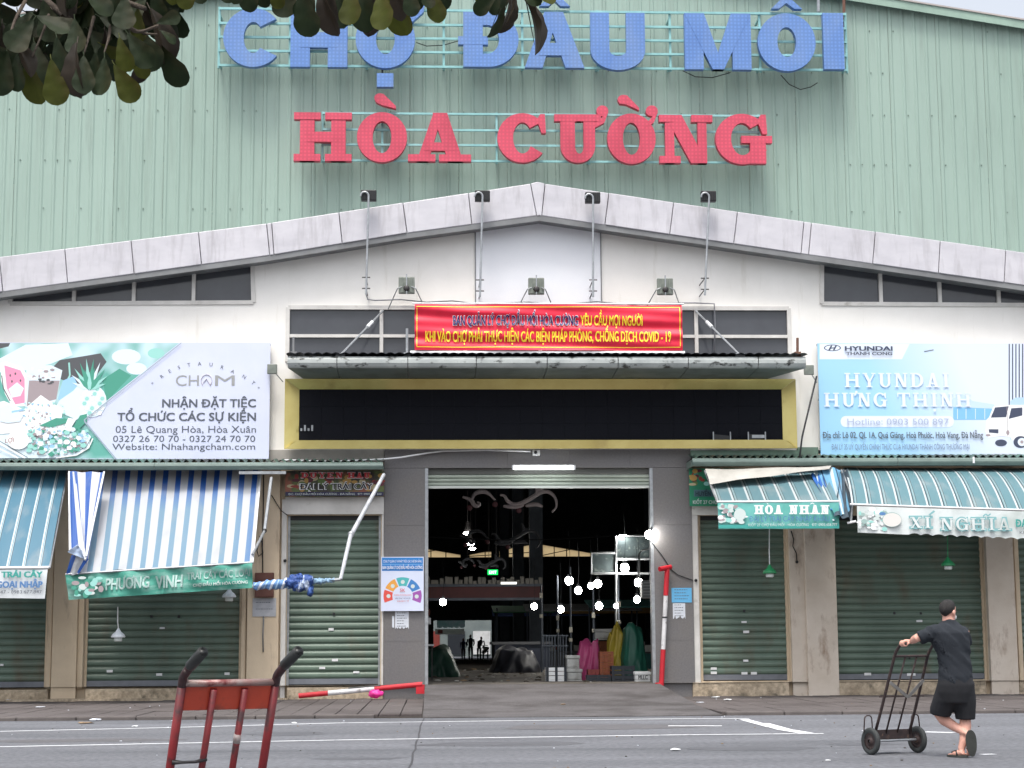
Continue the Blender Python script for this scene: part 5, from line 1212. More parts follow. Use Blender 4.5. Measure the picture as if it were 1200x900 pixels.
A.poly([(970.5, 410.5), (973.5, 404.9), (975.5, 404.9), (974.4, 407.3), (977.6, 407), (979, 404.9), (981, 404.9), (978, 410.5), (976, 410.5), (977, 408.3), (973.9, 408.6), (972.6, 410.5)], navy2)
for k in range(8): A.poly([(1182 + k*3.9, 403), (1183.4 + k*3.9, 403), (1183.4 + k*3.9, 476), (1182 + k*3.9, 476)], navy2)
A.poly([(1117, 477), (1165, 479), (1165, 492), (1117, 492)], lbl)
for x in (1122, 1132, 1143, 1154): A.stroke([(x, 479), (x, 491)], .7, pale)
A.poly([(1075, 477), (1085, 465), (1110, 470), (1128, 462), (1140, 470), (1165, 474), (1165, 479), (1117, 477)], pm('print_haze', 190, 212, 236))
# pill
A.poly([(x, y) for x, y in ell(991, 494, 6, 6.5, 90, 270, 10)] + [(x, y) for x, y in ell(1112, 494, 6, 6.5, -90, 90, 10)], pale)
# the little truck
A.poly([(1184, 470), (1190, 466), (1215, 465), (1290, 464), (1290, 515), (1184, 515)], pm('print_cargo', 176, 204, 236))
A.poly([(1156, 492), (1159, 489), (1164, 476.5), (1183, 474.5), (1200, 474.5), (1215, 476), (1215, 514), (1186, 516), (1184, 512), (1172, 511), (1158, 513), (1155, 506)], wht)
A.poly([(1161, 489.5), (1166, 477.5), (1182, 476), (1179, 489)], navy2); A.poly([(1182, 491), (1185, 478.5), (1198, 477.5), (1198, 487), (1190, 489)], navy2)
A.poly([(1158.5, 503), (1170, 503), (1170, 508), (1159, 507)], navy2); A.ell(1158, 510, 3, 1.4, brn, 10); A.ell(1181, 507, 2, 3, brn, 10)
for x, y, rx in ((1173, 519, 7), (1196, 518, 8.4), (1255, 518, 8)): A.ell(x, y, rx, 7 if x != 1173 else 4, navy2, 20)
A.ell(1197.5, 518, 5, 4.8, pale, 16); A.ell(1197.5, 518, 2, 2, brn, 10); A.stroke([(1180, 476), (1181, 511)], .6, brn); A.stroke([(1205, 512), (1290, 512)], 3, navy2)
A.stroke([(1083, 412), (1094, 410)], .9, gry)
A.build('printed_picture', t)
lt(t, 'HYUNDAI', 990, 1046, 405.5, 410.8, navy2, .035, Yr, .03); lt(t, 'THANH CONG', 991.5, 1045.5, 412.3, 416, navy2, .02, Yr, .03)
for s_, x0, x1, y0, y1 in (('HYUNDAI', 990, 1113, 437, 453.8), ('HUNG', 966, 1039, 460.3, 476.5), ('THINH', 1052, 1138, 460.3, 476.5)):
    mb = MB(); word(mb, s_.replace('Ư', 'U').replace('Ị', 'I'), x0, x1, y0, y1, Yr - .02, 3.7, 1.5, 1.3, gap=.2); mb.build('lettering', pale, t)
A = Print(Yr - .034); A.ell(1003.5, 459.5, 1.6, 1.6, pale, 10); A.poly([(1000.5, 463), (1004, 458), (1005.1, 459.5), (1002, 464)], pale); A.ell(1095.5, 480.5, 1.7, 1.7, pale, 10); A.build('letter_mark', t)
lt_words(t, 'Hotline: 0903 500 897', 993, 1112, 490, 497.5, pm('print_mist', 168, 178, 202), .01, Yr, .03)
lt(t, 'Địa chỉ: Lô 02, QL 1A, Quá Giáng, Hoà Phước, Hoà Vang, Đà Nẵng', 964, 1152, 505.7, 513.2, gry, .012, Yr, .03)
lt(t, 'ĐẠI LÝ 3S UỶ QUYỀN CHÍNH THỨC CỦA HYUNDAI THÀNH CÔNG THƯƠNG MẠI', 974.5, 1136, 520, 526.7, pm('print_greyblue', 116, 130, 156), .008, Yr, .03)
# small fittings beside the billboards
for px, py, lab in ((948, 433.5, 'small grey wall lamp bracketed beside the blue billboard'), (319, 432.5, 'small grey wall lamp peeping out beside the restaurant billboard')):
    c = P(px, py, Dw - .35); w_ = thing('wall_lamp', lab, 'lamp', tuple(c), 'small wall lamps beside the billboards')
    bevel(MB().box(c.x - .11, c.x + .11, Dw - .38, Dw - .3, c.z - .11, c.z + .11).build('lamp_head', back_m, w_), .015); MB().tube([c, c + Vector((-.25, .3, .18))], .012, 6).build('bracket', GALV, w_); MB().tube([c, c + Vector((.22, .25, -.25))], .012, 6).build('bracket', GALV, w_)
mb = MB(); mb.tube([P(957, 441, Dw - .3), P(950, 470, Dw - .5), P(940, 512, Dw - .8), P(937, 536, Dw - 1)], .022, 6)
mb.top('hanging_cable', BLACK, 'black cable slanting down to the right shop roof beside the blue billboard', 'cable', smooth=True)

# ------------------------------------------------------------------ shop roofs with gutters
gut = mat('gutter_green', S(108, 126, 120), S(92, 108, 104), 2, .4, c3=S(72, 78, 74), s3=2, st3=(.6, 1, 3), lo3=.55, hi3=.75)
roofm = mat('shop_roof_sheet', S(84, 118, 108), S(66, 92, 84), 1.5, .6, c3=S(52, 56, 54), s3=1.2, lo3=.45, hi3=.65)
Yg = 39.0
def shop_roof(px0, px1, yt, yb, label, sec, pitch=.17):
    a, b, c, e = rect(px0, yt, px1, yb, Yg); t = thing('shop_roof', label, 'canopy roof', ((a+b)/2, Dw, c))
    n = max(1, round((b - a) / 4)); 
    for k in range(n):
        x0 = a + (b-a)*k/n + .004; x1 = a + (b-a)*(k+1)/n - .004
        mb = MB(); pr = [(0, e), (-.015, e - .01), (-.04, e - .03), (-.055, (c+e)/2), (-.045, c + .05), (-.02, c), (.12, c), (.12, c + .02)]
        mb.add([p for y, z in pr for p in ((x0, Yg + y, z), (x1, Yg + y, z))], [(2*i, 2*i+1, 2*i+3, 2*i+2) for i in range(len(pr)-1)]); mb.build('gutter', gut, t)
    nn = int((b-a)/pitch)*6
    MB().grid(lambda u, v: (a + (b-a)*u, Yg + .02 + (Dw - .26 - Yg)*v, e + .03 + .032*math.cos((b-a)*u/pitch*2*math.pi) + .1*v), nn, 2).build('roof_sheet', roofm, t)
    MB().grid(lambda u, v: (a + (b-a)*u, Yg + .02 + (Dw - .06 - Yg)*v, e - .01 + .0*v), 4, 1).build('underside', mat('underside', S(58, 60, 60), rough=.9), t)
    x = a + .6
    while x < b:
        MB().box(x, x + .05, Yg + .13, Dw - .01, e - .1, e - .04).build('rafter', FLASH, t); x += 1.9
    if sec: MB().box(b - .04 if px0 < 100 else a, b if px0 < 100 else a + .04, Yg + .125, Dw - .005, c, e - .02).build('side_flashing', gut, t)
    return t
shop_roof(-90, 449, 542, 550.5, 'green gutter and corrugated roof over the left shops', 1)
t = shop_roof(811, 1290, 536.5, 545.5, 'green gutter and corrugated roof over the right shops', 1)
a, b, c, e = rect(810, 527.5, 935, 536, Dw - .25); MB().box(a, b, Dw - .24, Dw - .125, c, e).build('flashing', mat('flash_green', S(120, 150, 134), S(96, 120, 106), 1.5, .5), t)
a, b, c, e = rect(935, 524, 959, 536, Dw - .1); MB().box(a, b, Dw - .1, Dw - .005, c, e).build('flashing', mat('flash_green', (0,0,0)), t)
q = P(1141, 539, Yg - .07); MB().tube([q + Vector((0, 0, .07)), q - Vector((0, 0, .07))], .025, 8).build('gutter_clip', WHITEP, t)
a, b, c, e = rect(280, 552.2, 335, 555.5, Yg - .1); MB().box(a, b, Yg - .1, Yg - .05, c, e).top('awning_rail', GALV, 'grey metal rail under the gutter at the right end of the striped awning', 'rail')

# ------------------------------------------------------------------ awnings
def stripes(name, base, stripe_list, period, rough=.5, off=0.0, phase=0.0, fade=None, tr=.12, slant=0.0):
    """painted stripes along local X with own pattern: list of (from, to, colour) in 0..1 of the period"""
    m_ = bpy.data.materials.new(name); m_.use_nodes = True; t = m_.node_tree; n = t.nodes; L = t.links; b = n['Principled BSDF']; b.inputs['Roughness'].default_value = rough
    uv = n.new('ShaderNodeUVMap'); uv.uv_map = 'UVMap'; sp = n.new('ShaderNodeSeparateXYZ'); L.new(uv.outputs[0], sp.inputs[0])
    a = n.new('ShaderNodeMath'); a.operation = 'MULTIPLY_ADD'; L.new(sp.outputs[0], a.inputs[0]); a.inputs[1].default_value = 1/period; a.inputs[2].default_value = phase
    f = n.new('ShaderNodeMath'); f.operation = 'FRACT'; L.new(a.outputs[0], f.inputs[0])
    r = n.new('ShaderNodeValToRGB'); r.color_ramp.interpolation = 'CONSTANT'; el = r.color_ramp.elements; el[0].color = (*base, 1); el[0].position = 0; el.remove(el[1])
    for p0, p1, c in stripe_list:
        x = el.new(p0); x.color = (*c, 1); x = el.new(p1); x.color = (*base, 1)
    L.new(f.outputs[0], r.inputs[0]); col = r.outputs[0]
    tc = n.new('ShaderNodeTexCoord')
    def over(col, c, sc, st, lo, hi, amt=1.0):
        mp = n.new('ShaderNodeMapping'); mp.inputs['Scale'].default_value = st; L.new(tc.outputs['Object'], mp.inputs[0]); x = n.new('ShaderNodeTexNoise'); x.inputs['Scale'].default_value = sc; x.inputs['Detail'].default_value = 6; L.new(mp.outputs[0], x.inputs[0])
        g = n.new('ShaderNodeMapRange'); g.inputs[1].default_value = lo; g.inputs[2].default_value = hi; g.inputs[4].default_value = amt; L.new(x.outputs[0], g.inputs[0])
        mx = n.new('ShaderNodeMix'); mx.data_type = 'RGBA'; L.new(g.outputs[0], mx.inputs[0]); L.new(col, mx.inputs[6]); mx.inputs[7].default_value = (*c, 1); return mx.outputs[2]
    if fade:   # sun-bleached cloth: the blue has faded where the cloth lies open
        mx = n.new('ShaderNodeMix'); mx.data_type = 'RGBA'; g = n.new('ShaderNodeMapRange'); g.inputs[1].default_value = fade[1]; g.inputs[2].default_value = fade[2]; g.inputs[3].default_value = fade[3]; g.inputs[4].default_value = fade[4]
        L.new(sp.outputs[1], g.inputs[0])
        g2 = n.new('ShaderNodeMapRange'); g2.inputs[1].default_value = fade[5]; g2.inputs[2].default_value = fade[6]; g2.inputs[3].default_value = 1; g2.inputs[4].default_value = 0; L.new(sp.outputs[0], g2.inputs[0])
        mm = n.new('ShaderNodeMath'); mm.operation = 'MULTIPLY'; L.new(g.outputs[0], mm.inputs[0]); L.new(g2.outputs[0], mm.inputs[1])
        L.new(mm.outputs[0], mx.inputs[0]); L.new(col, mx.inputs[6])
        r2 = n.new('ShaderNodeValToRGB'); r2.color_ramp.interpolation = 'CONSTANT'; e2 = r2.color_ramp.elements; e2[0].color = (*base, 1); e2[0].position = 0; e2.remove(e2[1])
        for p0, p1, c in stripe_list:
            x = e2.new(p0); x.color = (*fade[0], 1); x = e2.new(p1); x.color = (*base, 1)
        L.new(f.outputs[0], r2.inputs[0]); L.new(r2.outputs[0], mx.inputs[7]); col = mx.outputs[2]
    col = over(col, S(150, 152, 150), 1.6, (2, 1, .6), .52, .8, .45)
    L.new(col, b.inputs['Base Color'])
    if tr:
        x = n.new('ShaderNodeBsdfTranslucent'); L.new(col, x.inputs[0]); ms = n.new('ShaderNodeMixShader'); ms.inputs[0].default_value = tr; L.new(b.outputs[0], ms.inputs[1]); L.new(x.outputs[0], ms.inputs[2]); L.new(ms.outputs[0], n['Material Output'].inputs[0])
    return m_
def cloth(name, c00, c10, c11, c01, m_, parent, nu=60, nv=24, sag=0.0, fold=0.0, fn=9, seed=0, curve=0.0, name2=None, back=None, rot=0):
    """sheet between four corners: c00 top-left, c10 top-right, c11 bottom-right, c01 bottom-left; uv in metres"""
    W_ = ((c10 - c00).length + (c11 - c01).length) / 2; H_ = ((c01 - c00).length + (c11 - c10).length) / 2
    nrm = (c10 - c00).cross(c01 - c00).normalized(); nrm = nrm if nrm.y < 0 else -nrm
    def f(u, v):
        p = c00.lerp(c10, u).lerp(c01.lerp(c11, u), v)
        d_ = -sag * 4 * v * (1 - v) + curve * 4 * v * (1 - v) + fold * (math.sin(u * fn * 6.283 + 1.7 * math.sin(v * 3 + seed)) * .6 + noise.noise((u * fn * 1.3, v * 2.2, seed)))
        return tuple(p + nrm * d_)
    mb = MB().grid(f, nu, nv); o = mb.build(name, m_, parent, True)
    uvl = o.data.uv_layers.new(name='UVMap'); k = (nu + 1)
    for lp in o.data.loops:
        i = lp.vertex_index % k; j = lp.vertex_index // k; uvl.data[lp.index].uv = (i / nu * W_, j / nv * H_)
    return o, f
Ya = 37.1
def V(px, py, Y): return P(px, py, Y)
# 1: leftmost teal awning
tl = [(0.0, .10, S(186, 198, 202)), (.14, .19, S(160, 176, 182)), (.2, .24, S(56, 72, 80))]
teal1 = stripes('teal_stripe', S(66, 112, 134), tl, .31, .45, phase=.1)
t = thing('teal_awning', 'teal awning with thin white stripes at the far left', 'awning', tuple(V(0, 700, Ya)))
cloth('canopy_cloth', V(-95, 549, Yg + .75), V(79, 550, Yg + .75), V(57.5, 665, Ya), V(-140, 668, Ya), teal1, t, 60, 16, sag=-.06, fold=.012, fn=7)
MB().tube([V(-140, 667, Ya), V(58, 665, Ya)], .03, 8).build('front_bar', WHITEP, t); MB().tube([V(79, 552, Yg + .7), V(58, 666, Ya)], .025, 8).build('side_arm', GALV, t)
valw = mat('valance_white', S(214, 220, 224), S(196, 202, 206), 1.5, .6, c3=S(160, 164, 162), s3=1.5, lo3=.55, hi3=.8)
_, fv = cloth('valance', V(-140, 669, Ya - .01), V(56, 667, Ya - .01), V(52.5, 701.5, Ya), V(-140, 699, Ya), valw, t, 60, 8, fold=.012, fn=4)
grn_, blp = pm('letter_teal', 60, 158, 150), pm('letter_blue', 86, 128, 178)
lt(t, 'TRÁI CÂY', 1.5, 50, 669.5, 676.5, grn_, .05, Ya - .06, 0); lt(t, 'NGOẠI NHẬP', -12, 50, 681, 688.5, blp, .05, Ya - .06, 0); lt(t, '0905 677 647 - 0983.677.847', -30, 49, 691.5, 695.5, gry, .0, Ya - .06, 0)
# 2: blue and white striped awning
st_ = [(0.08, .5, S(38, 86, 166))]
blue_fade = stripes('blue_stripe', S(182, 186, 192), st_, .272, .6, phase=.2, fade=(S(108, 140, 162), .5, 1.5, .0, 1.0, 3.2, 4.2), tr=.2)
t = thing('striped_awning', 'blue and white striped cloth awning with green valance, its left corner folded back', 'awning', tuple(V(190, 700, Ya)))
cloth('canopy_cloth', V(104, 549, Yg + .75), V(306, 549, Yg + .75), V(296, 659, Ya), V(88, 672, Ya), blue_fade, t, 110, 40, sag=.05, fold=.03, fn=5)
blue_full = stripes('blue_stripe_fresh', S(188, 192, 202), [(0.1, .55, S(44, 86, 156))], .27, .6, tr=.15)
cloth('folded_cloth', V(81, 553, Yg - .25), V(122, 553, Yg - .25), V(101, 662, Ya - .12), V(97, 640, Ya + .2), blue_full, t, 24, 16, fold=.03, fn=2, seed=3)
cloth('folded_cloth', V(80, 553, Yg - .3), V(88, 553, Yg - .3), V(100, 655, Ya - .16), V(82, 648, Ya - .1), blue_full, t, 12, 16, fold=.02, fn=2, seed=5)
cloth('folded_cloth', V(84, 650, Ya - .1), V(104, 655, Ya - .12), V(92, 673, Ya - .03), V(77, 675, Ya), blue_fade, t, 12, 8, fold=.02, fn=2)
cloth('torn_flap', V(91, 638, Ya - .2), V(96, 646, Ya - .22), V(99, 655, Ya - .2), V(79, 647, Ya - .2), mat('flap', S(168, 184, 206), S(140, 158, 186), 3, .6), t, 8, 6, fold=.03, fn=2)
for a, b in ((V(81, 553, Yg - .3), V(82, 645, Ya)), (V(86, 562, Yg - .3), V(100, 656, Ya - .18)), (V(122, 553, Yg - .28), V(101, 652, Ya - .18))): MB().tube([a, b], .022, 8).build('frame_arm', WHITEP, t)
MB().tube([V(77, 673, Ya), V(297, 659, Ya)], .025, 8).build('front_bar', GALV, t); MB().tube([V(306, 551, Yg + .7), V(296, 660, Ya)], .02, 8).build('side_arm', WHITEP, t)
valg = mat('valance_green', S(84, 168, 150), S(64, 146, 130), 1.5, .55, c3=S(150, 194, 184), s3=1.4, st3=(1, 1, 3.5), lo3=.47, hi3=.68, trans=.15)
_, fv = cloth('valance', V(77, 674, Ya), V(296, 660, Ya), V(295.5, 689, Ya), V(80, 703, Ya), valg, t, 160, 24, fold=.06, fn=6, seed=8)
tl_ = (P(296, 660, Ya).z - P(77, 674, Ya).z) / (P(296, 660, Ya).x - P(77, 674, Ya).x)
vp = pm('letter_pale', 200, 212, 210); vg = pm('letter_greyish', 152, 178, 174)
vx0, vx1 = P(77, 674, Ya).x, P(296, 660, Ya).x
def onval(x, z):
    u = min(1, max(0, (x - vx0)/(vx1 - vx0))); zt_ = P(77, 674, Ya).z + tl_*(x - vx0); v = min(1, max(0, (zt_ - z)/(P(77, 674, Ya).z - P(80, 703, Ya).z))); return fv(u, v)[1] - Ya
def vt(body, x0, x1, y0, y1, m_, bold): mb = MB(); addtext(mb, body, x0, y0, x1, y1, Ya - .028, bold, None, tl_); mb.v = [(p[0], p[1] + onval(p[0], p[2]), p[2]) for p in mb.v]; mb.build('lettering', m_, t)
vt('PHƯƠNG', 124, 175, 677.5, 691.5, vg, .035); vt('VINH', 182, 214, 674.5, 689.5, vg, .035); vt('TRÁI CÂY CÁC LOẠI', 219, 293, 670.5, 679.5, vg, .02); vt('ĐT: 0905 111 222', 226, 290, 684, 688.5, vp, .03) if False else vt('CHỢ ĐẦU MỐI HÒA CƯỜNG', 226, 290, 684, 687.5, vp, .03)
A = Print(Ya - .07)
for k in range(26):
    x, y = random.uniform(80, 120), random.uniform(676, 698); A.ell(x, y, random.uniform(2, 5), random.uniform(1.5, 4), random.choice([vp, mint, brn, valg, dgn, vp]), 10)
A.build('printed_fruit', t)
# arm of the striped awning on its right, and the awning rolled up beyond it
t = thing('folding_support', 'folding grey support hanging at the right of the striped awning', 'support', tuple(V(309, 620, Yg)))
MB().tube([V(318, 560, Yg - .1), V(310, 622, Yg - .9)], .035, 8).build('upper_arm', GALV, t); MB().tube([V(310, 622, Yg - .9), V(296, 650, Ya + .1)], .03, 8).build('lower_arm', GALV, t); MB().ball(V(310, 622, Yg - .9), .05, n=10, m=6).build('joint', BLACK, t, True)
arm_m = mat('arm_grey', S(186, 190, 196), S(150, 154, 160), 5, .4)
t = thing('rolled_awning', 'blue and white awning cloth rolled and knotted round a bar with bent white arm', 'awning', tuple(V(350, 690, Ya)))
MB().tube([V(450, 556, Yg - .1), V(411.5, 627, Ya + .8)], [.04, .05], 10).build('upper_arm', arm_m, t); MB().tube([V(411.5, 625, Ya + .8), V(399, 679, Ya)], [.045, .038], 10).build('lower_arm', arm_m, t)
MB().ball(V(411.5, 626, Ya + .8), .07, n=12, m=8).build('joint', GALV, t, True); MB().tube([V(399, 679, Ya), V(296, 687, Ya)], .035, 10).build('bar', GALV, t)
roll = stripes('roll_stripe', S(90, 128, 176), [(0.0, .22, S(206, 214, 226)), (.5, .62, S(150, 180, 206))], .24, .6, tr=0)
def rollf(x0, x1, r0, r1, seed, name, m_):
    A_, B_ = V(x0, 687 - (x0-296)*.078, Ya), V(x1, 687 - (x1-296)*.078, Ya); L2 = (B_ - A_).length; n1, n2 = 60, 20
    def f(u, v):
        p = A_.lerp(B_, u); r_ = r0 + (r1-r0)*u + .03*noise.noise((u*6, math.cos(v*6.283)*1.5, seed + math.sin(v*6.283)*1.5)); r_ *= 1 + .12*math.sin(u*40 + v*6.283)
        return (p.x, p.y + r_*math.cos(v*6.283), p.z + r_*math.sin(v*6.283))
    o = MB().grid(f, n1, n2).build(name, m_, t, True); uvl = o.data.uv_layers.new(name='UVMap')
    for lp in o.data.loops:
        i = lp.vertex_index % (n1+1); j = lp.vertex_index // (n1+1); uvl.data[lp.index].uv = (i/n1*L2 + j/n2*.24, j/n2)
rollf(297, 345, .07, .11, 1, 'rolled_cloth', roll); rollf(366, 392, .07, .04, 2, 'rolled_cloth', mat('faded_roll', S(140, 172, 196), S(110, 140, 170), 5, .6))
kn = MB()
for x, y, r_, rz in ((346, 681, .15, .12), (355, 684, .15, .14), (361, 680, .11, .12), (350, 688, .11, .09), (363, 693, .06, .1), (353, 677, .12, .06), (340, 683, .1, .1)): kn.ball(V(x, y, Ya - .04), r_, .12, rz, 16, 10)
def crease(p):
    q = p * 9; return .05*(abs(noise.noise(q)) * 2 - .35) + .02*noise.noise(p*26)
fuse(kn, .016, 'knotted_cloth', mat('knot_blue', S(42, 72, 136), S(56, 92, 156), 5, .6, c3=S(170, 184, 206), s3=3.2, st3=(2.5, 1, 1), lo3=.56, hi3=.6), t, crease, 2)
# right awnings
tr1 = stripes('pale_teal_stripe', S(92, 124, 132), [(0.0, .13, S(178, 186, 188)), (.13, .19, S(50, 62, 68)), (.2, .3, S(130, 152, 156)), (.32, .35, S(56, 68, 74))], .335, .45, tr=.1)
tr2 = stripes('pale_teal_stripe_wide', S(88, 124, 132), [(0.0, .12, S(182, 190, 192)), (.13, .2, S(44, 54, 60)), (.24, .34, S(128, 152, 156)), (.34, .38, S(56, 68, 74))], .31, .45, tr=.1)
t = thing('florist_awning', 'short pale teal awning with grey cloth thrown over its top and teal name valance', 'awning', tuple(V(912, 620, Ya)))
cloth('canopy_cloth', V(828, 556, Yg + .5), V(962, 548, Yg + .5), V(983, 587.5, Ya), V(840, 589, Ya), tr1, t, 70, 16, sag=-.03, fold=.01, fn=6)
gc = mat('grey_cloth', S(176, 174, 168), S(150, 148, 142), 1.6, .8, bump=.2, bscale=6)
cloth('grey_cover', V(826, 550, Yg - .45), V(975, 547, Yg - .3), V(972, 549, Yg - .5), V(832, 567, Ya + .9), gc, t, 50, 12, fold=.02, fn=2, sag=-.04, seed=2)
cloth('grey_cover', V(826, 550, Yg - .46), V(975, 547, Yg - .31), V(972, 549.5, Yg - .1), V(832, 558, Yg - .1), gc, t, 20, 4, seed=2)
MB().tube([V(840, 588, Ya), V(984, 587.5, Ya)], .022, 8).build('front_bar', WHITEP, t); MB().tube([V(826, 552, Yg - .1), V(841, 589, Ya)], .022, 8).build('side_arm', GALV, t)
vt_m = mat('valance_teal', S(118, 194, 188), S(100, 180, 172), 1.5, .5, c3=S(76, 160, 148), s3=1.2, lo3=.5, hi3=.7, trans=.1)
cloth('valance', V(841, 589.5, Ya - .01), V(983, 588, Ya - .01), V(983.5, 619.5, Ya), V(842, 620, Ya), vt_m, t, 60, 8, fold=.01, fn=3)
A = Print(Ya - .05); A.poly([(842, 615), (983, 615), (983, 619), (842, 619)], grn_)
for k in range(60): A.ell(random.uniform(844, 873), random.uniform(592, 613), random.uniform(1.5, 4), random.uniform(1, 3), random.choice([vp, mint, brn, vp, wht]), 10)
A.ell(867, 603, 7, 7, vp, 16); A.build('printed_fruit', t)
for w_, x0, x1 in (('HOA', 884, 917), ('NHAN', 925, 972)):
    mb = MB(); word(mb, w_, x0, x1, 592, 602.5, Ya - .09, 3.2, 1.6, 1.5, gap=.14); mb.build('lettering', wht, t)
A = Print(Ya - .1); A.poly([(949, 591), (952, 588.8), (955, 591), (953.8, 591), (952, 589.8), (950.2, 591)], wht); A.poly([(898, 588.5), (901, 591), (899.5, 591)], wht); A.build('letter_mark', t)
lt(t, 'ĐẠI LÝ TRÁI CÂY NHẬP KHẨU', 878, 972, 604.5, 611, blp, .0, Ya - .08, 0); lt(t, 'KIỐT 27 CHỢ ĐẦU MỐI - HÒA CƯỜNG   ĐT: 0905.458.777', 877, 981, 613.2, 616.5, vp, .01, Ya - .08, 0)
# folded blue awning in the gap
t = thing('folded_awning', 'bunched blue awning folded up between the two right awnings', 'awning', tuple(V(985, 612, Ya)))
bl_p = stripes('blue_pale_stripe', S(100, 152, 184), [(0.0, .2, S(190, 206, 214)), (.4, .5, S(30, 60, 86))], .3, .55, tr=.1)
cloth('folded_cloth', V(954, 551, Yg - .3), V(986, 549, Yg - .3), V(996, 598, Ya + .1), V(976, 612, Ya - .05), bl_p, t, 24, 16, fold=.05, fn=2, seed=4)
cloth('folded_cloth', V(950, 556, Yg - .35), V(962, 553, Yg - .35), V(980, 606, Ya - .1), V(970, 592, Ya), mat('deep_blue_cloth', S(44, 100, 170), S(34, 80, 150), 2, .6), t, 16, 10, fold=.04, fn=2, seed=6)
cloth('folded_cloth', V(984, 550, Yg - .4), V(992, 552, Yg - .35), V(1000, 612, Ya), V(978, 604, Ya - .15), mat('dark_cloth', S(56, 72, 84), S(40, 52, 62), 3, .7), t, 16, 16, fold=.07, fn=2, seed=7)
MB().tube([V(986, 551, Yg - .35), V(1000, 586, Ya + .5), V(997, 613, Ya)], .022, 8).build('frame_arm', GALV, t); MB().tube([V(993, 613, Ya), V(1003, 611, Ya)], .025, 8).build('bar_end', WHITEP, t)
# 4: far right awning
t = thing('long_awning', 'long curved teal striped awning with white wavy name valance at the right', 'awning', tuple(V(1110, 625, Ya)))
cloth('canopy_cloth', V(987, 548, Yg + .65), V(1255, 549, Yg + .65), V(1300, 601, Ya), V(998, 591.5, Ya), tr2, t, 120, 20, sag=-.16, fold=.008, fn=8)
MB().tube([V(996, 591, Ya), V(1300, 601, Ya)], .022, 8).build('front_bar', WHITEP, t)
vw2 = mat('valance_pale', S(216, 222, 222), S(198, 206, 206), 1.2, .6, c3=S(176, 186, 182), s3=1.2, lo3=.5, hi3=.75)
A0, A1 = V(1004, 593, Ya - .01), V(1300, 602.5, Ya - .01); zb0 = V(1004, 624, Ya).z; zb1 = V(1300, 637, Ya).z
def fvw(u, v):
    p = A0.lerp(A1, u); zb = zb0 + (zb1 - zb0)*u + (.035*abs(math.sin((u - .2)*math.pi*21)) if u > .2 else 0)
    return (p.x, Ya - .02 + .02*math.sin(u*50)*v, p.z + (zb - p.z)*v)
MB().grid(fvw, 240, 6).build('valance', vw2, t, True)
A = Print(Ya - .05)
for k in range(50): A.ell(random.uniform(1007, 1038), random.uniform(597, 620), random.uniform(1.5, 4.5), random.uniform(1, 3), random.choice([vp, mint, vg, vw2, wht]), 10)
A.ell(1045, 609, 11.5, 8.6, vg, 24); A.ell(1045.3, 609.2, 10.9, 8.0, pm('print_cream', 218, 216, 212), 24); A.ell(1034, 602, 4, 2, blp, 10); A.build('printed_fruit', t)
tlt = -.034
mo = pm('letter_outline', 128, 176, 180)
# outlined letters: coloured word with a smaller pale one on top
def oword(s_, x0, x1, y0, y1):
    mb = MB(); word(mb, s_, x0 - .6, x1 + .6, y0 - .6, y1 + .6, Ya - .075, 6.0, 3.8, 3.4, gap=.12); mb.build('lettering', mo, t)
    mb = MB(); word(mb, s_, x0 + 1.0, x1 - 1.0, y0 + .9, y1 - .9, Ya - .1, 3.0, 1.2, 1.0, gap=.24); mb.build('lettering', vw2, t)
oword('XI', 1066, 1092, 605, 619.5); oword('NGHIA', 1102, 1185, 606.5, 622)
A = Print(Ya - .09); A.poly([(1088, 603), (1094, 598), (1096, 599.5), (1090, 604)], mo); A.stroke([(1152, 605), (1155, 602.5), (1158, 604.5), (1161, 602)], 1.6, mo); A.build('letter_mark', t)
lt(t, 'ĐẠI LÝ TRÁI CÂY', 1190, 1262, 608, 617, grn_, .04, Ya - .06, 0, tlt); lt(t, 'KIỐT 29 CHỢ ĐẦU MỐI', 1195, 1262, 622, 625.5, gry, .0, Ya - .06, 0, tlt)

# ------------------------------------------------------------------ shop signs on the wall
q = rect(334, 551.5, 450, 581.5, Dw - .35); t = thing('fruit_shop_sign', 'dark fruit print shop sign with red and white lettering left of the entrance', 'shop sign', ((q[0]+q[1])/2, Dw - .35, q[2]))
fr_m = mat('fruit_print', S(52, 44, 48), S(96, 110, 60), 3.2, .5, lo=.4, hi=.6, c3=S(150, 90, 70), s3=2.6, lo3=.52, hi3=.62)
MB().box(q[0], q[1], Dw - .35, Dw - .3, q[2], q[3]).build('board', fr_m, t); MB().box(q[0], q[1], Dw - .3, Dw - .25, q[2] + .1, q[3] - .1).build('frame', GALV, t)
A = Print(Dw - .35)
fm = [pm('fruit_amber', 190, 150, 80), pm('fruit_olive', 96, 120, 60), pm('fruit_plum', 96, 40, 56), pm('fruit_red', 150, 56, 48), pm('fruit_cream', 190, 176, 140)]
for k in range(46): A.ell(random.uniform(336, 448), random.uniform(553, 573), random.uniform(2, 6), random.uniform(1.5, 3.5), random.choice(fm), 12)
A.poly([(334.5, 576.5), (449.5, 576.5), (449.5, 581), (334.5, 581)], pm('print_indigo', 40, 36, 72)); A.build('printed_fruit', t)
rl = pm('letter_red', 206, 70, 76)
for w_, x0, x1 in (('DUYEN', 352.4, 402), ('HAU', 407, 434)):
    mb = MB(); word(mb, w_, x0, x1, 553.1, 560.7, Dw - .41, 3.3, 1.9, 1.7, gap=.1); mb.build('lettering', wht, t); mb = MB(); word(mb, w_, x0 + .3, x1 - .3, 553.7, 560.1, Dw - .43, 2.4, 1.1, 1.0, gap=.16); mb.build('lettering', rl, t)
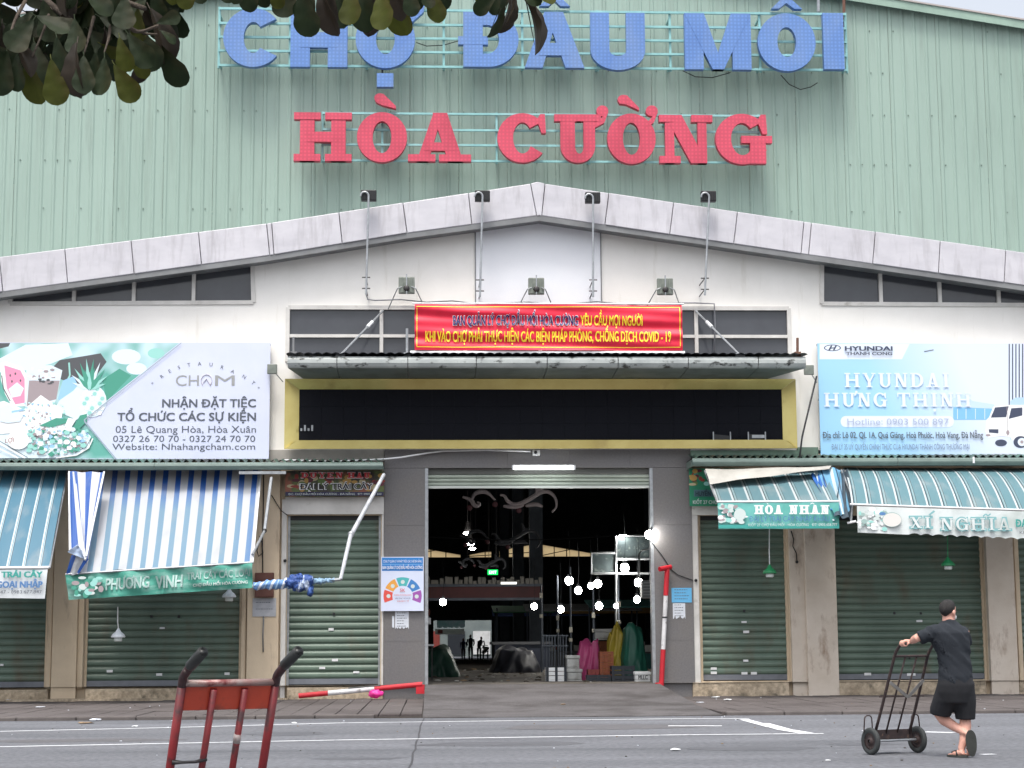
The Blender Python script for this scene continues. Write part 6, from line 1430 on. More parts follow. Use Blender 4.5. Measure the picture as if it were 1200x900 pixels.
mb = MB(); addtext(mb, 'ĐẠI LÝ TRÁI CÂY', 350.5, 566, 437.5, 573.6, Dw - .40, .07); mb.build('lettering', whi, t); mb = MB(); addtext(mb, 'ĐẠI LÝ TRÁI CÂY', 351.5, 566.5, 436.5, 573.2, Dw - .412, .02); mb.build('lettering', pm('letter_black', 34, 32, 40), t)
mb = MB(); addtext(mb, 'ĐC: CHỢ ĐẦU MỐI HÒA CƯỜNG - ĐÀ NẴNG   ĐT: 0905 111 222', 338, 577.7, 447, 580, Dw - .40, .0); mb.build('lettering', vp, t)
q = rect(808, 549, 841, 593, Dw - .3); t = thing('green_shop_sign', 'green shop sign with printed fruit half hidden behind the florist awning', 'shop sign', ((q[0]+q[1])/2, Dw - .3, q[2]))
MB().box(q[0], q[1] + .5, Dw - .3, Dw - .25, q[2], q[3]).build('board', mat('sign_green', S(30, 132, 96), S(26, 116, 86), 2, .5), t)
A = Print(Dw - .3)
for k in range(34): A.ell(random.uniform(810, 845), random.uniform(551, 568), random.uniform(2, 4.5), random.uniform(1.5, 3.5), random.choice(fm + [dgn, mint]), 12)
A.poly([(813, 574), (850, 574), (850, 582), (813, 582)], pm('sign_slate', 70, 108, 116)); A.build('printed_fruit', t)
lt(t, 'HUYỀN', 815, 833, 575.5, 581, pm('letter_dark', 40, 62, 70), .03, Dw - .34, 0); lt(t, 'KIỐT 27 CHỢ', 812, 841, 586.2, 590.5, vp, .02, Dw - .34, 0)

# ------------------------------------------------------------------ posters and notices
q = rect(446.5, 652.5, 496.5, 716, Dw - .2); t = thing('safety_poster', 'white poster with a five colour arch and blue heading on the left pier', 'poster', ((q[0]+q[1])/2, Dw - .2, q[2]))
pw_m = mat('poster_white', S(210, 218, 238), S(204, 212, 234), 2, .5)
MB().box(q[0], q[1], Dw - .2, Dw - .17, q[2], q[3]).build('board', pw_m, t)
MB().box(q[0], q[1], Dw - .17, Dw - .12, (q[2]+q[3])/2 - .05, (q[2]+q[3])/2).build('batten', GALV, t)
A = Print(Dw - .2); A.poly([(447.6, 653.5), (495.6, 653.5), (495.6, 669), (447.6, 669)], pm('poster_blue', 34, 122, 196)); A.poly([(447.6, 661), (495.6, 661), (495.6, 661.5), (447.6, 661.5)], lb)
cc = [(178, 150, 'purple', (150, 80, 170)), ]
cols_ = [pm('arch_purple', 154, 84, 166), pm('arch_blue', 62, 126, 190), pm('arch_teal', 76, 174, 176), pm('arch_orange', 226, 160, 70), pm('arch_red', 216, 82, 72)]
for k, m_ in enumerate(cols_):
    a0, a1 = -22 + k*45.5, -22 + k*45.5 + 40.5
    o = [(471.8 + 22.4*math.cos(R(a0 + (a1-a0)*i/8)), 698.5 - 22*math.sin(R(a0 + (a1-a0)*i/8))) for i in range(9)]; i_ = [(471.8 + 12*math.cos(R(a1 - (a1-a0)*i/8)), 698.5 - 12*math.sin(R(a1 - (a1-a0)*i/8))) for i in range(9)]
    A.poly(o + i_, m_); am = R((a0+a1)/2); A.ell(471.8 + 16.5*math.cos(am), 698.5 - 16.5*math.sin(am), 2.4, 2.4, vp, 12)
A.build('printed_arch', t)
YP = Dw - .22
lt(t, 'CÔNG TY QUẢN LÝ VÀ PHÁT TRIỂN CÁC CHỢ ĐÀ NẴNG', 449, 494, 656.2, 659.2, whi, .01, YP, 0); lt(t, 'BAN QUẢN LÝ CHỢ ĐẦU MỐI HÒA CƯỜNG', 448.3, 495, 663, 666.8, whi, .02, YP, 0)
lt(t, '5K', 468.5, 475, 689.5, 693.5, rl, .01, YP, 0); lt(t, 'KHÔNG KHOẢNG CÁCH', 462, 482, 696.3, 698, rl, .01, YP, 0); lt(t, 'CHUNG SỐNG AN TOÀN', 463, 481, 700.3, 702, navy, .01, YP, 0) if False else lt(t, 'KHẨU TRANG - KHỬ KHUẨN', 463, 481, 700.3, 702, navy, .01, YP, 0); lt(t, 'KHAI BÁO Y TẾ', 465.5, 479, 703.6, 705.3, rl, .01, YP, 0)
def notice(px0, py0, px1, py1, m_, label, rows, tear=0, Y=Dw - .125, name='paper_notice'):
    q = rect(px0, py0, px1, py1, Y); t = thing(name, label, 'notice', ((q[0]+q[1])/2, Y, q[2]))
    n = 12; low = [(q[0] + (q[1]-q[0])*i/n, q[2] + (random.uniform(0, tear) if 0 < i < n else 0)) for i in range(n+1)]
    MB().plate(low + [(q[1], q[3]), (q[0], q[3])], [], Y - .006, Y - .001).build('sheet', m_, t)
    for k in range(rows):
        z = q[3] - (q[3]-q[2])*(k + .7)/(rows + .8); a = q[0] + (q[1]-q[0])*.14; b = q[1] - (q[1]-q[0])*random.uniform(.14, .35)
        mb = MB(); x = a
        while x < b: w_ = random.uniform(.015, .05); mb.box(x, min(x + w_, b), Y - .0085, Y - .007, z, z + .014); x += w_ + .012
        mb.build('print_line', gry, t, kind='stuff')
    return t
paper = mat('paper', S(214, 218, 226), S(190, 196, 206), 4, .7)
notice(463, 716.5, 479, 737.5, paper, 'torn white paper notice pasted under the safety poster', 6, .06)
notice(459.5, 722, 462, 736, paper, 'thin torn strip of white paper beside the notice under the poster', 0, .03)
notice(787, 689, 810.5, 706, mat('blue_paper', S(104, 178, 222), S(88, 164, 212), 4, .6), 'light blue notice on the right pier', 4)
notice(788.5, 707, 803, 725.5, paper, 'torn white notice below the light blue one on the right pier', 5, .09)
notice(296, 701, 323.5, 722.5, mat('grey_paper', S(184, 186, 192), S(160, 164, 170), 6, .6), 'grey number plate under the brown box on the beige pillar', 2, 0, Dw - .17)
q = rect(298.5, 671, 320.5, 700, Dw - .3); t = thing('brown_box', 'rusty brown meter box on the beige pillar behind the rolled awning', 'box', ((q[0]+q[1])/2, Dw - .3, q[2]))
bevel(MB().box(q[0], q[1], Dw - .3, Dw - .165, q[2], q[3]).build('case', mat('box_brown', S(104, 66, 56), S(84, 52, 46), 3, .6), t), .01); MB().box(q[0] + .03, q[1] - .03, Dw - .307, Dw - .3, q[2] + .03, q[3] - .03).build('door', mat('box_brown', (0,0,0)), t)
def cable(pts, Y, r_, label, m_=None):
    mb = MB(); mb.tube([P(x, y, Y) for x, y in pts], r_, 5); mb.top('wall_cable', m_ or cord_m, label, 'cable', smooth=True)
cable([(309, 556), (308.5, 600), (307.5, 640), (308, 672)], Dw - .18, .012, 'thin dark cable down the beige pillar above the brown box')
cable([(309, 722), (308, 745), (308.5, 764)], Dw - .18, .016, 'short grey cable below the number plate on the beige pillar', FLASH)
cable([(304, 636), (301, 645), (303, 652), (308, 648), (307, 636), (304, 628)], Dw - .22, .012, 'black cable loop hanging on the beige pillar')
cable([(318, 580), (329, 598), (337, 604)], Dw - .2, .01, 'thin cable slanting from the awning arm to the white lintel')
cable([(927, 622), (930, 632), (929, 640), (933, 648), (934, 658)], Dw - .12, .012, 'black cable hanging down the pale jamb right of the entrance')
cable([(761, 632), (775, 650), (787, 668), (795, 674), (812, 680)], Dw - .14, .01, 'thin black cable sagging across the right stone pier')
for px, py, lab in ((815.5, 680, 'small black catch on the white jamb left of the right shutter'), (934, 658.5, 'small black hook on the pale jamb'), (334, 657, 'small black catch on the jamb left of the narrow shutter')):
    c = P(px, py, Dw - .13); mb = MB(); mb.ball((c.x, c.y, c.z), .035, n=10, m=6); mb.top('door_catch', BLACK, lab, 'catch', smooth=True)

# ------------------------------------------------------------------ hanging shop lamps
def shop_lamp(px, py, m_, label, group, cord_top, Y=38.0):
    c = P(px, py, Y); t = thing('hanging_lamp', label, 'lamp', (c.x, c.y, c.z - .11), group)
    MB().lathe([(.14, -.02), (.15, 0), (.12, .05), (.06, .1), (.03, .15), (.02, .17)], c, 20).build('lamp_shade', m_, t, True)
    MB().lathe([(.015, -.1), (.07, -.1), (.085, -.085), (.085, -.02), (.05, 0)], c, 16).build('bulb', mat('lamp_off_white', S(206, 214, 212), rough=.4), t, True)
    MB().tube([c + Vector((0, 0, .16)), P(px - .6, (py + cord_top)/2, Y), P(px - .4, cord_top, Y)], .012, 5).build('cord', WHITEP if cord_top > 600 else m_, t); return t
ws_m = mat('lamp_white', S(220, 226, 232), rough=.4); gs_m = mat('lamp_green', S(42, 140, 88), S(32, 120, 74), 4, .45)
shop_lamp(138.5, 746, ws_m, 'white hanging lamp in front of the left part of the wide shutter', 'white hanging shop lamps', 711)
shop_lamp(268.5, 699, ws_m, 'white hanging lamp close under the right end of the striped awning', 'white hanging shop lamps', 660)
shop_lamp(902, 671, gs_m, 'green hanging lamp on a white pole before the narrow right shutter', 'green hanging shop lamps', 620)
shop_lamp(1111, 662, gs_m, 'green hanging lamp before the wide right shutter under the wavy valance', 'green hanging shop lamps', 600)

# ------------------------------------------------------------------ red and white barrier poles
rp_, wp_ = mat('barrier_red', S(196, 34, 48), S(170, 28, 42), 5, .5), mat('barrier_white', S(216, 216, 218), S(190, 190, 192), 5, .5, c3=S(120, 110, 106), s3=8, lo3=.6, hi3=.72)
t = thing('barrier_pole', 'red and white barrier pole standing upright against the right stone pier', 'barrier pole', tuple(P(774.5, 814, Dw - .3)), 'red and white barrier poles')
A_, B_ = P(774.5, 814, Dw - .3), P(782, 664, Dw - .3)
for a, b, m_ in ((0, .35, rp_), (.352, .77, wp_), (.772, 1, rp_)):
    MB().tube([A_.lerp(B_, a), A_.lerp(B_, b)], .055 if m_ is rp_ else .05, 12).build('pole_section', m_, t)
MB().tube([P(773, 667, Dw - .42), P(786, 664.5, Dw - .25)], .055, 10).build('cross_piece', rp_, t); MB().box(A_.x - .12, A_.x + .03, A_.y - .05, A_.y + .05, A_.z + .18, A_.z + .26).build('hinge', rp_, t)
z_ = A_.lerp(B_, .6); MB().tube([z_ - Vector((.0, 0, .01)), z_ + Vector((0, 0, .02))], .06, 12).build('black_band', BLACK, t)
t = thing('barrier_pole', 'red and white barrier pole lying along the wall left of the entrance', 'barrier pole', tuple(P(430, 815, Dw - .6)), 'red and white barrier poles')
A_, B_ = P(350, 815.5, Dw - .75), P(495, 802, Dw - .75)
for a, b, m_ in ((0, .235, rp_), (.237, .61, wp_), (.612, 1, rp_)): MB().tube([A_.lerp(B_, a), A_.lerp(B_, b)], .055, 12).build('pole_section', m_, t)
MB().tube([A_.lerp(B_, .4) + Vector((0, -.02, .07)), A_.lerp(B_, .66) + Vector((0, -.02, .06))], .015, 6).build('wire', BLACK, t)
e_ = P(493, 805, Dw - .75); MB().box(e_.x - .1, e_.x + .08, e_.y - .04, e_.y + .04, P(493, 813, Dw - .75).z, e_.z + .05).build('hinge', rp_, t)
mb = MB(); c = P(440.5, 813, Dw - .95)
mb.ball(c, .15, .1, .085, 18, 10)
for i in range(len(mb.v)): v = Vector(mb.v[i]); d_ = v - c; mb.v[i] = tuple(c + d_*(1 + .5*noise.noise(d_*16)))
mb.top('plastic_bag', mat('bag_pink', S(250, 80, 180), S(236, 50, 160), 6, .3, trans=.3), 'bright pink plastic bag lying under the barrier pole', 'bag', smooth=True)

# ------------------------------------------------------------------ hand trucks
class Truck:
    def __init__(s, base, yaw, k=.41):
        s.b = Vector(base); s.ax = Vector((math.cos(yaw), math.sin(yaw), 0)); s.bk = Vector((math.sin(yaw), -math.cos(yaw), 0)); s.k = k
    def p(s, x, h, b=0.0): return s.b + s.ax*x + s.bk*((h - .25)*s.k + b) + Vector((0, 0, h))
    def q(s, x, b, z): return s.b + s.ax*x + s.bk*b + Vector((0, 0, z))
rust_m = mat('worn_brown_steel', S(72, 58, 56), S(50, 44, 46), 12, .5, .3, c3=S(104, 84, 74), s3=20, lo3=.58, hi3=.66)
redp = mat('worn_red_paint', S(124, 32, 36), S(98, 26, 30), 5, .4, c3=S(60, 32, 34), s3=7, lo3=.48, hi3=.62)
tyre = mat('tyre_rubber', S(58, 62, 62), S(42, 44, 46), 8, .8)
def wheel(t, T, x, r_=.15, wd=.052):
    c = T.q(x, 0, r_); w_ = MB(); n = 28; ax = T.ax
    def ringp(rad, off): return [c + ax*off + (T.bk*math.cos(2*math.pi*i/n) + Vector((0, 0, 1))*math.sin(2*math.pi*i/n))*rad for i in range(n)]
    prof = [(r_*.62, -wd*.35), (r_*.8, -wd*.5), (r_*.95, -wd*.42), (r_, -wd*.15), (r_, wd*.15), (r_*.95, wd*.42), (r_*.8, wd*.5), (r_*.62, wd*.35)]
    vs = [v for rad, off in prof for v in ringp(rad, off)]
    w_.add(vs, [(j*n + i, j*n + (i+1) % n, (j+1)*n + (i+1) % n, (j+1)*n + i) for j in range(7) for i in range(n)])
    wo = w_.build('wheel', tyre, t, True)
    rm = MB(); prof = [(.02, -wd*.5), (.035, -wd*.5), (.04, -wd*.15), (r_*.5, -wd*.1), (r_*.64, -wd*.34), (r_*.64, wd*.34), (r_*.5, wd*.1), (.04, wd*.15), (.035, wd*.5), (.02, wd*.5)]
    vs = [v for rad, off in prof for v in ringp(rad, off)]
    rm.add(vs, [(j*n + i, j*n + (i+1) % n, (j+1)*n + (i+1) % n, (j+1)*n + i) for j in range(9) for i in range(n)]); rm.build('rim', rust_m, wo, True)
def arc3(pts, n=6):
    """round the corners of a path"""
    pts = [Vector(p) for p in pts]; out = [pts[0]]
    for a, b, c in zip(pts, pts[1:], pts[2:]):
        r_ = min((b-a).length, (c-b).length)*.45; p, q = b + (a-b).normalized()*r_, b + (c-b).normalized()*r_
        for i in range(n+1): u = i/n; out.append(p*(1-u)**2 + b*2*u*(1-u) + q*u*u)
    return out + [pts[-1]]
YAW = R(25)
tb = PG(1048.5, 883.5, 0); T = Truck(tb, YAW)
t = thing('hand_truck', 'dark two wheeled hand truck held by the man in black', 'hand truck', tuple(tb))
tb_in = .16
for s_ in (-1, 1):
    MB().tube(arc3([T.p(.245*s_ - .02, .16), T.p(.24*s_ - .005, .6), T.p(.235*s_, 1.12), T.p(.235*s_ + .0, 1.225, .06), T.p(.235*s_ + .0, 1.225, .16)]), .017, 10).build('side_rail', rust_m, t, True)
    MB().tube([T.p(.08*s_ - .03, .2), T.p(.08*s_ + .0, 1.085)], .011, 8).build('inner_bar', rust_m, t, True)
    MB().tube([T.p(.08*s_ + .0, .85), T.p(.08*s_ + .0, 1.085)], .0115, 8)
    wheel(t, T, .33*s_)
    MB().tube(arc3([T.q(.275*s_ + .0, -.03, .22), T.q(.285*s_, -.03, .43), T.q(.38*s_, -.03, .43), T.q(.4*s_, -.03, .24)]), .008, 6).build('wheel_guard', rust_m, t, True)
MB().tube([T.p(-.235, 1.085), T.p(.235, 1.085)], .015, 8).build('crossbar', rust_m, t)
MB().tube([T.p(-.3, .64, -.02), T.p(.33, .64, -.02)], .008, 6).build('cross_rod', rust_m, t)
strap_m = mat('grey_strap', S(140, 138, 136), S(112, 110, 108), 8, .7)
for a, b in ((T.p(-.235, .80, .03), T.p(.07, .63, .03)), (T.p(.07, .63, .03), T.p(.235, .82, .03))):
    d_ = (b-a).normalized(); n_ = d_.cross(T.bk).normalized()*.018; MB().hexa([a-n_, b-n_, b+n_, a+n_], [p + T.bk*-.01 for p in (a-n_, b-n_, b+n_, a+n_)]).build('strap', strap_m, t)
MB().tube([T.q(-.34, 0, .15), T.q(.34, 0, .15)], .014, 8).build('axle', GALV, t)
q4 = lambda z: [T.q(-.2, -.02, z), T.q(.2, -.02, z), T.q(.2, -.26, z - .03), T.q(-.2, -.26, z - .03)]
MB().hexa([tuple(v) for v in q4(.16)], [tuple(v) for v in q4(.19)]).build('toe_plate', rust_m, t)
MB().hexa([tuple(v) for v in (T.q(-.25, 0, .17), T.q(.25, 0, .17), T.q(.25, .0, .27), T.q(-.25, 0, .27))], [tuple(v) for v in (T.q(-.25, -.02, .17), T.q(.25, -.02, .17), T.q(.25, -.02, .27), T.q(-.25, -.02, .27))]).build('back_plate', rust_m, t)
TM = T
# foreground truck
c0 = P(261.5, 850, 8.8); T = Truck((0, 0, 0), YAW, .42); off = T.p(0, c0.z); T.b = Vector((c0.x - off.x, c0.y - off.y, 0))
t = thing('hand_truck', 'worn red hand truck with black handles cut off by the bottom of the photo', 'hand truck', tuple(T.b))
W2 = .232
for s_ in (-1, 1):
    pts = arc3([T.p(W2*s_, .14), T.p(W2*s_, .6), T.p(W2*s_, 1.115), T.p(W2*s_, 1.23, .22)], 8)
    MB().tube(arc3([T.p(W2*s_, .14), T.p(W2*s_, .5), T.p(W2*s_, 1.07)]), .021, 14).build('side_rail', redp, t, True)
    MB().tube(arc3([T.p(W2*s_, 1.06), T.p(W2*s_, 1.115), T.p(W2*s_, 1.18, .11)], 8), .021, 14).build('bent_rail', mat('dark_rail', S(58, 32, 34), S(34, 28, 30), 9, .4, c3=S(120, 110, 104), s3=18, lo3=.6, hi3=.66), t, True)
    g = MB(); a, b = T.p(W2*s_, 1.168, .088), T.p(W2*s_ + .005, 1.232, .225); d_ = (b-a).normalized()
    g.tube([a, b, b, b - d_*.03], [.026, .026, .019, .019], 18, False); g.build('handle_grip', mat('grip_grey', S(44, 46, 46), S(26, 28, 28), 10, .35), t, True)
    MB().tube([T.p(.077*s_, .2), T.p(.077*s_, 1.055, .012)], .017, 12).build('inner_bar', redp, t, True)
    wheel(t, T, .3*s_)
A_, B_ = T.p(.077, .2), T.p(.077, 1.055, .012); bnd = A_.lerp(B_, .70), A_.lerp(B_, .75); MB().tube(bnd, .0185, 12).build('worn_patch', mat('bare_steel', S(190, 186, 182), S(150, 110, 104), 22, .4, .3), t, True)
MB().tube([T.p(-W2 + .005, 1.085), T.p(W2 - .005, 1.085)], .0165, 12).build('crossbar', mat('worn_crossbar', S(150, 144, 140), S(150, 110, 106), 6, .35, .2, c3=S(104, 44, 44), s3=10, lo3=.5, hi3=.6), t, True)
def slabq(x0, x1, h0, h1, b0, b1): return [tuple(T.p(x0, h0, b0)), tuple(T.p(x1, h0, b0)), tuple(T.p(x1, h1, b0)), tuple(T.p(x0, h1, b0))], [tuple(T.p(x0, h0, b1)), tuple(T.p(x1, h0, b1)), tuple(T.p(x1, h1, b1)), tuple(T.p(x0, h1, b1))]
bevel(MB().hexa(*slabq(-W2 + .004, W2 - .004, 0.957, 1.068, -.0, -.008)).build('board', mat('board_red', S(186, 70, 46), S(158, 58, 42), 4, .45, c3=S(122, 62, 50), s3=7, lo3=.52, hi3=.66), t), .002)
g = MB(); g.tube([T.p(-W2 + .0, .715, .01), T.p(-W2 + .05, .712, .02), T.p(-.12, .712, .02), T.p(-.066, .722, .01)], [.028, .015, .014, .022], 10, True, .5); g.build('step_bracket', DARKSTEEL, t, True)
MB().tube([T.q(-.34, 0, .15), T.q(.34, 0, .15)], .014, 8).build('axle', GALV, t)
MB().tube([T.p(-W2, .45), T.p(W2, .45)], .014, 8).build('crossbar', redp, t)
q4 = [T.q(-.24, -.02, .05), T.q(.24, -.02, .05), T.q(.24, -.26, .03), T.q(-.24, -.26, .03)]
MB().hexa([tuple(v) for v in q4], [tuple(v + Vector((0, 0, .008))) for v in q4]).build('toe_plate', redp, t)

# ------------------------------------------------------------------ the man
g0 = PG(1130, 888, 0)
Q = lambda u, y, v: Vector((g0.x + u, g0.y + y, g0.z + v))
man = thing('person', 'man in black T-shirt and shorts seen from behind, leaning on a hand truck', 'person', tuple(g0))
skin = mat('skin_man', S(214, 164, 146), S(202, 148, 132), 6, .55, c3=S(190, 130, 116), s3=4, lo3=.55, hi3=.75)
hl, hr = TM.p(-.235, 1.225, .12), TM.p(.235, 1.225, .12)
B = MB()
def ov(cs, n=20):
    """loft through oval sections (centre, rx, ry)"""
    vs = [(c.x + rx*math.cos(2*math.pi*k/n), c.y + ry*math.sin(2*math.pi*k/n), c.z) for c, rx, ry in cs for k in range(n)]
    return vs, [(i*n+k, i*n+(k+1) % n, (i+1)*n+(k+1) % n, (i+1)*n+k) for i in range(len(cs)-1) for k in range(n)] + [tuple(range(n))[::-1], tuple((len(cs)-1)*n+k for k in range(n))]
B.add(*ov([(Q(-.06, 0, .80), .13, .10), (Q(-.06, 0, .9), .15, .11), (Q(-.07, 0, 1.02), .145, .10), (Q(-.09, 0, 1.17), .165, .11), (Q(-.105, 0, 1.31), .18, .11), (Q(-.11, .01, 1.40), .14, .085), (Q(-.11, .02, 1.45), .07, .065), (Q(-.105, .03, 1.52), .06, .062)]))
# head, turned to the right and away
hc = Q(-.098, .03, 1.568); fwd = Vector((.80, .60, 0)).normalized(); sd_ = Vector((.60, -.80, 0)).normalized(); up = Vector((0, 0, 1))
H = lambda a, b, c: hc + fwd*a + sd_*b + up*c
def hball(mb, c, ra, rb, rc_, n=20, m=14):
    i0 = len(mb.v); mb.ball((0, 0, 0), 1, 1, 1, n, m)
    for i in range(i0, len(mb.v)): v = mb.v[i]; mb.v[i] = tuple(c + fwd*v[0]*ra + sd_*v[1]*rb + up*v[2]*rc_)
hball(B, H(-.012, 0, .03), .098, .078, .095); hball(B, H(.028, 0, -.045), .062, .056, .07); hball(B, H(.075, 0, -.02), .016, .012, .024); hball(B, H(.08, 0, -.03), .015, .016, .012)
hball(B, H(.06, 0, -.085), .022, .026, .02); hball(B, H(.072, .028, .0), .016, .016, .012); hball(B, H(.072, -.028, .0), .016, .016, .012)
for s_ in (-1, 1): hball(B, H(-.008, .077*s_, -.015), .02, .012, .034); hball(B, H(-.016, .085*s_, -.012), .014, .006, .026)
B.tube([Q(-.105, .03, 1.45), Q(-.10, .035, 1.55)], [.066, .064], 16)
# legs
B.tube([Q(-.12, 0, .80), Q(-.185, .12, .62), Q(-.215, .2, .475), Q(-.155, .18, .40), Q(-.07, .09, .33), Q(.02, 0, .265)], [.08, .08, .062, .064, .052, .036], 16)
B.tube([Q(.01, 0, .80), Q(.05, .07, .62), Q(.055, .1, .45), Q(.045, .06, .33), Q(.01, .03, .18), Q(-.02, .03, .09)], [.08, .08, .062, .062, .046, .038], 16)
# raised foot: heel up, toes on the ground
B.tube([Q(.02, 0, .27), Q(.045, -.035, .25), Q(.05, -.035, .16), Q(.055, -.03, .07), Q(.055, .0, .035)], [.038, .036, .036, .04, .028], 14, True, .8)
for k in range(5): B.tube([Q(.025 + k*.016, -.01, .04), Q(.02 + k*.017, .025, .022)], [.011, .009], 7)
# planted foot
B.tube([Q(-.02, .03, .1), Q(-.02, .0, .05), Q(-.05, .05, .045), Q(-.085, .1, .035)], [.036, .034, .036, .03], 14, True, .8)
for k in range(5): B.tube([Q(-.075 - .012*k + .02, .105 + .008*k - .02, .035), Q(-.1 - .014*k + .025, .145 + .008*k - .02, .025)], [.012, .009], 7)
# arms
el_l = Q(-.47, .03, 1.278)
wl_ = hl + Vector((.075, -.005, .02)); wr_ = hr + Vector((.07, -.02, .015))
B.tube([Q(-.26, .0, 1.36), Q(-.36, .01, 1.33), el_l, el_l.lerp(wl_, .35), wl_], [.06, .055, .044, .043, .027], 14)
el_r = Q(.10, .22, 1.14)
B.tube([Q(.06, .02, 1.35), Q(.1, .12, 1.22), el_r, el_r.lerp(wr_, .5), wr_], [.06, .052, .044, .04, .027], 14)
def hand(mb, c, wr, along, out):
    """fist closed on a bar; along = direction of the bar, out = towards the knuckles"""
    along = along.normalized(); d_ = (c - wr).normalized(); n_ = along.cross(d_).normalized()
    if n_.z < 0: n_ = -n_
    mb.tube([wr, wr.lerp(c, .5) + n_*.016, c + n_*.024 - d_*.005], [.026, .032, .03], 12, True, .7)
    for k in range(4):
        o = along*(k - 1.5)*.02; r0 = .031; L_ = (1.0, 1.06, 1.0, .85)[k]
        pts = [c + o + d_*(r0*math.sin(a)) + n_*(r0*math.cos(a)) for a in [R(x*L_) for x in (0, 45, 90, 135, 180, 215)]]
        mb.tube(pts, [.0115, .011, .0105, .01, .009, .008], 8)
    mb.tube([wr.lerp(c, .45) + along*.03, c + along*.045 - d_*.01 - n_*.005, c + along*.03 - n_*.026 + d_*.008], [.013, .011, .009], 8)
hand(B, hl + Vector((0, 0, .0)), wl_, T.bk, None); hand(B, hr, wr_, T.bk, None)
body = fuse(B, .0075, 'body', skin, man, None, 3)
black_c = mat('black_cotton', S(31, 37, 45), S(25, 30, 38), 5, .9, bump=.1, bscale=120)
Sh = MB()
Sh.add(*ov([(Q(-.06, .005, .785), .19, .135), (Q(-.06, 0, .87), .188, .14), (Q(-.065, 0, .98), .18, .13), (Q(-.08, 0, 1.12), .185, .13), (Q(-.10, 0, 1.25), .21, .14), (Q(-.105, .0, 1.34), .218, .135), (Q(-.108, .008, 1.395), .18, .105), (Q(-.108, .015, 1.43), .12, .085), (Q(-.106, .02, 1.458), .078, .076), (Q(-.105, .022, 1.474), .072, .074)], 28))
Sh.tube([Q(-.20, .0, 1.355), Q(-.29, .0, 1.345), Q(-.36, .01, 1.315), Q(-.44, .02, 1.285)], [.085, .083, .078, .074], 16)
Sh.tube([Q(-.02, .0, 1.35), Q(.06, .03, 1.34), Q(.09, .11, 1.26), Q(.095, .15, 1.22)], [.08, .078, .075, .07], 16)
wrk = lambda p: .017*noise.noise(Vector((p.x*5, p.y*5, p.z*15 + p.x*14))) + .01*noise.noise(Vector((p.x*16, p.y*9, p.z*5)))
fuse(Sh, .011, 'shirt', black_c, man, wrk, 5)
So = MB()
So.add(*ov([(Q(-.065, .03, .58), .175, .13), (Q(-.062, .01, .70), .205, .14), (Q(-.06, 0, .78), .2, .14), (Q(-.06, 0, .86), .18, .13)], 24))
So.tube([Q(-.135, 0, .80), Q(-.165, .07, .64), Q(-.195, .14, .50), Q(-.2, .15, .455)], [.115, .125, .122, .115], 18)
So.tube([Q(.025, 0, .80), Q(.045, .04, .62), Q(.05, .07, .46), Q(.05, .072, .405)], [.12, .12, .112, .106], 18)
fuse(So, .012, 'shorts', mat('black_shorts', S(30, 31, 36), S(24, 25, 29), 5, .9, bump=.1, bscale=100), man, lambda p: .007*noise.noise(Vector((p.x*14, p.y*8, p.z*5))), 4)
# hair
hair = mat('black_hair', S(30, 26, 25), S(14, 12, 12), 60, .6, bump=.6, bscale=180)
def fh(u, v):
    az = 2*math.pi*u; front = max(0, math.cos(az)); lim = math.pi*(.86 - .50*front**.8 - .22*abs(math.sin(az))**2 + .02*noise.noise((az*5, 0, 0))); th_ = lim*v
    r_ = (1.06 + .02*noise.noise((az*5, th_*8, 0))) * (1 - .07*max(0, (v - .7)/.3))
    return tuple(H(-.014 + .102*math.sin(th_)*math.cos(az)*r_*.985, .0795*math.sin(th_)*math.sin(az)*r_, .03 + .097*math.cos(th_)*r_))
MB().grid(fh, 48, 20).build('hair', hair, man, True)
# face mask with ear loop, eyes
mk = MB(); hball(mk, H(.056, 0, -.06), .045, .052, .038, 20, 12); mk.build('face_mask', WHITEP, man, True)
for s_ in (-1, 1):
    MB().tube([H(.05, .052*s_, -.04), H(.02, .07*s_, -.02), H(-.01, .083*s_, .0)], .0025, 5).build('ear_loop', WHITEP, man)
    e_ = MB(); hball(e_, H(.082, .03*s_, .002), .008, .012, .007, 10, 6); e_.build('eye', BLACK, man, True)
sole_m = mat('sole_grey', S(66, 68, 64), S(52, 54, 52), 10, .8)
def sole(c, a, b, n_, L_, w_, th_, name='sandal'):
    """a flip-flop sole: c centre, a long axis, b short axis, n_ thickness direction"""
    m_ = MB(); o = []
    for k in range(28):
        an = 2*math.pi*k/28; l = math.copysign(abs(math.cos(an))**.8, math.cos(an)); s2 = math.copysign(abs(math.sin(an))**.75, math.sin(an)); ww = w_*(.92 - .1*l - .1*math.cos(2*an - .0))
        o.append(c + a*l*L_/2 + b*s2*ww/2)
    n = len(o); m_.add([tuple(p) for p in o] + [tuple(p + n_*th_) for p in o], [tuple(range(n)), tuple(range(2*n-1, n-1, -1))] + [(i, i+n, (i+1) % n + n, (i+1) % n) for i in range(n)])
    return m_.build(name, sole_m, man)
s1 = sole(Q(.062, -.085, .155), Vector((.03, .06, -.29)).normalized(), Vector((1, 0, .08)).normalized(), Vector((0, 1, .2)).normalized(), .29, .112, .022)
s2 = sole(Q(-.055, .065, .005), Vector((-.6, .8, 0)).normalized(), Vector((.8, .6, 0)), Vector((0, 0, 1)), .27, .1, .02)
MB().tube([Q(.02, -.07, .12), Q(.03, .0, .1), Q(.06, .0, .055), Q(.1, -.03, .1), Q(.105, -.07, .12)], .009, 6).build('sandal_strap', BLACK, man, True)
MB().tube([Q(-.075, .01, .02), Q(-.07, .05, .075), Q(-.1, .11, .055), Q(-.03, .09, .07), Q(.0, .06, .02)], .009, 6).build('sandal_strap', BLACK, man, True)

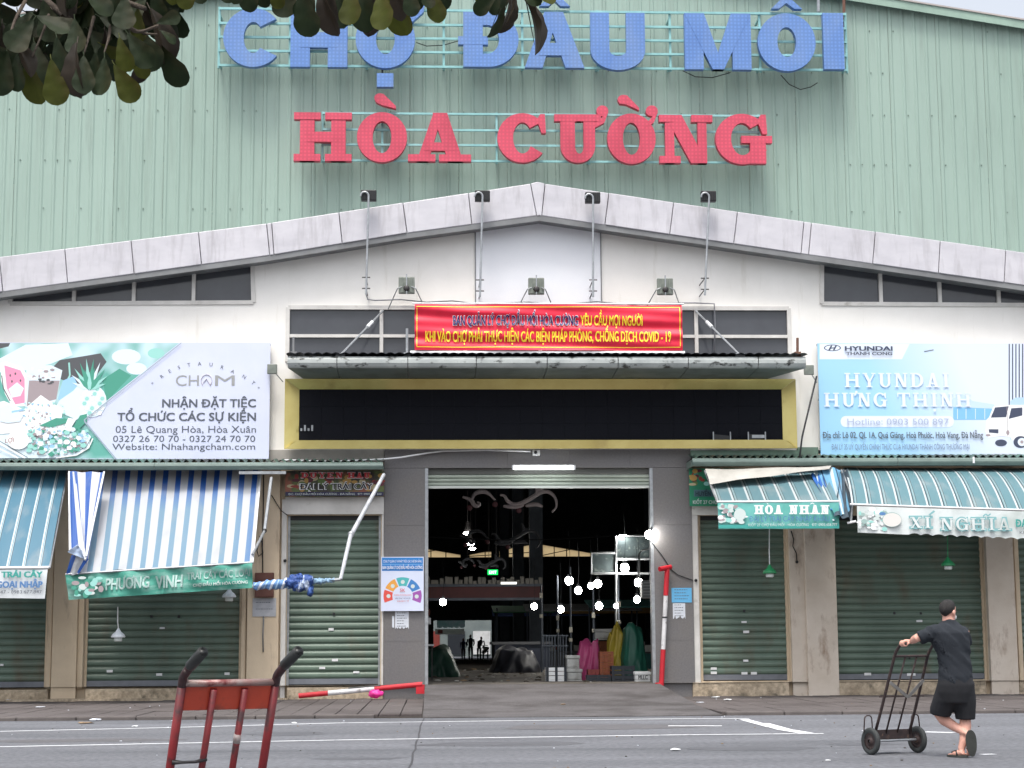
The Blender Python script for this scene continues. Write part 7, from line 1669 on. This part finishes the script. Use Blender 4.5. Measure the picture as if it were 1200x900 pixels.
# ------------------------------------------------------------------ the tree overhead
leaf_g = mat('leaf_dark', S(40, 54, 28), S(28, 40, 22), 8, .6, c3=S(66, 60, 34), s3=3, lo3=.55, hi3=.8, trans=.2, spec=.3)
leaf_o = mat('leaf_olive', S(84, 90, 30), S(66, 72, 28), 8, .5, c3=S(92, 80, 34), s3=4, lo3=.55, hi3=.8, trans=.4, spec=.3)
leaf_b = mat('leaf_brownish', S(62, 52, 40), S(46, 42, 36), 8, .45, c3=S(92, 78, 64), s3=6, lo3=.6, hi3=.8, trans=.12, spec=.4)
vein = mat('vein', S(110, 112, 60), rough=.6)
def leafmesh(L_, W_, curl, fold, m_, name):
    nu, nv = 6, 15; mb = MB()
    def f(u, v):
        y = v; v = min(1, v*1.02) if v < .7 else 1 - (1 - v)**1.6*(.3/.3**1.6); y = v; wdt = W_*((.08 + .92*(v/.7)**.85) if v < .7 else math.sqrt(max(0, 1 - ((v - .7)/.3)**2)))
        x = (u - .5)*2
        z = -curl*v*v*L_ + fold*abs(x)*wdt*.9 + .012*L_*math.sin(v*22)*x
        return (x*wdt*.5, z, -y*L_)
    mb.grid(f, nu, nv); mb.tube([(0, -.002, .03*1), (0, -.004, -L_*.2), (0, -.003 - curl*L_*.85*.85, -L_*.85)], [.003, .0028, .001], 5)
    return mb.mesh(name, m_, smooth=True)
LM = [leafmesh(.23, .135, .12, .12, leaf_g, 'leaf'), leafmesh(.21, .125, .3, .2, leaf_g, 'leaf'), leafmesh(.24, .14, .05, .08, leaf_o, 'leaf'), leafmesh(.2, .12, .25, .15, leaf_o, 'leaf'), leafmesh(.22, .11, .4, .45, leaf_b, 'leaf'), leafmesh(.19, .125, -.1, .1, leaf_g, 'leaf')]
TX, TY = -5.4, 10.4
tree = thing('almond_tree', 'large leafed tree whose dark leaves hang into the top left corner', 'tree', (TX, TY, 0))
bark = mat('bark', S(92, 82, 72), S(66, 58, 52), 6, .9, bump=.8, bscale=18, stretch=(1, 1, .3))
MB().tube([(TX, TY, -.1), (TX + .03, TY, .4), (TX + .06, TY - .05, 2), (TX + .02, TY, 4), (TX + .1, TY + .05, 6.2), (TX + .2, TY, 7.6)], [.34, .24, .2, .17, .12, .06], 16).build('trunk', bark, tree, True)
def branch(pts, r0, r1): 
    n = len(pts); MB().tube(arc3(pts, 4), [r0 + (r1-r0)*i/((n-2)*5+1) for i in range((n-2)*5+2)], 8).build('branch', bark, tree, True)
tips = []
B0 = Vector((TX + .05, TY, 4.6))
def bp(px, py, Y): return P(px, py, Y)
branch([B0, B0 + Vector((.9, -.2, .7)), bp(20, -40, 10.2), bp(110, -10, 10), bp(170, 10, 9.8)], .07, .015)
branch([B0 + Vector((0, 0, .3)), B0 + Vector((1, 0, 1.1)), bp(120, -90, 10.4), bp(260, -60, 10.3), bp(400, -35, 10.2)], .075, .014)
branch([bp(260, -60, 10.3), bp(330, -55, 10.2), bp(480, -30, 10.0), bp(560, -25, 10.0), bp(650, -30, 9.9)], .03, .01)
branch([bp(20, -40, 10.2), bp(40, -10, 10), bp(90, 30, 9.9), bp(100, 50, 9.8)], .03, .01)
branch([bp(110, -10, 10), bp(140, 20, 9.9), bp(160, 40, 9.8), bp(185, 30, 9.7)], .02, .008)
for a_, b_, c_ in (((60, 10), (52, 34), (38, 66)), ((110, 20), (104, 44), (98, 64)), ((130, 20), (128, 44), (122, 62)), ((160, 36), (172, 40), (184, 40)), ((250, -40), (262, -30), (268, -24)), ((350, -40), (362, -24), (368, -10)), ((400, -34), (404, -22), (402, -12)), ((440, -34), (446, -22), (450, -12)), ((560, -26), (580, -16), (592, -8)), ((600, -28), (604, -18), (606, -10)), ((480, -32), (492, -24), (500, -18)), ((30, 0), (14, 30), (10, 58))):
    branch([P(*a_, 9.95), P(*b_, 9.85), P(*c_, 9.75)], .011, .005)
def place_leaf(base, tip_dir, mesh, facing, sc):
    z = -tip_dir.normalized(); y = facing - z*facing.dot(z); y = y.normalized() if y.length > 1e-3 else z.orthogonal().normalized(); x = y.cross(z)
    o = bpy.data.objects.new('leaf', mesh); COL.objects.link(o); o.parent = tree
    M_ = Matrix((x, y, z)).transposed().to_4x4(); o.matrix_local = Matrix.Translation(base - Vector((TX, TY, 0))) @ M_ @ Matrix.Scale(sc, 4)
rnd = random.Random(11)
def leaf_px(bx, by, tx, ty, Y, mi=None, depth=None, turn=None):
    a, b = P(bx, by, Y), P(tx, ty, Y); d_ = b - a; L_ = d_.length; d_ = d_ + Vector((0, (rnd.uniform(-.25, .25) if depth is None else depth)*L_, 0))
    an = rnd.uniform(-.6, .6) if turn is None else turn
    face = Vector((math.sin(an), -math.cos(an), rnd.uniform(-.2, .3))); m_ = mi if mi is not None else rnd.choice((0, 0, 0, 1, 1, 5, 5, 2, 4))
    place_leaf(a, d_, LM[m_], face, d_.length / (.235, .21, .24, .2, .22, .19)[m_])
# leaves along the lower outline, as they hang in the photo
edge = [(8, 60, -2, 112, 0), (20, 64, 18, 107, 0), (32, 66, 38, 119, 3), (60, 70, 66, 121, 2), (84, 66, 92, 111, 5), (98, 66, 100, 112, 0), (122, 68, 124, 115, 5), (112, 62, 108, 100, 0), (134, 76, 158, 118, 2), (150, 60, 172, 88, 2),
        (150, 40, 178, 80, 0), (160, 34, 186, 76, 1), (184, 50, 214, 99, 0), (176, 10, 205, 66, 4), (184, 27, 211, 18, 5), (188, 36, 206, 48, 1), (90, 50, 82, 108, 4), (40, 50, 50, 104, 0), (66, 44, 76, 100, 0), (140, 44, 148, 82, 3),
        (180, -14, 187, 22, 0), (198, -30, 205, 3, 3), (218, -32, 216, 8, 2), (232, -30, 236, 5, 0), (262, -32, 268, 3, 0), (278, -30, 276, 5, 0), (292, -32, 290, 12, 0), (304, -26, 308, 6, 1), (318, -20, 328, 8, 2), (326, -24, 338, 21, 5),
        (352, -14, 362, 40, 0), (366, -20, 352, 22, 1), (376, -14, 385, 38, 4), (386, -16, 384, 30, 4), (398, -14, 400, 35, 0), (412, -16, 410, 32, 2), (420, -20, 428, 34, 1), (434, -20, 436, 36, 4), (446, -14, 449, 38, 2), (456, -14, 470, 38, 3), (462, -20, 468, 20, 4), (478, -18, 484, 19, 0), (474, -24, 496, 6, 1), (496, -18, 502, 10, 5), (500, -18, 516, 24, 2), (510, -22, 524, 8, 1),
        (582, -6, 557, 14, 1), (586, -14, 578, 18, 0), (590, -6, 585, 42, 1), (596, -8, 600, 38, 4), (600, -10, 606, 28, 4), (610, -10, 650, 47, 4), (606, -16, 632, 4, 1), (626, -24, 648, 6, 2), (574, -24, 560, 2, 3), (596, -30, 590, 10, 0), (612, -30, 618, -2, 0)]
for bx, by, tx, ty, mi in edge: leaf_px(bx, by, tx, ty, rnd.uniform(9.5, 10.1), mi, turn=1.25 if (bx in (590, 610, 600, 596)) else None)
# the crowded crown behind them
n = 0
while n < 200:
    x, y = rnd.uniform(-70, 200), rnd.uniform(-120, 84)
    if (abs(x - 28) < 13 and -14 < y < 10): continue
    if x > 150 and y > 70: continue
    a = rnd.uniform(-1.1, 1.1); L_ = rnd.uniform(36, 52); tx, ty = x + math.sin(a)*L_, y + math.cos(a)*L_ * .9
    if ty > 100 or tx > 200 or (tx > 8 and tx < 46 and ty < 36 and ty > -12): continue
    leaf_px(x, y, tx, ty, rnd.uniform(9.7, 11.0), None, None, rnd.uniform(-1.3, 1.3)); n += 1
n = 0
while n < 70:
    x = rnd.uniform(200, 660); y = rnd.uniform(-110, -30); a = rnd.uniform(-1.4, 1.4); L_ = rnd.uniform(36, 50)
    if y + math.cos(a)*L_ > (4 if x < 520 else -6): continue
    leaf_px(x, y, x + math.sin(a)*L_, y + math.cos(a)*L_, rnd.uniform(9.7, 10.8), None, None, rnd.uniform(-1.3, 1.3)); n += 1

# the crown above and behind, joined: too many leaves to tell apart
fo = MB(); fr_ = random.Random(5)
LV = [(.0, 0), (.3, .42), (.6, .9), (.8, .95), (.95, .55), (1, 0)]
def crown_leaf(c, d_, face, L_):
    z = d_.normalized(); x = z.cross(face).normalized(); y = x.cross(z); b0 = len(fo.v); vs = []
    for v, w_ in LV[1:5]:
        for s_ in (-1, 0, 1): vs.append(c + z*v*L_ + x*s_*w_*L_*.29 + y*(.04*L_*abs(s_) - .12*v*v*L_))
    vs = [c] + vs + [c + z*L_ - y*.12*L_]
    fs = [(0, 1, 2), (0, 2, 3)] + [(1 + 3*r_ + k, 1 + 3*(r_+1) + k, 2 + 3*(r_+1) + k, 2 + 3*r_ + k) for r_ in range(3) for k in (0, 1)] + [(10, 13, 11), (11, 13, 12)]
    fo.add([tuple(p) for p in vs], fs)
cnt = 0
while cnt < 5200:
    k = fr_.random()
    if k < .42:
        px, py, Y = fr_.uniform(-260, 210), fr_.uniform(-420, 76), fr_.uniform(10.2, 12.0)
        lim = 62 if px < 165 else 20
        if py > lim: continue
        if -6 < px < 50 and -50 < py < 34: continue
    elif k < .6: px, py, Y = fr_.uniform(150, 700), fr_.uniform(-400, -46), fr_.uniform(9.6, 12.0)
    else: px, py, Y = fr_.uniform(-900, 640), fr_.uniform(-1100, -80), fr_.uniform(7.5, 13.5)  # unseen leaves above the view, put in to block the sky
    c = P(px, py, Y)
    if noise.noise(c*.9) < -.28 and k > .42: continue
    if c.z > 8.6: continue
    d_ = Vector((fr_.gauss(0, .5), fr_.gauss(0, .5), -1)).normalized(); f_ = Vector((fr_.gauss(0, .8), -1, fr_.gauss(0, .8)))
    L_ = fr_.uniform(.17, .24); e_ = c + d_*L_
    if k < .6:
        # keep the lower outline and the bright gap clear
        q_ = CM.transposed() @ (e_ - CAM); ex, ey = 600 + q_.x/-q_.z*F_PX, 450 - q_.y/-q_.z*F_PX
        if ey > (96 if ex < 180 else (-4 if ex > 215 else 50)) or (4 < ex < 48 and -14 < ey < 34): continue
    crown_leaf(c, d_, f_, L_); cnt += 1
fo.build('foliage', leaf_g, tree, kind='stuff')

# ------------------------------------------------------------------ small litter on the pavement and road
def litter(px, py, z, s_, m_, label, name='paper_scrap', fl=.4, cat='litter'):
    c = PG(px, py, z); mb = MB(); mb.ball((c.x, c.y, z + s_*fl*.5), s_, s_*.8, s_*fl*.55, 10, 6)
    for i in range(len(mb.v)): v = Vector(mb.v[i]); mb.v[i] = tuple(v + Vector((noise.noise(v*11), noise.noise(v*13 + Vector((3, 0, 0))), abs(noise.noise(v*12))*.4))*s_*.7)
    mb.top(name, m_, label, cat)
leafl = mat('dry_leaf', S(140, 120, 96), S(110, 92, 74), 8, .8)
litter(838, 818, PZ, .075, WHITEP, 'crumpled white scrap left of its twin before the narrow right shutter'); litter(852, 821, PZ, .07, WHITEP, 'crumpled white scrap right of its twin before the narrow right shutter')
litter(820, 823.5, PZ, .08, paper, 'flat pale scrap on the pavement near the right pier', fl=.1)
litter(112, 845, .0, .09, paper, 'pale bag scrap on the road at the far left'); litter(100, 848, 0, .12, leafl, 'brown rag beside the pale scrap at the far left', 'rag', .15)
litter(343, 844, .0, .0001 + .07, WHITEP, 'white scrap on the road right of the red hand truck') if False else litter(114, 843.5, .0, .05, WHITEP, 'white paper ball on top of the pale scrap at the far left')
litter(345, 848, 0, .05, WHITEP, 'tiny white scrap on the upper road line behind the red hand truck'); litter(158, 852, 0, .05, WHITEP, 'tiny white scrap on the road line left of the red hand truck')
litter(791, 880, 0, .06, WHITEP, 'white scrap on the road at the bottom, right of the crack'); litter(47, 829, PZ, .09, paper, 'flat pale scrap on the pavement below the left shops', fl=.1); litter(10, 822, PZ, .16, paper, 'pale plastic sheet scrap at the foot of the left wall', fl=.2)
litter(971, 892, 0, .035, WHITEP, 'tiny white scrap on the road below the dark hand truck'); litter(660, 826, PZ + .05, .05, leafl, 'small brown leaf on the entrance ramp')
mb = MB()
for k in range(260):
    x = random.uniform(-14, 16); y = random.uniform(15, Dw - .8); z = 0 if y < KY else PZ + .002
    if rampx0 < x < rampx1 and y > KY - .2: continue
    s_ = random.uniform(.006, .02); mb.mi = random.choice((0, 1, 1, 2)); mb.ball((x, y, z + s_*.3), s_, s_*.8, s_*.4, 5, 3)
tag(mb.build('grit', [leafl, mat('grit_dark', S(70, 66, 62), rough=.9), paper]), 'grit and dry leaf bits scattered over the pavement and road', 'litter', None, 'stuff')
